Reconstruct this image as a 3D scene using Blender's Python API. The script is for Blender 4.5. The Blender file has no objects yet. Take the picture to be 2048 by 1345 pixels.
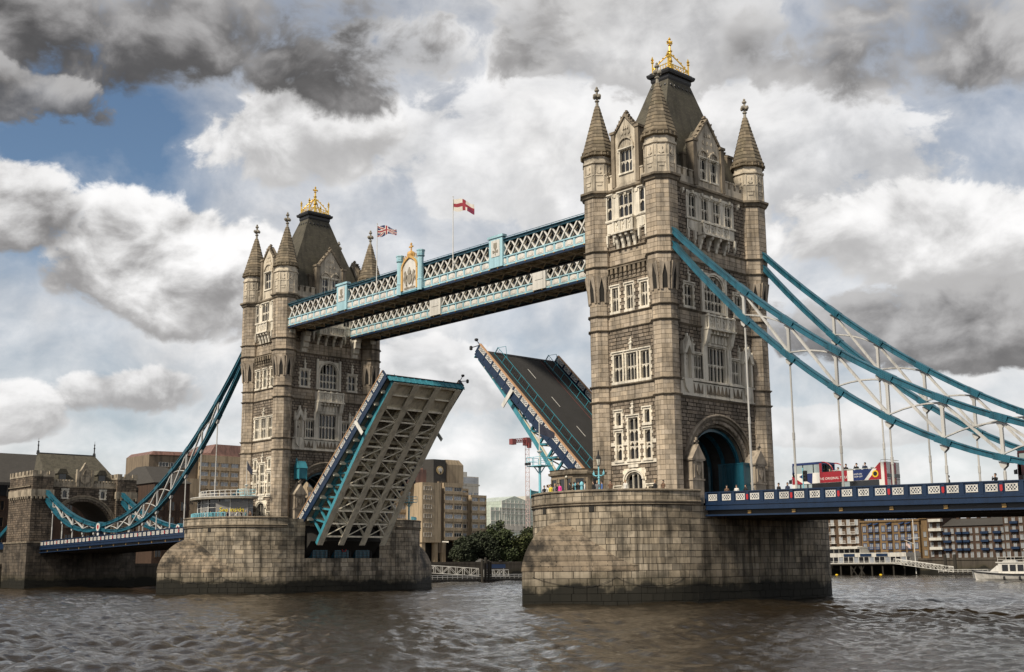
import bpy, math, random
from mathutils import Vector, Matrix
sc = bpy.context.scene
PI = math.pi
# ------------------------------------------------------------------ camera
CAM = Vector((134.041, -113.488, 3.88))
cd = bpy.data.cameras.new('camera'); co = bpy.data.objects.new('camera', cd); sc.collection.objects.link(co)
co.matrix_world = (Matrix.Translation(CAM) @ Matrix.Rotation(0.827575, 4, 'Z') @ Matrix.Rotation(PI/2+0.189483, 4, 'X') @ Matrix.Rotation(-0.0084296, 4, 'Z'))
cd.sensor_fit = 'HORIZONTAL'; cd.sensor_width = 36.0; cd.lens = 36.0*2396.92/2048
cd.clip_start = 0.5; cd.clip_end = 6000
sc.camera = co
sc.cycles.max_bounces = 6; sc.cycles.diffuse_bounces = 3; sc.cycles.glossy_bounces = 3; sc.cycles.transmission_bounces = 2; sc.cycles.caustics_reflective = False; sc.cycles.caustics_refractive = False
# ------------------------------------------------------------------ light
SUN_AZ = (0.1, -0.99)          # where the sun stands, seen from the bridge
SUN_EL = math.radians(46); CLOUD = 9.9
sv = Vector((SUN_AZ[0], SUN_AZ[1], 0)).normalized()*math.cos(SUN_EL); sv.z = math.sin(SUN_EL)
sl = bpy.data.lights.new('sun', 'SUN'); so = bpy.data.objects.new('sun', sl); sc.collection.objects.link(so)
so.rotation_euler = sv.to_track_quat('Z', 'Y').to_euler()
sl.energy = 5.0; sl.angle = math.radians(7); sl.color = (1.0, 0.9, 0.74)
sc.view_settings.view_transform = 'Standard'; sc.view_settings.look = 'None'
sc.view_settings.exposure = -0.08; sc.view_settings.gamma = 1.0; sc.view_settings.use_curve_mapping = False
# ------------------------------------------------------------------ sky: Nishita with a broken cumulus deck
wd = bpy.data.worlds.new('World'); sc.world = wd; wd.use_nodes = True
nt = wd.node_tree; nt.nodes.clear()
def N(t, **k):
    n = nt.nodes.new(t)
    for a_, b_ in k.items(): setattr(n, a_, b_)
    return n
def L(a_, b_): nt.links.new(a_, b_)
def mth(op, x, y=None, z=None, clamp=False):
    n = N('ShaderNodeMath', operation=op); n.use_clamp = clamp
    for i, q in enumerate((x, y, z)):
        if q is None: continue
        if isinstance(q, (int, float)): n.inputs[i].default_value = q
        else: L(q, n.inputs[i])
    return n.outputs[0]
def ramp01(x, lo, hi, smooth=True):
    n = N('ShaderNodeMapRange'); n.interpolation_type = 'SMOOTHSTEP' if smooth else 'LINEAR'
    L(x, n.inputs[0]); n.inputs[1].default_value = lo; n.inputs[2].default_value = hi
    return n.outputs[0]
def mixc(f, a_, b_):
    n = N('ShaderNodeMix', data_type='RGBA')
    if isinstance(f, (int, float)): n.inputs[0].default_value = f
    else: L(f, n.inputs[0])
    for s_, q in ((6, a_), (7, b_)):
        if isinstance(q, tuple): n.inputs[s_].default_value = (*q, 1)
        else: L(q, n.inputs[s_])
    return n.outputs[2]
tc = N('ShaderNodeTexCoord'); dirv = tc.outputs['Generated']
sep = N('ShaderNodeSeparateXYZ'); L(dirv, sep.inputs[0])
zc = mth('MAXIMUM', sep.outputs[2], 0.0)
den = mth('ADD', zc, 0.17)
cmb = N('ShaderNodeCombineXYZ')
L(mth('DIVIDE', sep.outputs[0], den), cmb.inputs[0]); L(mth('DIVIDE', sep.outputs[1], den), cmb.inputs[1])
def noise(vec, scale, detail, rough, off=(0, 0, 0), dist=0.0):
    m = N('ShaderNodeMapping'); L(vec, m.inputs[0]); m.inputs[1].default_value = off
    n = N('ShaderNodeTexNoise'); L(m.outputs[0], n.inputs['Vector'])
    n.inputs['Scale'].default_value = scale; n.inputs['Detail'].default_value = detail
    n.inputs['Roughness'].default_value = rough; n.inputs['Distortion'].default_value = dist
    return n.outputs['Fac']
def blob(d, r0, r1):            # 1 inside angular radius r0 (deg), 0 beyond r1, about direction d
    n = N('ShaderNodeVectorMath', operation='DOT_PRODUCT'); L(dirv, n.inputs[0]); n.inputs[1].default_value = d
    return ramp01(n.outputs['Value'], math.cos(math.radians(r1)), math.cos(math.radians(r0)))
MW = co.matrix_world.to_3x3(); FPX = 2396.92
def pxdir(u, v):                # direction in the world of a cloud seen in the photograph
    return (MW @ Vector(((u-1024)/FPX, (672.5-v)/FPX, -1))).normalized()
sky = N('ShaderNodeTexSky'); sky.sky_type = 'NISHITA'; sky.sun_disc = False
sky.sun_elevation = SUN_EL; sky.sun_rotation = math.atan2(sv.x, sv.y); sky.air_density = 1.0; sky.dust_density = .6; sky.ozone_density = 2.2
mpz = N('ShaderNodeMapping'); L(dirv, mpz.inputs[0]); mpz.inputs[3].default_value = (1, 1, 1.35)
dv = mpz.outputs[0]
wrp = N('ShaderNodeTexNoise'); L(dv, wrp.inputs['Vector']); wrp.inputs['Scale'].default_value = 9.0; wrp.inputs['Detail'].default_value = 2
wv = N('ShaderNodeVectorMath', operation='MULTIPLY_ADD'); L(wrp.outputs['Color'], wv.inputs[0]); wv.inputs[1].default_value = (.05, .05, .05); L(dv, wv.inputs[2])
dw = wv.outputs[0]
n_big = mth('SUBTRACT', noise(dw, 5.0, 4, .5, (1.3, 2.2, 5.1)), .5)
n_bil = mth('SUBTRACT', noise(dw, 15.0, 7, .6, (4.1, .7, 2.6)), .5)
n_up = mth('SUBTRACT', noise(dw, 15.0, 3, .5, (4.1, .7, 2.635)), .5)
lump = mth('SUBTRACT', n_bil, n_up)                                   # > 0 on the sunny tops of billows
edge = mth('ADD', mth('MULTIPLY', n_big, 2.6), mth('MULTIPLY', n_bil, 2.3))
def grey(v, k=None):            # cloud colour at brightness v (a socket), warm in the shade
    t_ = mixc(ramp01(v, .1, .75), (.93, .9, .9), (1.0, .99, .985))
    s_ = N('ShaderNodeVectorMath', operation='SCALE'); L(t_, s_.inputs[0]); L(mth('MULTIPLY', v, CLOUD), s_.inputs['Scale']); return s_.outputs[0]
# thin veil of high cloud, whiter towards the horizon, thickening overhead to an unseen grey ceiling, darkened to lower ambient light
el = sep.outputs[2]
veil = mth('ADD', mth('ADD', .76, mth('MULTIPLY', n_big, 1.3)), mth('MULTIPLY', n_bil, .9), clamp=True)
veil = mth('MAXIMUM', veil, ramp01(el, .17, .03))
veil = mth('SUBTRACT', veil, mth('MULTIPLY', blob(pxdir(160, 320), 1.5, 7), .7), clamp=True)
veil = mth('MAXIMUM', veil, ramp01(el, .5, .66))
vb = mth('ADD', .84, mth('ADD', mth('MULTIPLY', n_big, .5), mth('MULTIPLY', lump, .7)))
vb = mth('MULTIPLY', vb, mth('SUBTRACT', 1.0, mth('MULTIPLY', ramp01(mth('ADD', el, mth('MULTIPLY', n_big, .25)), .40, .64), .7)))
skyc = N('ShaderNodeVectorMath', operation='MULTIPLY'); L(sky.outputs[0], skyc.inputs[0]); skyc.inputs[1].default_value = (1.0, 1.02, 1.0)
final = mixc(veil, skyc.outputs[0], grey(vb))
# the heaped clouds of the day: where they stand, their breadth and height (photo pixels), their brightness below and on top
def heap(u, v, a_, b_, lo, hi, op=1.0, ragged=1.0, tilt=0.0, soft=.24):
    global final
    D = pxdir(u, v); Ri = MW @ Vector((math.cos(tilt), math.sin(tilt), 0)); Up = D.cross(-Ri).normalized(); Ri = Up.cross(-D).normalized()
    def dot(vec, sc_):
        n = N('ShaderNodeVectorMath', operation='DOT_PRODUCT'); L(dirv, n.inputs[0]); n.inputs[1].default_value = tuple(Vector(vec)*sc_); return n.outputs['Value']
    du = dot(Ri, FPX/a_); dvv = dot(Up, FPX/b_); front = ramp01(dot(D, 1.0), .5, .8)
    q = mth('ADD', mth('MULTIPLY', du, du), mth('MULTIPLY', dvv, dvv))
    f = mth('ADD', mth('SUBTRACT', .75, q), mth('MULTIPLY', edge, ragged))
    msk = mth('MULTIPLY', mth('MULTIPLY', ramp01(f, .0, soft), op), front)
    sh = ramp01(mth('ADD', dvv, mth('ADD', mth('MULTIPLY', n_big, 1.2), mth('MULTIPLY', lump, 3.2))), -.75, .65)
    br = mth('ADD', mth('ADD', lo, mth('MULTIPLY', sh, hi-lo)), mth('MULTIPLY', lump, .55*(lo+hi)/2))
    final = mixc(msk, final, grey(br))
heap(1050, 300, 400, 190, .8, 1.0, .7, .9)
heap(1650, 300, 460, 190, .68, .93, .75, 1.0)
heap(1330, 50, 420, 140, .52, .74, .75, 1.1)
heap(1880, 450, 380, 135, .62, 1.0, .95, .9)
heap(1890, 650, 430, 95, .2, .55, .95, 1.0, .06)
heap(1640, 850, 460, 50, .66, .88, .6, 1.0)
heap(560, 265, 270, 135, .62, 1.02, .95, .85)
heap(760, 90, 300, 100, .62, .9, .7, 1.1)
heap(330, 520, 320, 165, .42, 1.04, 1.0, .75, -.12)
heap(10, 420, 170, 125, .3, .95, 1.0, .75)
heap(245, 785, 185, 66, .48, 1.0, .95, .75)
heap(30, 815, 125, 75, .48, 1.0, .95, .75)
heap(860, 760, 260, 90, .74, 1.0, .7, 1.0)
heap(300, 55, 760, 205, .13, .46, .97, .85, -.03, .36)
heap(40, 190, 260, 80, .16, .5, .92, 1.0, -.15)
heap(1930, 70, 480, 200, .18, .55, .93, .85, 0, .42)
bg = N('ShaderNodeBackground'); L(final, bg.inputs[0]); bg.inputs[1].default_value = 0.1
out = N('ShaderNodeOutputWorld'); L(bg.outputs[0], out.inputs[0])
wd.cycles.sampling_method = 'MANUAL'; wd.cycles.sample_map_resolution = 512

# ------------------------------------------------------------------ mesh helpers
COL = sc.collection
R = random.Random(7)
class MB:
    def __init__(s): s.v = []; s.f = []; s.t = []; s.m = []
    def face(s, pts, t=.5, mi=0):
        n = len(s.v); s.v += [tuple(p) for p in pts]; s.f.append(tuple(range(n, n+len(pts)))); s.t.append(t); s.m.append(mi)
    def hexa(s, p, t=.5, mi=0, skip=()):        # p: 4 bottom ccw, 4 top ccw
        n = len(s.v); s.v += [tuple(q) for q in p]
        for i, f in enumerate(((3,2,1,0), (4,5,6,7), (0,1,5,4), (1,2,6,5), (2,3,7,6), (3,0,4,7))):
            if i in skip: continue
            s.f.append(tuple(n+k for k in f)); s.t.append(t); s.m.append(mi)
    def box(s, x0, x1, y0, y1, z0, z1, t=.5, mi=0):
        s.hexa([(x0,y0,z0),(x1,y0,z0),(x1,y1,z0),(x0,y1,z0),(x0,y0,z1),(x1,y0,z1),(x1,y1,z1),(x0,y1,z1)], t, mi)
    def fbox(s, F, u0, u1, v0, v1, d0, d1, t=.5, mi=0):
        s.hexa([F(u0,v0,d1),F(u1,v0,d1),F(u1,v0,d0),F(u0,v0,d0),F(u0,v1,d1),F(u1,v1,d1),F(u1,v1,d0),F(u0,v1,d0)], t, mi)
    def beam(s, p, q, w, h, up=(0,0,1), t=.5, mi=0):
        p = Vector(p); q = Vector(q); d = (q-p); up = Vector(up)
        a_ = d.cross(up)
        if a_.length < 1e-6: a_ = d.cross(Vector((1,0,0)))
        a_.normalize(); b_ = a_.cross(d).normalized(); a_ *= w/2; b_ *= h/2
        s.hexa([p-a_-b_, p+a_-b_, p+a_+b_, p-a_+b_, q-a_-b_, q+a_-b_, q+a_+b_, q-a_+b_], t, mi)
    def loft(s, rings, closed=True, cap0=True, cap1=True, t=.5, mi=0):
        n0 = len(s.v); k = len(rings[0])
        for r in rings: s.v += [tuple(p) for p in r]
        for i in range(len(rings)-1):
            for j in range(k if closed else k-1):
                j2 = (j+1) % k; o = n0+i*k
                s.f.append((o+j, o+j2, o+k+j2, o+k+j)); s.t.append(t); s.m.append(mi)
        if closed and cap0: s.f.append(tuple(n0+j for j in reversed(range(k)))); s.t.append(t); s.m.append(mi)
        if closed and cap1: s.f.append(tuple(n0+(len(rings)-1)*k+j for j in range(k))); s.t.append(t); s.m.append(mi)
    def lathe(s, c, prof, n=8, rot=0.0, t=.5, mi=0, sx=1, sy=1):     # prof: (r, z)
        s.loft([[(c[0]+sx*r*math.cos(rot+2*PI*j/n), c[1]+sy*r*math.sin(rot+2*PI*j/n), z) for j in range(n)] for r, z in prof], t=t, mi=mi)
    def tube(s, path, r, n=6, t=.5, mi=0):
        path = [Vector(p) for p in path]; rings = []
        for i, p in enumerate(path):
            d = (path[min(i+1, len(path)-1)]-path[max(i-1, 0)]).normalized()
            a_ = d.cross(Vector((0,0,1)))
            if a_.length < 1e-4: a_ = d.cross(Vector((0,1,0)))
            a_.normalize(); b_ = a_.cross(d)
            rr = r[i] if isinstance(r, (list, tuple)) else r
            rings.append([p+rr*(a_*math.cos(2*PI*j/n)+b_*math.sin(2*PI*j/n)) for j in range(n)])
        s.loft(rings, t=t, mi=mi)
    def poly(s, F, pts, d0, d1, t=.5, mi=0):    # extrude a (u,v) outline between depths
        a_ = [F(u, v, d1) for u, v in pts]; b_ = [F(u, v, d0) for u, v in pts]; k = len(pts); n = len(s.v)
        s.v += [tuple(p) for p in a_+b_]
        s.f.append(tuple(range(n, n+k))); s.f.append(tuple(n+k+j for j in reversed(range(k))))
        for j in range(k): s.f.append((n+j, n+k+j, n+k+(j+1) % k, n+(j+1) % k))
        s.t += [t]*(k+2); s.m += [mi]*(k+2)
    def mesh(s, name, mats):
        me = bpy.data.meshes.new(name); me.from_pydata(s.v, [], s.f)
        for m in (mats if isinstance(mats, (list, tuple)) else [mats]): me.materials.append(m)
        if any(s.m): me.polygons.foreach_set('material_index', s.m)
        at = me.attributes.new('tint', 'FLOAT', 'FACE'); at.data.foreach_set('value', s.t)
        return me
    def build(s, name, mats, parent=None, smooth=False, loc=None, stuff=False):
        me = s.mesh(name, mats)
        if smooth: me.polygons.foreach_set('use_smooth', [True]*len(me.polygons))
        o = bpy.data.objects.new(name, me); COL.objects.link(o)
        if parent: o.parent = parent
        if loc: o.location = loc
        if stuff: o['kind'] = 'stuff'
        return o
def tag(o, label, cat, group=None):
    o['label'] = label; o['category'] = cat
    if group: o['group'] = group
    return o
def struct(o): o['kind'] = 'structure'; return o
def empty(name, loc=(0,0,0), rz=0.0):
    o = bpy.data.objects.new(name, None); COL.objects.link(o); o.location = loc; o.rotation_euler = (0,0,rz); o.empty_display_size = .5
    return o
KIDS = {}
def copy_tree(o, parent=None):
    c = o.copy(); COL.objects.link(c); c.parent = parent
    for ch in list(o.children): copy_tree(ch, c)
    return c
def lerp(a_, b_, t): return a_+(b_-a_)*t
def text_mesh(name, s, size, M4, mat, parent=None, depth=.01, align='CENTER', sx=1.0):
    cu = bpy.data.curves.new(name, 'FONT'); cu.body = s; cu.size = size; cu.extrude = depth; cu.align_x = align; cu.align_y = 'CENTER'; cu.resolution_u = 2
    tmp = bpy.data.objects.new(name+'_tmp', cu); COL.objects.link(tmp)
    dg = bpy.context.evaluated_depsgraph_get(); me = bpy.data.meshes.new_from_object(tmp.evaluated_get(dg))
    bpy.data.objects.remove(tmp); bpy.data.curves.remove(cu)
    me.transform(M4 @ Matrix.Diagonal((sx,1,1,1))); me.materials.clear(); me.materials.append(mat)
    o = bpy.data.objects.new(name, me); COL.objects.link(o); o.parent = parent
    return o
# ------------------------------------------------------------------ materials
MATS = {}
def mat(name, c, r=.6, var=.15, sc_=1.0, bump=0.0, bsc=8.0, metal=0.0, tint=0.0, streak=0.0, algae=False, soot=0.0, brick=None, spec=.5, moss=0.0, sheen=None):
    m = bpy.data.materials.new(name); m.use_nodes = True; MATS[name] = m
    t = m.node_tree; b_ = t.nodes['Principled BSDF']
    b_.inputs['Roughness'].default_value = r; b_.inputs['Metallic'].default_value = metal; b_.inputs['Specular IOR Level'].default_value = spec
    def nn(ty, **k):
        n = t.nodes.new(ty)
        for q, w in k.items(): setattr(n, q, w)
        return n
    def mm(op, x, y=None, cl=False):
        n = nn('ShaderNodeMath', operation=op); n.use_clamp = cl
        for i, q in enumerate((x, y)):
            if q is None: continue
            if isinstance(q, (int, float)): n.inputs[i].default_value = q
            else: t.links.new(q, n.inputs[i])
        return n.outputs[0]
    geo = nn('ShaderNodeNewGeometry'); pos = geo.outputs['Position']
    def nz(scale, detail=4, rough=.6, stretch=None):
        v = pos
        if stretch:
            mp = nn('ShaderNodeMapping'); t.links.new(pos, mp.inputs[0]); mp.inputs[3].default_value = stretch; v = mp.outputs[0]
        n = nn('ShaderNodeTexNoise'); t.links.new(v, n.inputs['Vector']); n.inputs['Scale'].default_value = scale
        n.inputs['Detail'].default_value = detail; n.inputs['Roughness'].default_value = rough
        return n.outputs['Fac']
    f = 1.0
    fac = mm('ADD', 1-var, mm('MULTIPLY', nz(sc_), 2*var))
    if var > 0: fac = mm('MULTIPLY', fac, mm('ADD', 1-var*.6, mm('MULTIPLY', nz(sc_*6.3, 3), 1.2*var)))
    if tint:
        at = nn('ShaderNodeAttribute'); at.attribute_name = 'tint'
        fac = mm('MULTIPLY', fac, mm('ADD', 1-tint, mm('MULTIPLY', at.outputs['Fac'], 2*tint)))
    if streak:
        s_ = nz(1.0, 4, .65, (1.3, 1.3, .09)); mr = nn('ShaderNodeMapRange'); mr.interpolation_type = 'SMOOTHSTEP'; t.links.new(s_, mr.inputs[0]); mr.inputs[1].default_value = .44; mr.inputs[2].default_value = .66
        mr.inputs[3].default_value = 1.0; mr.inputs[4].default_value = 1-streak
        fac = mm('MULTIPLY', fac, mr.outputs[0])
    if soot:
        s_ = nz(.33, 5, .62); mr = nn('ShaderNodeMapRange'); mr.interpolation_type = 'SMOOTHSTEP'; t.links.new(s_, mr.inputs[0]); mr.inputs[1].default_value = .44; mr.inputs[2].default_value = .63
        mr.inputs[3].default_value = 1.0; mr.inputs[4].default_value = 1-soot
        fac = mm('MULTIPLY', fac, mr.outputs[0])
    vm = nn('ShaderNodeVectorMath', operation='SCALE'); vm.inputs[0].default_value = c; t.links.new(fac, vm.inputs['Scale']); colr = vm.outputs[0]
    def mix(fq, bcol):
        nonlocal colr
        n = nn('ShaderNodeMix', data_type='RGBA'); t.links.new(fq, n.inputs[0]); t.links.new(colr, n.inputs[6])
        if isinstance(bcol, tuple): n.inputs[7].default_value = (*bcol, 1)
        else: t.links.new(bcol, n.inputs[7])
        colr = n.outputs[2]
    if tint:      # a little hue drift from block to block
        at2 = nn('ShaderNodeAttribute'); at2.attribute_name = 'tint'
        wn = nn('ShaderNodeTexWhiteNoise', noise_dimensions='1D'); t.links.new(at2.outputs['Fac'], wn.inputs['W'])
        hs = nn('ShaderNodeVectorMath', operation='MULTIPLY'); t.links.new(colr, hs.inputs[0]); hs.inputs[1].default_value = (.93, .965, 1.03)
        hm = hs.outputs[0]; mix(wn.outputs['Value'], hm)
    if moss:
        g_ = nn('ShaderNodeMapRange'); t.links.new(nz(.9, 5, .7), g_.inputs[0]); g_.inputs[1].default_value = .5; g_.inputs[2].default_value = .75; g_.inputs[4].default_value = moss
        mix(g_.outputs[0], (.07, .075, .03))
    if algae:
        sp = nn('ShaderNodeSeparateXYZ'); t.links.new(pos, sp.inputs[0])
        zz = mm('ADD', sp.outputs[2], mm('MULTIPLY', mm('SUBTRACT', nz(.22, 4), .5), -3.6))
        zz = mm('ADD', zz, mm('MULTIPLY', mm('SUBTRACT', nz(2.2, 4), .5), -.8))
        g1 = nn('ShaderNodeMapRange'); g1.interpolation_type = 'SMOOTHSTEP'; t.links.new(zz, g1.inputs[0]); g1.inputs[1].default_value = 3.3; g1.inputs[2].default_value = 1.7; g1.inputs[4].default_value = .65
        mix(g1.outputs[0], (.032, .028, .012))
        g2 = nn('ShaderNodeMapRange'); g2.interpolation_type = 'SMOOTHSTEP'; t.links.new(zz, g2.inputs[0]); g2.inputs[1].default_value = 2.1; g2.inputs[2].default_value = 1.5; g2.inputs[4].default_value = .95
        mix(g2.outputs[0], (.0065, .006, .003))
    if brick:
        bw, bh, amt = brick
        mp = nn('ShaderNodeMapping'); t.links.new(pos, mp.inputs[0])
        sp = nn('ShaderNodeSeparateXYZ'); t.links.new(pos, sp.inputs[0])
        cb = nn('ShaderNodeCombineXYZ'); t.links.new(mm('ADD', sp.outputs[0], sp.outputs[1]), cb.inputs[0]); t.links.new(sp.outputs[2], cb.inputs[1])
        bt = nn('ShaderNodeTexBrick'); t.links.new(cb.outputs[0], bt.inputs['Vector']); bt.inputs['Scale'].default_value = 1.0
        bt.inputs['Brick Width'].default_value = bw; bt.inputs['Row Height'].default_value = bh; bt.inputs['Mortar Size'].default_value = bh*.07
        bt.inputs['Color1'].default_value = (.75,.75,.75,1); bt.inputs['Color2'].default_value = (1.15,1.15,1.15,1); bt.inputs['Mortar'].default_value = (.45,.45,.45,1)
        mu = nn('ShaderNodeMix', data_type='RGBA', blend_type='MULTIPLY'); mu.inputs[0].default_value = amt
        t.links.new(colr, mu.inputs[6]); t.links.new(bt.outputs['Color'], mu.inputs[7]); colr = mu.outputs[2]
    t.links.new(colr, b_.inputs['Base Color'])
    if bump:
        bp = nn('ShaderNodeBump'); bp.inputs['Strength'].default_value = bump; bp.inputs['Distance'].default_value = .05
        t.links.new(nz(bsc, 5, .7), bp.inputs['Height']); t.links.new(bp.outputs[0], b_.inputs['Normal'])
    return m
granite = mat('granite', (.46,.375,.28), .85, .16, .8, .5, 9, tint=.2, streak=.48, soot=.34)
rockface = mat('rock_faced_stone', (.28,.225,.17), .9, .2, 1.1, .8, 6, tint=.28, streak=.34, soot=.35)
pierstone = mat('pier_granite', (.41,.338,.245), .85, .18, .7, .5, 7, tint=.27, streak=.62, soot=.6, algae=True)
hoodstone = mat('hood_granite', (.27,.21,.145), .85, .3, .45, .5, 7, tint=.3, streak=.55, soot=.85, algae=True)
portland = mat('portland_stone', (.84,.75,.6), .8, .12, 1.2, .3, 10, tint=.08, streak=.38, soot=.16)
upperstone = mat('turret_portland', (.66,.56,.42), .8, .16, 1.2, .4, 9, tint=.12, streak=.5, soot=.42)
bracing = mat('bracing_paint', (.5,.49,.47), .45, .1, 1, streak=.3)
mould = mat('moulding_stone', (.27,.215,.15), .85, .2, 1.2, .4, 9, tint=.15, streak=.45, soot=.45)
conestone = mat('spire_stone', (.2,.16,.11), .9, .3, 1.3, .5, 9, tint=.34, streak=.3, moss=.3)
slate = mat('slate_roof', (.085,.076,.056), .8, .2, .6, .3, 14, streak=.35, brick=(.5,.22,.8), moss=.25)
lead = mat('black_iron', (.018,.018,.02), .5, .2, 2)
gold = mat('gilded_metal', (.95,.62,.12), .32, .12, 3, metal=.75)
chainblue = mat('chain_teal_paint', (.016,.105,.155), .33, .22, .6, streak=.4)
leafblue = mat('girder_teal_paint', (.05,.25,.32), .42, .16, .7, streak=.3)
paleblue = mat('pale_blue_paint', (.36,.58,.66), .5, .1, .8, streak=.25)
navy = mat('navy_paint', (.0085,.025,.064), .38, .16, .8, streak=.2)
white = mat('white_paint', (.68,.66,.62), .45, .08, 1, streak=.25)
cream = mat('cream_paint', (.85,.78,.63), .55, .14, .8, streak=.3)
asphalt = mat('asphalt', (.03,.029,.029), .9, .34, .45, .3, 20)
pave = mat('paving', (.22,.2,.17), .9, .2, 1, .2, 12)
glass = mat('window_glass', (.018,.019,.022), .12, .3, .8, spec=.6)
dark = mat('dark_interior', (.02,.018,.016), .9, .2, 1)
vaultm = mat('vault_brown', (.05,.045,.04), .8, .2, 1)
redp = mat('red_paint', (.42,.025,.03), .4, .1, 1)
soffitm = mat('soffit_grey', (.27,.26,.25), .7, .2, .6, streak=.4)
underm = mat('deck_steel_dark', (.075,.068,.06), .7, .2, .6, streak=.3)
ochre = mat('ochre_paint', (.6,.36,.12), .5, .1, 2)
stain_shade_m = mat('weathered_and_shade_steel', (.3,.27,.22), .7, .2, .8, streak=.3)  # weathered steel; on the leaf plating its darker tone stands for shade

# ------------------------------------------------------------------ the river, with real chop near the camera
wm = bpy.data.materials.new('river_water'); wm.use_nodes = True
def water_nodes():
    t = wm.node_tree; b_ = t.nodes['Principled BSDF']
    b_.inputs['Base Color'].default_value = (.022, .0155, .0085, 1); b_.inputs['Roughness'].default_value = .14; b_.inputs['IOR'].default_value = 1.33; b_.inputs['Specular IOR Level'].default_value = .5
    g = t.nodes.new('ShaderNodeNewGeometry')
    def nz(sx_, sy_, scale, det, rot=.6):
        mp = t.nodes.new('ShaderNodeMapping'); t.links.new(g.outputs['Position'], mp.inputs[0]); mp.inputs[2].default_value = (0,0,rot); mp.inputs[3].default_value = (sx_, sy_, 1)
        n = t.nodes.new('ShaderNodeTexNoise'); t.links.new(mp.outputs[0], n.inputs['Vector']); n.inputs['Scale'].default_value = scale; n.inputs['Detail'].default_value = det; n.inputs['Roughness'].default_value = .6; n.inputs['Distortion'].default_value = .6
        return n.outputs['Fac']
    b1 = t.nodes.new('ShaderNodeBump'); b1.inputs['Strength'].default_value = .9; b1.inputs['Distance'].default_value = .085; t.links.new(nz(1, .5, 2.1, 6), b1.inputs['Height'])
    b2 = t.nodes.new('ShaderNodeBump'); b2.inputs['Strength'].default_value = .8; b2.inputs['Distance'].default_value = .025; t.links.new(nz(1, .5, 7.5, 4, .9), b2.inputs['Height']); t.links.new(b1.outputs[0], b2.inputs['Normal'])
    t.links.new(b2.outputs[0], b_.inputs['Normal'])
    # where the tide runs hard the surface is dull silt, elsewhere glossy
    mr = t.nodes.new('ShaderNodeMapRange'); t.links.new(nz(.5, 1, .06, 4, .5), mr.inputs[0]); mr.inputs[1].default_value = .35; mr.inputs[2].default_value = .65; mr.inputs[3].default_value = .03; mr.inputs[4].default_value = .1
    t.links.new(mr.outputs[0], b_.inputs['Roughness'])
water_nodes()
def waves():
    rr = random.Random(11); comps = []
    for i in range(34):
        lam = 1.1*1.17**i if i < 22 else rr.uniform(1.4, 7); lam = min(lam, 9) if i % 5 else min(lam, 22)
        th = .6+rr.gauss(0, .7); k = 2*PI/lam; amp = .019*lam**.4*rr.uniform(.5, 1.2)
        comps.append((k*math.cos(th), k*math.sin(th), rr.uniform(0, 6.28), amp))
    return comps
WC = waves()
def axis(lo, hi, c, h0, g):          # spacing h0 near c, growing away from it
    out = [c]; h = h0; x = c
    while x < hi: x += h; out.append(min(x, hi)); h = min(h*g, 60)
    h = h0; x = c; neg = []
    while x > lo: x -= h; neg.append(max(x, lo)); h = min(h*g, 60)
    return neg[::-1]+out
def make_water():
    # rows run across the line of sight to the bridge, so the chop is finest where it is nearest
    import numpy as np
    rs = []; r = 14.0
    while r < 2600: rs.append(r); r *= 1.0042 if r < 330 else 1.05
    th = np.linspace(.28, 1.42, 420); rs = np.array(rs)
    Rr, Th = np.meshgrid(rs, th, indexing='ij')
    X = CAM.x-Rr*np.sin(Th+.05); Y = CAM.y+Rr*np.cos(Th+.05); Z = np.zeros_like(X)
    mod = .75+.45*np.sin(X*.041+Y*.023+1.0)*np.sin(Y*.037-X*.017)
    for kx, ky, ph, am in WC:
        lam = 2*PI/math.hypot(kx, ky); w = np.clip((lam*330/np.maximum(Rr, 1)/2.2-1.0), 0, 1)
        s_ = np.sin(kx*X+ky*Y+ph+.6*np.sin(.13*X-.09*Y+ph)); Z += am*w*(s_+.35*(1-np.abs(s_))*2-.35)
    Z *= mod
    nr, nt_ = X.shape
    v = np.stack([X, Y, Z], -1).reshape(-1, 3)
    idx = np.arange(nr*nt_).reshape(nr, nt_); f = np.stack([idx[:-1,:-1], idx[:-1,1:], idx[1:,1:], idx[1:,:-1]], -1).reshape(-1, 4)
    me = bpy.data.meshes.new('river'); me.vertices.add(len(v)); me.vertices.foreach_set('co', v.ravel()); me.loops.add(f.size); me.loops.foreach_set('vertex_index', f.ravel())
    me.polygons.add(len(f)); me.polygons.foreach_set('loop_start', np.arange(0, f.size, 4)); me.polygons.foreach_set('loop_total', np.full(len(f), 4)); me.update(); me.validate()
    me.polygons.foreach_set('use_smooth', np.ones(len(f), bool)); me.materials.append(wm)
    o = bpy.data.objects.new('river', me); COL.objects.link(o); struct(o)
make_water()
m = MB(); m.face([(-3500,-3500,-.45),(3500,-3500,-.45),(3500,3500,-.45),(-3500,3500,-.45)]); struct(m.build('river_reach', wm))

# ------------------------------------------------------------------ dimensions (metres, river level 0)
S = 41.15; A = 4.98; B = 8.64; WX = A+.35; WY = B+.35; ROAD = 10.5; PAVE = 10.98
PW = 10.65
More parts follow.
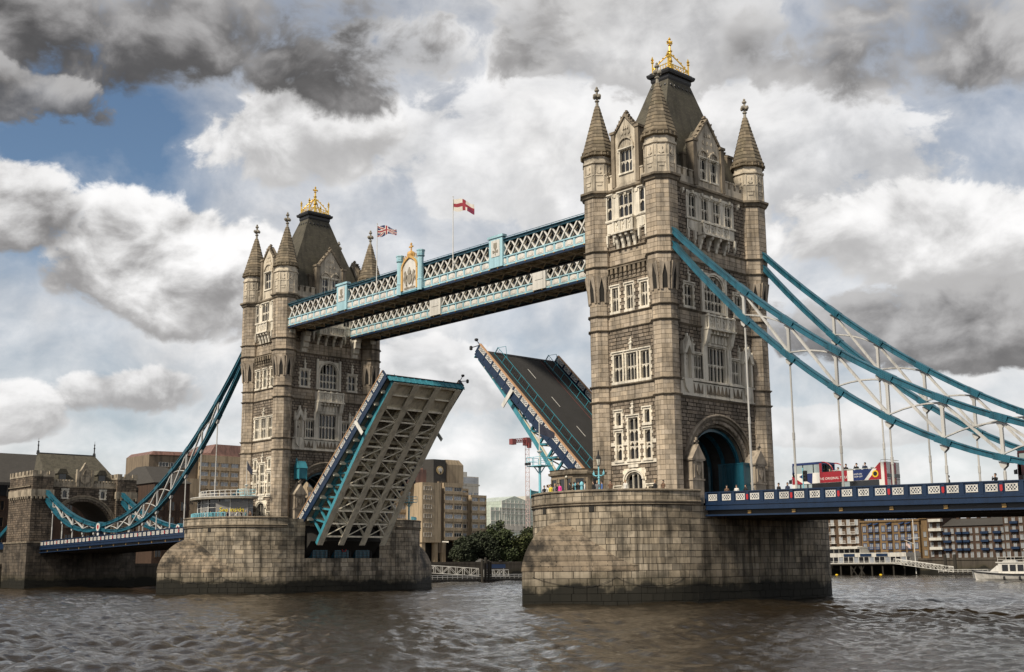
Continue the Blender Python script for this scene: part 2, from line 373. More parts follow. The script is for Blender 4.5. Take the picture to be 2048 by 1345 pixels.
# ------------------------------------------------------------------ ashlar: every block has its own bevelled face
def course_rows(z0, z1, h):
    n = max(1, round((z1-z0)/h)); return [z0+(z1-z0)*i/n for i in range(n+1)]
def ashlar(out, F, u0, u1, z0, z1, h, l, holes=(), rough=.03, bev=.025, rnd=R, deep=.05, alt=True):
    rows = course_rows(z0, z1, h)
    for ri in range(len(rows)-1):
        za, zb = rows[ri], rows[ri+1]; zm = (za+zb)/2
        spans = [(u0, u1)]
        for hf in holes:
            iv = hf(zm)
            if not iv: continue
            ns = []
            for p, q in spans:
                if iv[1] <= p or iv[0] >= q: ns.append((p, q)); continue
                if iv[0] > p+.02: ns.append((p, iv[0]))
                if iv[1] < q-.02: ns.append((iv[1], q))
            spans = ns
        for p, q in spans:
            w = q-p; us = [p]; x = p+(l*(.5 if (ri % 2 and alt) else 1.0))*rnd.uniform(.85, 1.15)
            while x < q-.4*l: us.append(x); x += l*rnd.uniform(.7, 1.3)
            us.append(q)
            for i in range(len(us)-1):
                ua, ub = us[i], us[i+1]; d = rnd.uniform(0, rough); g = min(bev, (ub-ua)*.2)
                out.append(([F(ua,za,-deep),F(ub,za,-deep),F(ub,zb,-deep),F(ua,zb,-deep),
                             F(ua+g,za+g,d*rnd.uniform(.6,1)),F(ub-g,za+g,d),F(ub-g,zb-g,d*rnd.uniform(.6,1)),F(ua+g,zb-g,d)], rnd.random()))
BF = ((4,5,6,7), (0,1,5,4), (1,2,6,5), (2,3,7,6), (3,0,4,7))
def lay_stones(blocks, root, material, offs=(0,0,0), keep=300, name='stone', zmin=-9):
    """the blocks that show largest are stones of their own, the rest one mass of masonry"""
    off = Vector(offs); sc2 = []
    for i, (v, t) in enumerate(blocks):
        p = [Vector(q) for q in v[4:8]]; c = (p[0]+p[2])/2+off; n = (p[2]-p[0]).cross(p[3]-p[1]); w = CAM-c; dd = w.length
        vis = n.dot(w)/dd**3
        sc2.append((vis if c.z > zmin else 0, i))
    sc2.sort(reverse=True); top = set(i for s_, i in sc2[:keep] if s_ > 0)
    rest = MB()
    for i, (v, t) in enumerate(blocks):
        if i in top:
            m = MB(); m.v = [tuple(q) for q in v]; m.f = list(BF); m.t = [t]+[-.55]*4; m.m = [0]*5
            m.build(name, material, root)
        else:
            n = len(rest.v); rest.v += [tuple(q) for q in v]
            for f in BF: rest.f.append(tuple(n+k for k in f)); rest.t.append(t if f[0] == 4 else -.55); rest.m.append(0)
    if rest.f: rest.build('masonry', material, root, stuff=True)
# ------------------------------------------------------------------ river piers
def rpt(t):        # pointed cutwater outline, polar about the centre of the round end; t = angle off the nose
    t = abs(t); t0 = .862
    return PW/math.cos(t0-t) if t < t0 else PW
def kz(z):
    if z <= 3.3: return 0.0
    q = min(1.0, (z-3.3)/5.2); return 5.9*(1-math.sqrt(max(0, 1-q*q)))*.85+5.9*q**1.35*.15
def pier_end(sgn, low=False):
    def F(u, z, d):             # u: arc length round the end, 0 at the nose
        t = u/PW; rr = (rpt(t) if low else PW)+d
        return (sgn*rr*math.sin(t), -sgn*(PW+rr*math.cos(t)), z)
    return F
def cutwater_hood(root, sgn):
    # domed stone hood that carries the pointed nose back into the round end, course by course
    m = MB(); n = 40; T = .84; zs = [3.24+5.3*i/10 for i in range(11)]; ts = [-T+2*T*i/n for i in range(n+1)]
    def P(t, z, e=0.0):
        r = max(PW-.25, rpt(t)-kz(z)+e); return (sgn*r*math.sin(t), -sgn*(PW+r*math.cos(t)), z)
    for i in range(10):
        z0, z1 = zs[i], zs[i+1]; cuts = sorted(set([0, n//2, n]+[R.randrange(1, n) for k in range(11)])); tt = {}
        for c in range(len(cuts)-1):
            tn = R.random()
            for j in range(cuts[c], cuts[c+1]): tt[j] = tn
        for j in range(n):
            m.face([P(ts[j], z0, .03), P(ts[j+1], z0, .03), P(ts[j+1], z0+.05, .06), P(ts[j], z0+.05, .06)], -.6)
            if j in cuts and j: m.face([P(ts[j]-.0025, z0+.05, .066), P(ts[j]+.0025, z0+.05, .066), P(ts[j]+.0025, z1, .066), P(ts[j]-.0025, z1, .066)], -.6)
            for q in range(3):
                za, zb = lerp(z0+.05, z1, q/3), lerp(z0+.05, z1, (q+1)/3); m.face([P(ts[j], za, .06), P(ts[j+1], za, .06), P(ts[j+1], zb, .06), P(ts[j], zb, .06)], tt[j])
    m.build('cutwater_hood', hoodstone, root)
def make_pier(name, x, notch):
    root = empty(name, (x, 0, 0)); bl = []
    q = PW*PI/2
    for sgn in (1, -1):
        F = pier_end(sgn); G = pier_end(sgn, True)
        ashlar(bl, F, -q, q, 3.3, 10.1, .68, 1.35, rough=.03, bev=.035)
        for a0, a1 in ((-q, -.862*PW), (-.862*PW, 0), (0, .862*PW), (.862*PW, q)): ashlar(bl, G, a0, a1, -1.4, 3.3, .78, 1.25, rough=.03, bev=.035)
        cutwater_hood(root, sgn)
        ashlar(bl, (lambda F: lambda u, z, d: F(u, z, d+.12))(F), -q, q, 10.62, 11.55, .46, 1.3, rough=.02, bev=.025)
    side = [(lambda u, z, d: (PW+d, u, z)), (lambda u, z, d: (-PW-d, -u, z))]
    for si, F in enumerate(side):
        inner = (si == 0) == (x < 0); i0 = len(bl)
        nh = [lambda z: (-7.3, 7.3) if z > 5.35 else None] if inner else []
        ashlar(bl, F, -PW, PW, -1.4, 3.3, .78, 1.35, holes=nh, rough=.03, bev=.035); ashlar(bl, F, -PW, PW, 3.3, 10.1, .68, 1.35, holes=nh, rough=.03, bev=.035)
        if inner:               # grease runs down the wall from the leaf girders
            for i in range(i0, len(bl)):
                c = bl[i][0][4]
                if c[2] < 5.4 and min(abs(c[1]-q_) for q_ in (-6.6, -2.4, 1.9, 6.4)) < .8 and R.random() < .8: bl[i] = (bl[i][0], -.35+R.random()*.2)
            for lo, hi in ((-PW, -7.3), (7.3, PW)): ashlar(bl, F, lo, hi, 10.1, 11.5, .46, 1.3, rough=.02, bev=.02)
    lay_stones(bl, root, pierstone, (x, 0, 0), zmin=.8)
    # string mouldings and coping follow the round ends
    for nm, prof in (('string_course', [(-.1,10.08),(.14,10.12),(.2,10.2),(.06,10.28),(.08,10.34),(.22,10.42),(.24,10.54),(.1,10.64),(-.1,10.66)]),
                     ('coping', [(-.45,11.4),(.12,11.56),(.26,11.6),(.26,11.72),(.12,11.8),(-.45,11.8),(-.45,11.4)])):
        for sgn in (1, -1):
            m = MB(); n = 40
            m.loft([[((PW+d)*math.sin(t)*sgn, -sgn*(PW+(PW+d)*math.cos(t)), z) for d, z in prof] for t in [-PI/2+PI*i/n for i in range(n+1)]], closed=False)
            for q_ in m.t: pass
            m.build(nm, mould, root, smooth=False)
    for sgn in (1, -1):                         # inner face of the parapet
        m = MB(); n = 40
        m.loft([[((PW-.45)*math.sin(t)*sgn, -sgn*(PW+(PW-.45)*math.cos(t)), z) for z in (10.4, 11.55)] for t in [-PI/2+PI*i/n for i in range(n+1)]], closed=False)
        m.build('parapet_lining', pierstone, root)
    nx = -1 if x > 0 else 1; n = 32
    m = MB(); X0 = -PW+.3; X1 = PW-.3         # roadway over the pier, open at the bascule well
    for a0, a1, b0, b1 in ((X0, X1, -9.6, -7.3), (X0, X1, 7.3, 9.6), (min(nx*5.6, -nx*X1), max(nx*5.6, -nx*X1), -7.3, 7.3)): m.face([(a0,b0,ROAD-.1),(a1,b0,ROAD-.1),(a1,b1,ROAD-.1),(a0,b1,ROAD-.1)])
    m.build('roadway', asphalt, root)
    for sgn in (1, -1):
        m = MB(); pts = [(sgn*(PW-.3)*math.sin(t), -sgn*(PW+(PW-.3)*math.cos(t))) for t in [-PI/2+PI*i/n for i in range(n+1)]]
        pts = [(-sgn*(PW-.3), -sgn*9.6)]+pts+[(sgn*(PW-.3), -sgn*9.6)]
        m.loft([[(p[0], p[1], z) for p in pts] for z in (10.2, PAVE)], cap0=False); m.build('pavement', pave, root)
    for ang in (-62, -15, 22):
        t = math.radians(ang); m = MB(); r = PW+.035
        c = Vector((r*math.sin(t), -(PW+r*math.cos(t)), 9.45)); tx = Vector((math.cos(t), math.sin(t), 0)); nn_ = Vector((math.sin(t), -math.cos(t), 0))
        m.hexa([c-tx*.3+nn_*.03, c+tx*.3+nn_*.03, c+tx*.3-nn_*.2, c-tx*.3-nn_*.2]+[q_+Vector((0,0,.75)) for q_ in (c-tx*.3+nn_*.03, c+tx*.3+nn_*.03, c+tx*.3-nn_*.2, c-tx*.3-nn_*.2)])
        m.build('scupper', dark, root)
    for sgn in (1, -1):                         # mooring chains hung in swags round the foot
        for a0, a1 in ((-1.3,-.62),(-.62,-.05),(.05,.62),(.62,1.3)):
            m = MB(); pts = []
            for i in range(15):
                t = lerp(a0, a1, i/14); r = rpt(t)+.1; z = 2.7-1.05*math.sin(PI*i/14)**.8; pts.append((sgn*r*math.sin(t), -sgn*(PW+r*math.cos(t)), z))
            m.tube(pts, .02, 4); m.build('mooring_chain', lead, root)
    # well for the counterweight end of the leaf
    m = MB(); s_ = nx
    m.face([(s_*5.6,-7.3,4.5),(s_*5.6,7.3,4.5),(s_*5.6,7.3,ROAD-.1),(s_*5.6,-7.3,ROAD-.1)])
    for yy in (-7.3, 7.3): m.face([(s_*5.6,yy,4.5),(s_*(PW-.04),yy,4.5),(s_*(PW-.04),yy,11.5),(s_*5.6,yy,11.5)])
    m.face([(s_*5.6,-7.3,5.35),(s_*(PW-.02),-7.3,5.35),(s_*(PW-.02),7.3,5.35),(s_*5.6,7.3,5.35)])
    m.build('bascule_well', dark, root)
    if notch:
        for yy in (-4.15, .0, 4.15):
            m = MB(); w = 1.38
            m.box(8.6, 10.3, yy-w, yy+w, 5.4, 7.5); 
            for q_ in (-.9, 0, .9): m.box(10.3, 10.36, yy+q_-.05, yy+q_+.05, 5.4, 7.5)
            m.poly(lambda u, v, d: (8.6+u, yy+d, v), [(0,7.5),(1.5,7.5),(0,8.5)], -w, w)
            m.build('nose_bolt_housing', chainblue, root)
            m = MB()
            for zz in (5.55, 5.95, 6.35): m.box(10.5, 10.54, yy-w-.3, yy+w+.3, zz, zz+.05)
            for q_ in (-1.6, -.8, 0, .8, 1.6): m.box(10.5, 10.54, yy+q_-.03, yy+q_+.03, 5.36, 6.4)
            m.build('guard_rail', lead, root)
        for yy in (-6.1, -2.05, 2.05, 6.1):
            m = MB(); m.poly(lambda u, v, d: (7.5+u, yy+d, v), [(0,6.6),(2.2,6.9),(2.2,7.6),(0,8.9)], -.3, .3); m.build('girder_rest', cream, root)
        m = MB(); n = 14
        m.tube([(10.42, .35+.38*math.cos(2*PI*i/n), 6.75+.38*math.sin(2*PI*i/n)) for i in range(n+1)], .09, 6); m.build('lifebuoy_ring', redp, root)
    return root
pier_r = tag(make_pier('river_pier', S, False), 'near granite river pier with blackened pointed cutwater under the right tower', 'pier', 'river piers')
pier_l = tag(make_pier('river_pier', -S, True), 'far granite river pier with open bascule well under the left tower', 'pier', 'river piers')

# ------------------------------------------------------------------ towers
def FYm(u, z, d): return (u, -WY-d, z)
def FXp(u, z, d): return (WX+d, u, z)
def FYp(u, z, d): return (-u, WY+d, z)
def FXm(u, z, d): return (-WX-d, -u, z)
def offF(F, p): return lambda u, z, d: F(u, z, d+p)
def window(root, F, u0, u1, v0, v1, nl=2, tr=(.5,), sur=.26, head='flat', out=.12, rec=.34, quoin=True, stone=None, mull=.09):
    """pale dressed surround, mullions and pointed lights; the glass sits back in the wall"""
    st = stone or portland; m = MB(); ua, ub, va, vb = u0+sur, u1-sur, v0+sur*.7, v1-sur
    if quoin:
        for sgn, e in ((-1, ua), (1, ub)):
            z = v0; i = 0
            while z < v1-.05:
                h = min(.42, v1-z); w = sur+(.16 if i % 2 else 0)
                m.fbox(F, min(e, e+sgn*w), max(e, e+sgn*w), z, z+h-.012, -rec, out, R.random()); z += h; i += 1
    else:
        m.fbox(F, u0, ua, v0, v1, -rec, out); m.fbox(F, ub, u1, v0, v1, -rec, out)
    m.fbox(F, u0-.1, u1+.1, v0-.12, va, -rec, out+.1)
    if head == 'flat':
        m.fbox(F, ua, ub, vb, v1, -rec, out); m.fbox(F, u0-.12, u1+.12, v1-.02, v1+.12, -.02, out+.14)
        for e in (u0-.12, u1+.0): m.fbox(F, e, e+.12, v1-.3, v1-.02, -.02, out+.12)
        top = lambda u: vb
    else:                       # arched head
        ry = (ub-ua)/2*(1.0 if head == 'round' else .72); c = (ua+ub)/2; rx = (ub-ua)/2; sp = vb-ry
        top = lambda u: sp+ry*math.sqrt(max(0, 1-((u-c)/rx)**2))
        n = 12; us = [ua+(ub-ua)*(1-math.cos(PI*i/n))/2 for i in range(n+1)]
        for i in range(n):
            m.poly(F, [(us[i], top(us[i])), (us[i+1], top(us[i+1])), (us[i+1], v1), (us[i], v1)], -rec, out)
            for k_, (w0, w1, dd) in enumerate(((.0, .14, .1), (.2, .4, .22))):
                f = lambda u, e: (c+(u-c)*(1+e/rx), sp+(top(u)-sp)*(1+e/ry))
                m.poly(F, [f(us[i], w0), f(us[i+1], w0), f(us[i+1], w1), f(us[i], w1)], -.02, out+dd)
    wd_ = (ub-ua)/nl
    for i in range(1, nl): m.fbox(F, ua+i*wd_-mull/2, ua+i*wd_+mull/2, va, top(ua+i*wd_)+.02, -rec+.02, -.06)
    for f in tr: zt = va+(vb-va)*f; m.fbox(F, ua, ub, zt-.05, zt+.05, -rec+.03, -.07)
    for i in range(nl):         # pointed heads of the lights under each transom
        a0, a1 = ua+i*wd_+mull/2, ua+(i+1)*wd_-mull/2; c = (a0+a1)/2
        for zt in [va+(vb-va)*f-.05 for f in tr]+([vb] if head == 'flat' else [top(c)-.12]):
            hh = min(.34, (a1-a0)*.9)
            for e in (a0, a1): m.poly(F, [(e, zt), (c, zt), (c+(e-c)*.45, zt-hh*.35), (e, zt-hh)] , -rec+.03, -.09)
    o = m.build('window', st, root)
    for i in range(nl):
        g = MB(); q = ua+i*wd_; n = 1 if head == 'flat' else 4; pts = [(q, va), (q+wd_, va)]+[(q+wd_*(1-j/n), top(q+wd_*(1-j/n))) for j in range(n+1)]
        tilt = R.uniform(-.015, .015)
        g.face([F(u, v, -rec+.05+tilt*(v-va)) for u, v in pts]); g.build('pane', glass, o)
    return (lambda z, a_=u0+.04, b_=u1-.04, lo=v0-.02, hi=v1: (a_, b_) if lo < z < hi else None)
def octa(c, ap, z, rot=PI/8):
    r = ap/math.cos(PI/8); return [(c[0]+r*math.cos(rot+k*PI/4), c[1]+r*math.sin(rot+k*PI/4), z) for k in range(8)]
def turret_r(z):
    if z < 35.3: return 1.43
    if z < 38.4: return 1.43+.4*((z-35.3)/3.1)**1.3
    return 1.83
def corbels(root, F, u0, u1, n, z0, z1, p, name='corbel_table'):
    m = MB()
    for i in range(n):
        c = lerp(u0, u1, (i+.5)/n); w = (u1-u0)/n*.27
        for k in range(3): m.fbox(F, c-w, c+w, lerp(z0, z1, .25+k*.25), lerp(z0, z1, .5+k*.25)-.01*k, -.05, p*(k+1)/3, R.random())
        m.poly(F, [(c-w, lerp(z0, z1, .25)), (c+w, lerp(z0, z1, .25)), (c, z0)], -.05, p/4)
    return m.build(name, portland, root)
def balcony(root, F, hw, z0, z1, p, nb=5, brackets=True):
    m = MB(); m.fbox(F, -hw-.12, hw+.12, z0, z0+.22, 0, p+.14); m.fbox(F, -hw-.08, hw+.08, z1-.2, z1, p-.32, p+.1)
    for e in (-1, 1): m.fbox(F, min(e*hw, e*(hw-.25)), max(e*hw, e*(hw-.25)), z1-.2, z1, 0, p)
    m.fbox(F, -hw, hw, z0+.22, z1-.2, p-.24, p-.12); 
    for e in (-hw, hw-.18): m.fbox(F, e, e+.18, z0+.22, z1-.2, 0, p-.12)
    for i in range(nb+1):
        c = lerp(-hw+.14, hw-.14, i/nb); m.fbox(F, c-.14, c+.14, z0+.2, z1+.12, p-.2, p+.03)
    o = m.build('balcony', portland, root)
    for i in range(nb):         # pierced tracery panels
        a0 = lerp(-hw+.14, hw-.14, i/nb)+.14; a1 = lerp(-hw+.14, hw-.14, (i+1)/nb)-.14; t = MB(); zm = (z0+z1)/2; c = (a0+a1)/2; hz_ = (z1-z0)/2-.24
        for sx_ in (-1, 1):
            for sz in (-1, 1):
                t.poly(F, [(c+sx_*.03, zm+sz*.08), (c+sx_*(a1-a0)*.22, zm+sz*hz_*.35), (c+sx_*(a1-a0)*.46, zm+sz*hz_*.9), (c+sx_*(a1-a0)*.2, zm+sz*hz_*.95)], p-.14, p-.03)
        t.build('tracery_panel', portland, o)
    if brackets:
        for i in range(4):
            c = lerp(-hw+.25, hw-.25, i/3); k = MB(); h = 1.7
            k.poly(lambda u, v, d: F(c+d, v, u), [(-.05, z0-h), (.12, z0-h), (.2, z0-h*.72), (p*.45, z0-h*.55), (p*.55, z0-h*.3), (p*.9, z0-h*.2), (p, z0), (-.05, z0)], -.19, .19)
            k.build('bracket', portland, root)
    return o
def finial(m, F, u, z0, z1, p=.18, w=.16):
    m.fbox(F, u-w, u+w, z0, z0+(z1-z0)*.45, 0, p+.1); m.fbox(F, u-w*1.5, u+w*1.5, z0+(z1-z0)*.42, z0+(z1-z0)*.52, 0, p+.18)
    m.poly(F, [(u-w*1.1, z0+(z1-z0)*.5), (u+w*1.1, z0+(z1-z0)*.5), (u, z1)], .02, p)
    m.fbox(F, u-w*1.2, u+w*1.2, z0+(z1-z0)*.72, z0+(z1-z0)*.8, 0, p+.06)
ARX, ARZ, ARS = 5.0, 4.7, 15.0           # portal half width, rise, springing
def arch_pt(t, e=0.0): return ((ARX+e)*math.cos(t), ARS+(ARZ+e)*math.sin(t))
def gable(root, F, hw, z0, zs, za, wins, p=.15):
    """stepped shoulders, steep rake with crockets, windows under blind arches"""
    m = MB(); th = .7
    rect = []                   # leave real openings: wall as strips round the windows
    us = sorted(set([-hw, hw]+[w[0] for w in wins]+[w[1] for w in wins])); zb, zt = wins[0][2], wins[0][3]
    m.fbox(F, -hw, hw, z0, zb, -th, p)
    for i in range(len(us)-1):
        if not any(abs(us[i]-w[0]) < 1e-6 for w in wins): m.fbox(F, us[i], us[i+1], zb, zt, -th, p)
    m.poly(F, [(-hw, zt), (hw, zt), (hw, zs), (hw*.93, zs), (0, za), (-hw*.93, zs), (-hw, zs)], -th, p)
    m.fbox(F, -hw-.05, hw+.05, z0, z0+.2, -th, p+.15); 
    o = m.build('gable', upperstone, root)
    k = MB()
    for e in (-1, 1):           # rake coping, shoulder pinnacles, crockets
        k.poly(F, [(e*(hw+.12), zs-.15), (e*(hw+.12), zs+.2), (e*.0, za+.35), (0, za-.1)], -th-.05, p+.2)
        k.fbox(F, min(e*hw*.86, e*(hw+.28)), max(e*hw*.86, e*(hw+.28)), z0+.2, zs+.35, -th-.02, p+.24); k.fbox(F, min(e*hw*.8, e*(hw+.42)), max(e*hw*.8, e*(hw+.42)), zs+.3, zs+.62, -th-.05, p+.36)
        for j in range(1, 5):
            u = e*lerp(hw*.9, .2, j/5); z = lerp(zs, za, j/5)+.32; k.poly(F, [(u-.14, z-.1), (u+.14, z-.1), (u+e*.2, z+.22), (u, z+.14)], p-.2, p+.2)
    k.fbox(F, -.12, .12, za+.2, za+.75, -.3, .0); k.fbox(F, -.26, .26, za+.42, za+.56, -.36, .06)
    k.build('gable_coping', mould, o)
    t = MB()                    # relief in the gable head
    for e in (-.42, 0, .42):
        for j in range(3):
            z = lerp(zs-.6, za-1.0, j/3); u = e*hw*(1-j*.3)
            t.poly(F, [(u-.14, z), (u, z-.18), (u+.14, z), (u+.05, z+.34), (u-.05, z+.34)], p-.02, p+.12)
    for (a0, a1, b0, b1) in wins:
        c = (a0+a1)/2; n = 8; rx = (a1-a0)/2+.12; ry = rx*1.15
        for i in range(n):
            f = lambda q, e: (c+(rx+e)*math.cos(q), b1-.1+(ry+e)*math.sin(q))
            q0, q1 = PI*i/n, PI*(i+1)/n; t.poly(F, [f(q0, 0), f(q0, .16), f(q1, .16), f(q1, 0)], p-.02, p+.2)
        for j in range(3): t.poly(F, [(c-.12+(j-1)*rx*.5, b1+.15), (c+.12+(j-1)*rx*.5, b1+.15), (c+(j-1)*rx*.5, b1+.15+ry*(.6 if j == 1 else .35))], p-.02, p+.1)
    t.build('gable_relief', upperstone, o)
    for w in wins: window(root, F, w[0], w[1], w[2], w[3], 2 if len(wins) == 2 else 3, (.52,), sur=.13, quoin=False, out=p+.06, rec=.2)
    return o
def make_tower():
    root = empty('bridge_tower')
    smooth = []; rockb = []
    # ---- dressed faces: windows first, they leave their openings in the masonry
    hY, hX = [], []
    for c in (-2.3, 0, 2.3): hY.append(window(root, FYm, c-.74, c+.74, 33.55, 36.9, 2 if c == 0 else 2, (.55,)))
    for c, w in ((-2.12, .9), (0, 1.05), (2.12, .9)): hY.append(window(root, FYm, c-w, c+w, 25.0, 28.72, 3 if c == 0 else 2, (.5,)))
    for c in (-2.25, 2.2): hY.append(window(root, FYm, c-.65, c+.65, 19.8, 21.78, 1, (), sur=.28))
    for c in (-2.25, 2.2): hY.append(window(root, FYm, c-.65, c+.65, 15.75, 19.4, 1, (.42, .55), sur=.24))
    hY.append(window(root, FYm, -.98, .98, 15.75, 21.0, 2, (.3, .42, .7), sur=.24))
    hY.append(window(root, FYm, -1.62, 1.62, 10.45, 14.85, 3, (.45,), sur=.42, head='pointed'))
    for c in (-2.55, 2.5): hY.append(window(root, FYm, c-.62, c+.62, 10.6, 12.9, 1, (), sur=.24))
    m = MB()
    for z in (15.38, 17.62): 
        for a0, a1 in ((-3.6, 3.6),) if z < 16 else ((-3.6, -2.9), (-1.6, -.98), (.98, 1.55), (2.85, 3.6)): m.fbox(FYm, a0, a1, z, z+.42, -.02, .1)
    finial(m, FYm, 0, 21.1, 22.75); finial(m, FYm, 0, 28.8, 30.4)
    m.fbox(FYm, -.75, .75, 14.95, 15.3, 0, .28)
    m.build('dressed_band', portland, root)
    D = offF(FYm, .35)          # projecting window group under the cornice
    for (c, w, nl) in ((-2.62, .55, 1), (0, 1.25, 3), (2.62, .55, 1)): window(root, D, c-w, c+w, 44.95, 48.2, nl, (.5,), sur=.16, quoin=False, out=.06, rec=.28)
    m = MB()
    for a0, a1 in ((-3.2, -3.17), (-2.07, -1.25), (1.25, 2.07), (3.17, 3.2)): m.fbox(D, a0, a1, 44.3, 48.25, -.5, .0)
    m.fbox(D, -3.2, 3.2, 43.2, 44.95, -.5, -.02); m.fbox(D, -3.3, 3.3, 44.75, 44.95, -.5, .12)
    for e in (-3.1, -2.0, 2.0, 3.1): m.fbox(D, e-.13, e+.13, 42.2, 43.25, -.4, .1); m.poly(D, [(e-.13,42.2),(e+.13,42.2),(e,41.75)], -.4, .04)
    for e in (-2.55, 2.55): m.poly(D, [(e-.42,43.45),(e,43.3),(e+.42,43.45),(e+.3,44.4),(e,44.6),(e-.3,44.4)], -.02, .08)
    m.build('window_bay', portland, root)
    hY.append(lambda z: (-3.2, 3.2) if 43.2 < z < 48.3 else None)
    balcony(root, offF(FYm, .3), 1.62, 42.95, 44.75, .75, 3)
    # machicolated band
    m = MB(); m.fbox(FYm, -3.6, 3.6, 37.45, 37.6, -.05, .12)
    for i in range(10):
        c = lerp(-3.25, 3.25, i/9); m.fbox(FYm, c-.2, c+.2, 38.35, 39.05, -.05, .42, R.random()); m.fbox(FYm, c-.14, c+.14, 37.9, 38.36, -.05, .3); m.fbox(FYm, c-.1, c+.1, 37.58, 37.92, -.05, .18)
    m.fbox(FYm, -3.6, 3.6, 38.98, 39.12, -.05, .46); m.build('machicolation', mould, root)
    # ---- road faces
    def road_face(F, full):
        h = []
        for c in (-4.75, 4.85): h.append(window(root, F, c-1.0, c+1.0, 33.6, 36.6, 2, (.52,)))
        h.append(window(root, F, -2.05, 2.05, 33.5, 38.35, 5, (.28, .56), sur=.32, head='round', quoin=True))
        h.append(window(root, F, -1.85, 1.85, 25.0, 29.4, 5, (.5,), sur=.16, quoin=False, out=.2))
        for c in (-3.5, 3.7): h.append(window(root, F, c-.95, c+.95, 25.1, 28.25, 3, (.5,), sur=.18, quoin=False, out=.15))
        m = MB()
        for e in (-2.35, 2.35): m.fbox(F, e-.38, e+.38, 24.9, 29.6, -.05, .3); finial(m, F, e*1.9, 28.35, 30.1)
        for c in (-4.75, 4.85): finial(m, F, c, 36.7, 38.5)
        for e in (-2.25, 2.25): m.fbox(F, e-.2, e+.2, 33.4, 38.6, -.05, .28)
        m.fbox(F, -6.9, 6.9, 23.15, 24.95, -.05, .24); m.fbox(F, -7.0, 7.0, 24.85, 25.05, -.05, .4); m.fbox(F, -7.0, 7.0, 23.05, 23.2, -.05, .36)
        m.build('dressed_band', portland, root)
        for a0, a1 in ((-4.6, -2.9), (-2.2, 2.2), (2.9, 4.6)):
            t = MB(); n = max(2, round((a1-a0)/.75)); m0 = F
            for i in range(n):
                c = lerp(a0, a1, (i+.5)/n); w = (a1-a0)/n*.46
                for sx_ in (-1, 1): t.poly(F, [(c, 23.5), (c+sx_*w, 23.45), (c+sx_*w, 24.6), (c+sx_*w*.55, 24.1)], .2, .31)
            t.build('carved_panel', mould, root)
        for c in (-5.75, 5.75):  # canopied niches
            m = MB(); G = offF(F, .0)
            m.fbox(G, c-.8, c-.5, 25.05, 28.0, -.05, .55); m.fbox(G, c+.5, c+.8, 25.05, 28.0, -.05, .55); m.fbox(G, c-.5, c+.5, 25.05, 28.0, -.05, .08)
            m.poly(G, [(c-.95,27.9),(c-.5,27.9),(c,28.9),(c+.5,27.9),(c+.95,27.9),(c,30.0)], -.05, .75); m.fbox(G, c-.12, c+.12, 29.7, 30.35, .2, .5)
            for e in (-.85, .85): m.poly(G, [(c+e-.14,27.8),(c+e+.14,27.8),(c+e+.1,28.8),(c+e,29.4),(c+e-.1,28.8)], .1, .6)
            m.poly(G, [(c-.8,25.05),(c+.8,25.05),(c+.55,24.0),(c,23.4),(c-.55,24.0)], -.05, .5)
            m.build('niche', portland, root)
        balcony(root, offF(F, .0), 2.55, 31.15, 32.95, 1.15, 4, brackets=False)
        for c in (-2.3, 2.3):   # great scrolled brackets of the oriel
            k = MB(); k.poly(lambda u, v, d: F(c+d, v, u), [(-.05,27.6),(.2,27.6),(.28,28.4),(.4,29.2),(.75,29.7),(.95,30.4),(1.15,31.15),(-.05,31.15)], -.3, .3); k.build('bracket', portland, root)
        k = MB(); k.fbox(F, -1.9, 1.9, 29.45, 31.15, -.05, .25)
        for i in range(6): c = lerp(-1.6, 1.6, i/5); k.poly(F, [(c-.24,29.7),(c+.24,29.7),(c+.12,30.4),(c,30.7),(c-.12,30.4)], .2, .42); k.fbox(F, c-.2, c+.2, 30.75, 31.15, .2, .8)
        k.build('oriel_soffit', portland, root)
        # four-window bay over the great string
        E_ = offF(F, .12)
        for c in (-3.55, -1.15, 1.15, 3.45): window(root, E_, c-.78, c+.78, 44.75, 47.75, 2, (.5,), sur=.14, quoin=False, out=.08, rec=.3)
        m = MB()
        for a0, a1 in ((-4.6, -4.33), (-2.77, -1.93), (-.37, .37), (1.93, 2.67), (4.23, 4.6)): m.fbox(E_, a0, a1, 43.3, 48.1, -.3, .02)
        m.fbox(E_, -4.6, 4.6, 43.2, 44.75, -.3, .0); m.fbox(E_, -4.75, 4.75, 44.55, 44.78, -.2, .2); m.fbox(E_, -4.6, 4.6, 47.75, 48.15, -.3, .04)
        for e in (-4.5, -3.2, 3.2, 4.5): m.fbox(E_, e-.14, e+.14, 42.1, 43.25, -.2, .2); m.poly(E_, [(e-.14,42.1),(e+.14,42.1),(e,41.6)], -.2, .1)
        for e in (-3.85, 3.85): m.poly(E_, [(e-.5,43.45),(e,43.3),(e+.5,43.45),(e+.4,44.3),(e,44.5),(e-.4,44.3)], -.02, .1)
        m.build('window_bay', portland, root)
        h.append(lambda z: (-4.6, 4.6) if 43.2 < z < 48.1 else None)
        balcony(root, offF(F, .1), 2.6, 42.75, 44.35, .9, 4)
        h.append(lambda z: ((-ARX-.5)*math.sqrt(max(0, 1-((z-ARS)/(ARZ+.5))**2)), (ARX+.5)*math.sqrt(max(0, 1-((z-ARS)/(ARZ+.5))**2))) if ARS < z < ARS+ARZ+.5 else ((-ARX-.5, ARX+.5) if z <= ARS else None))
        # portal mouldings
        n = 28
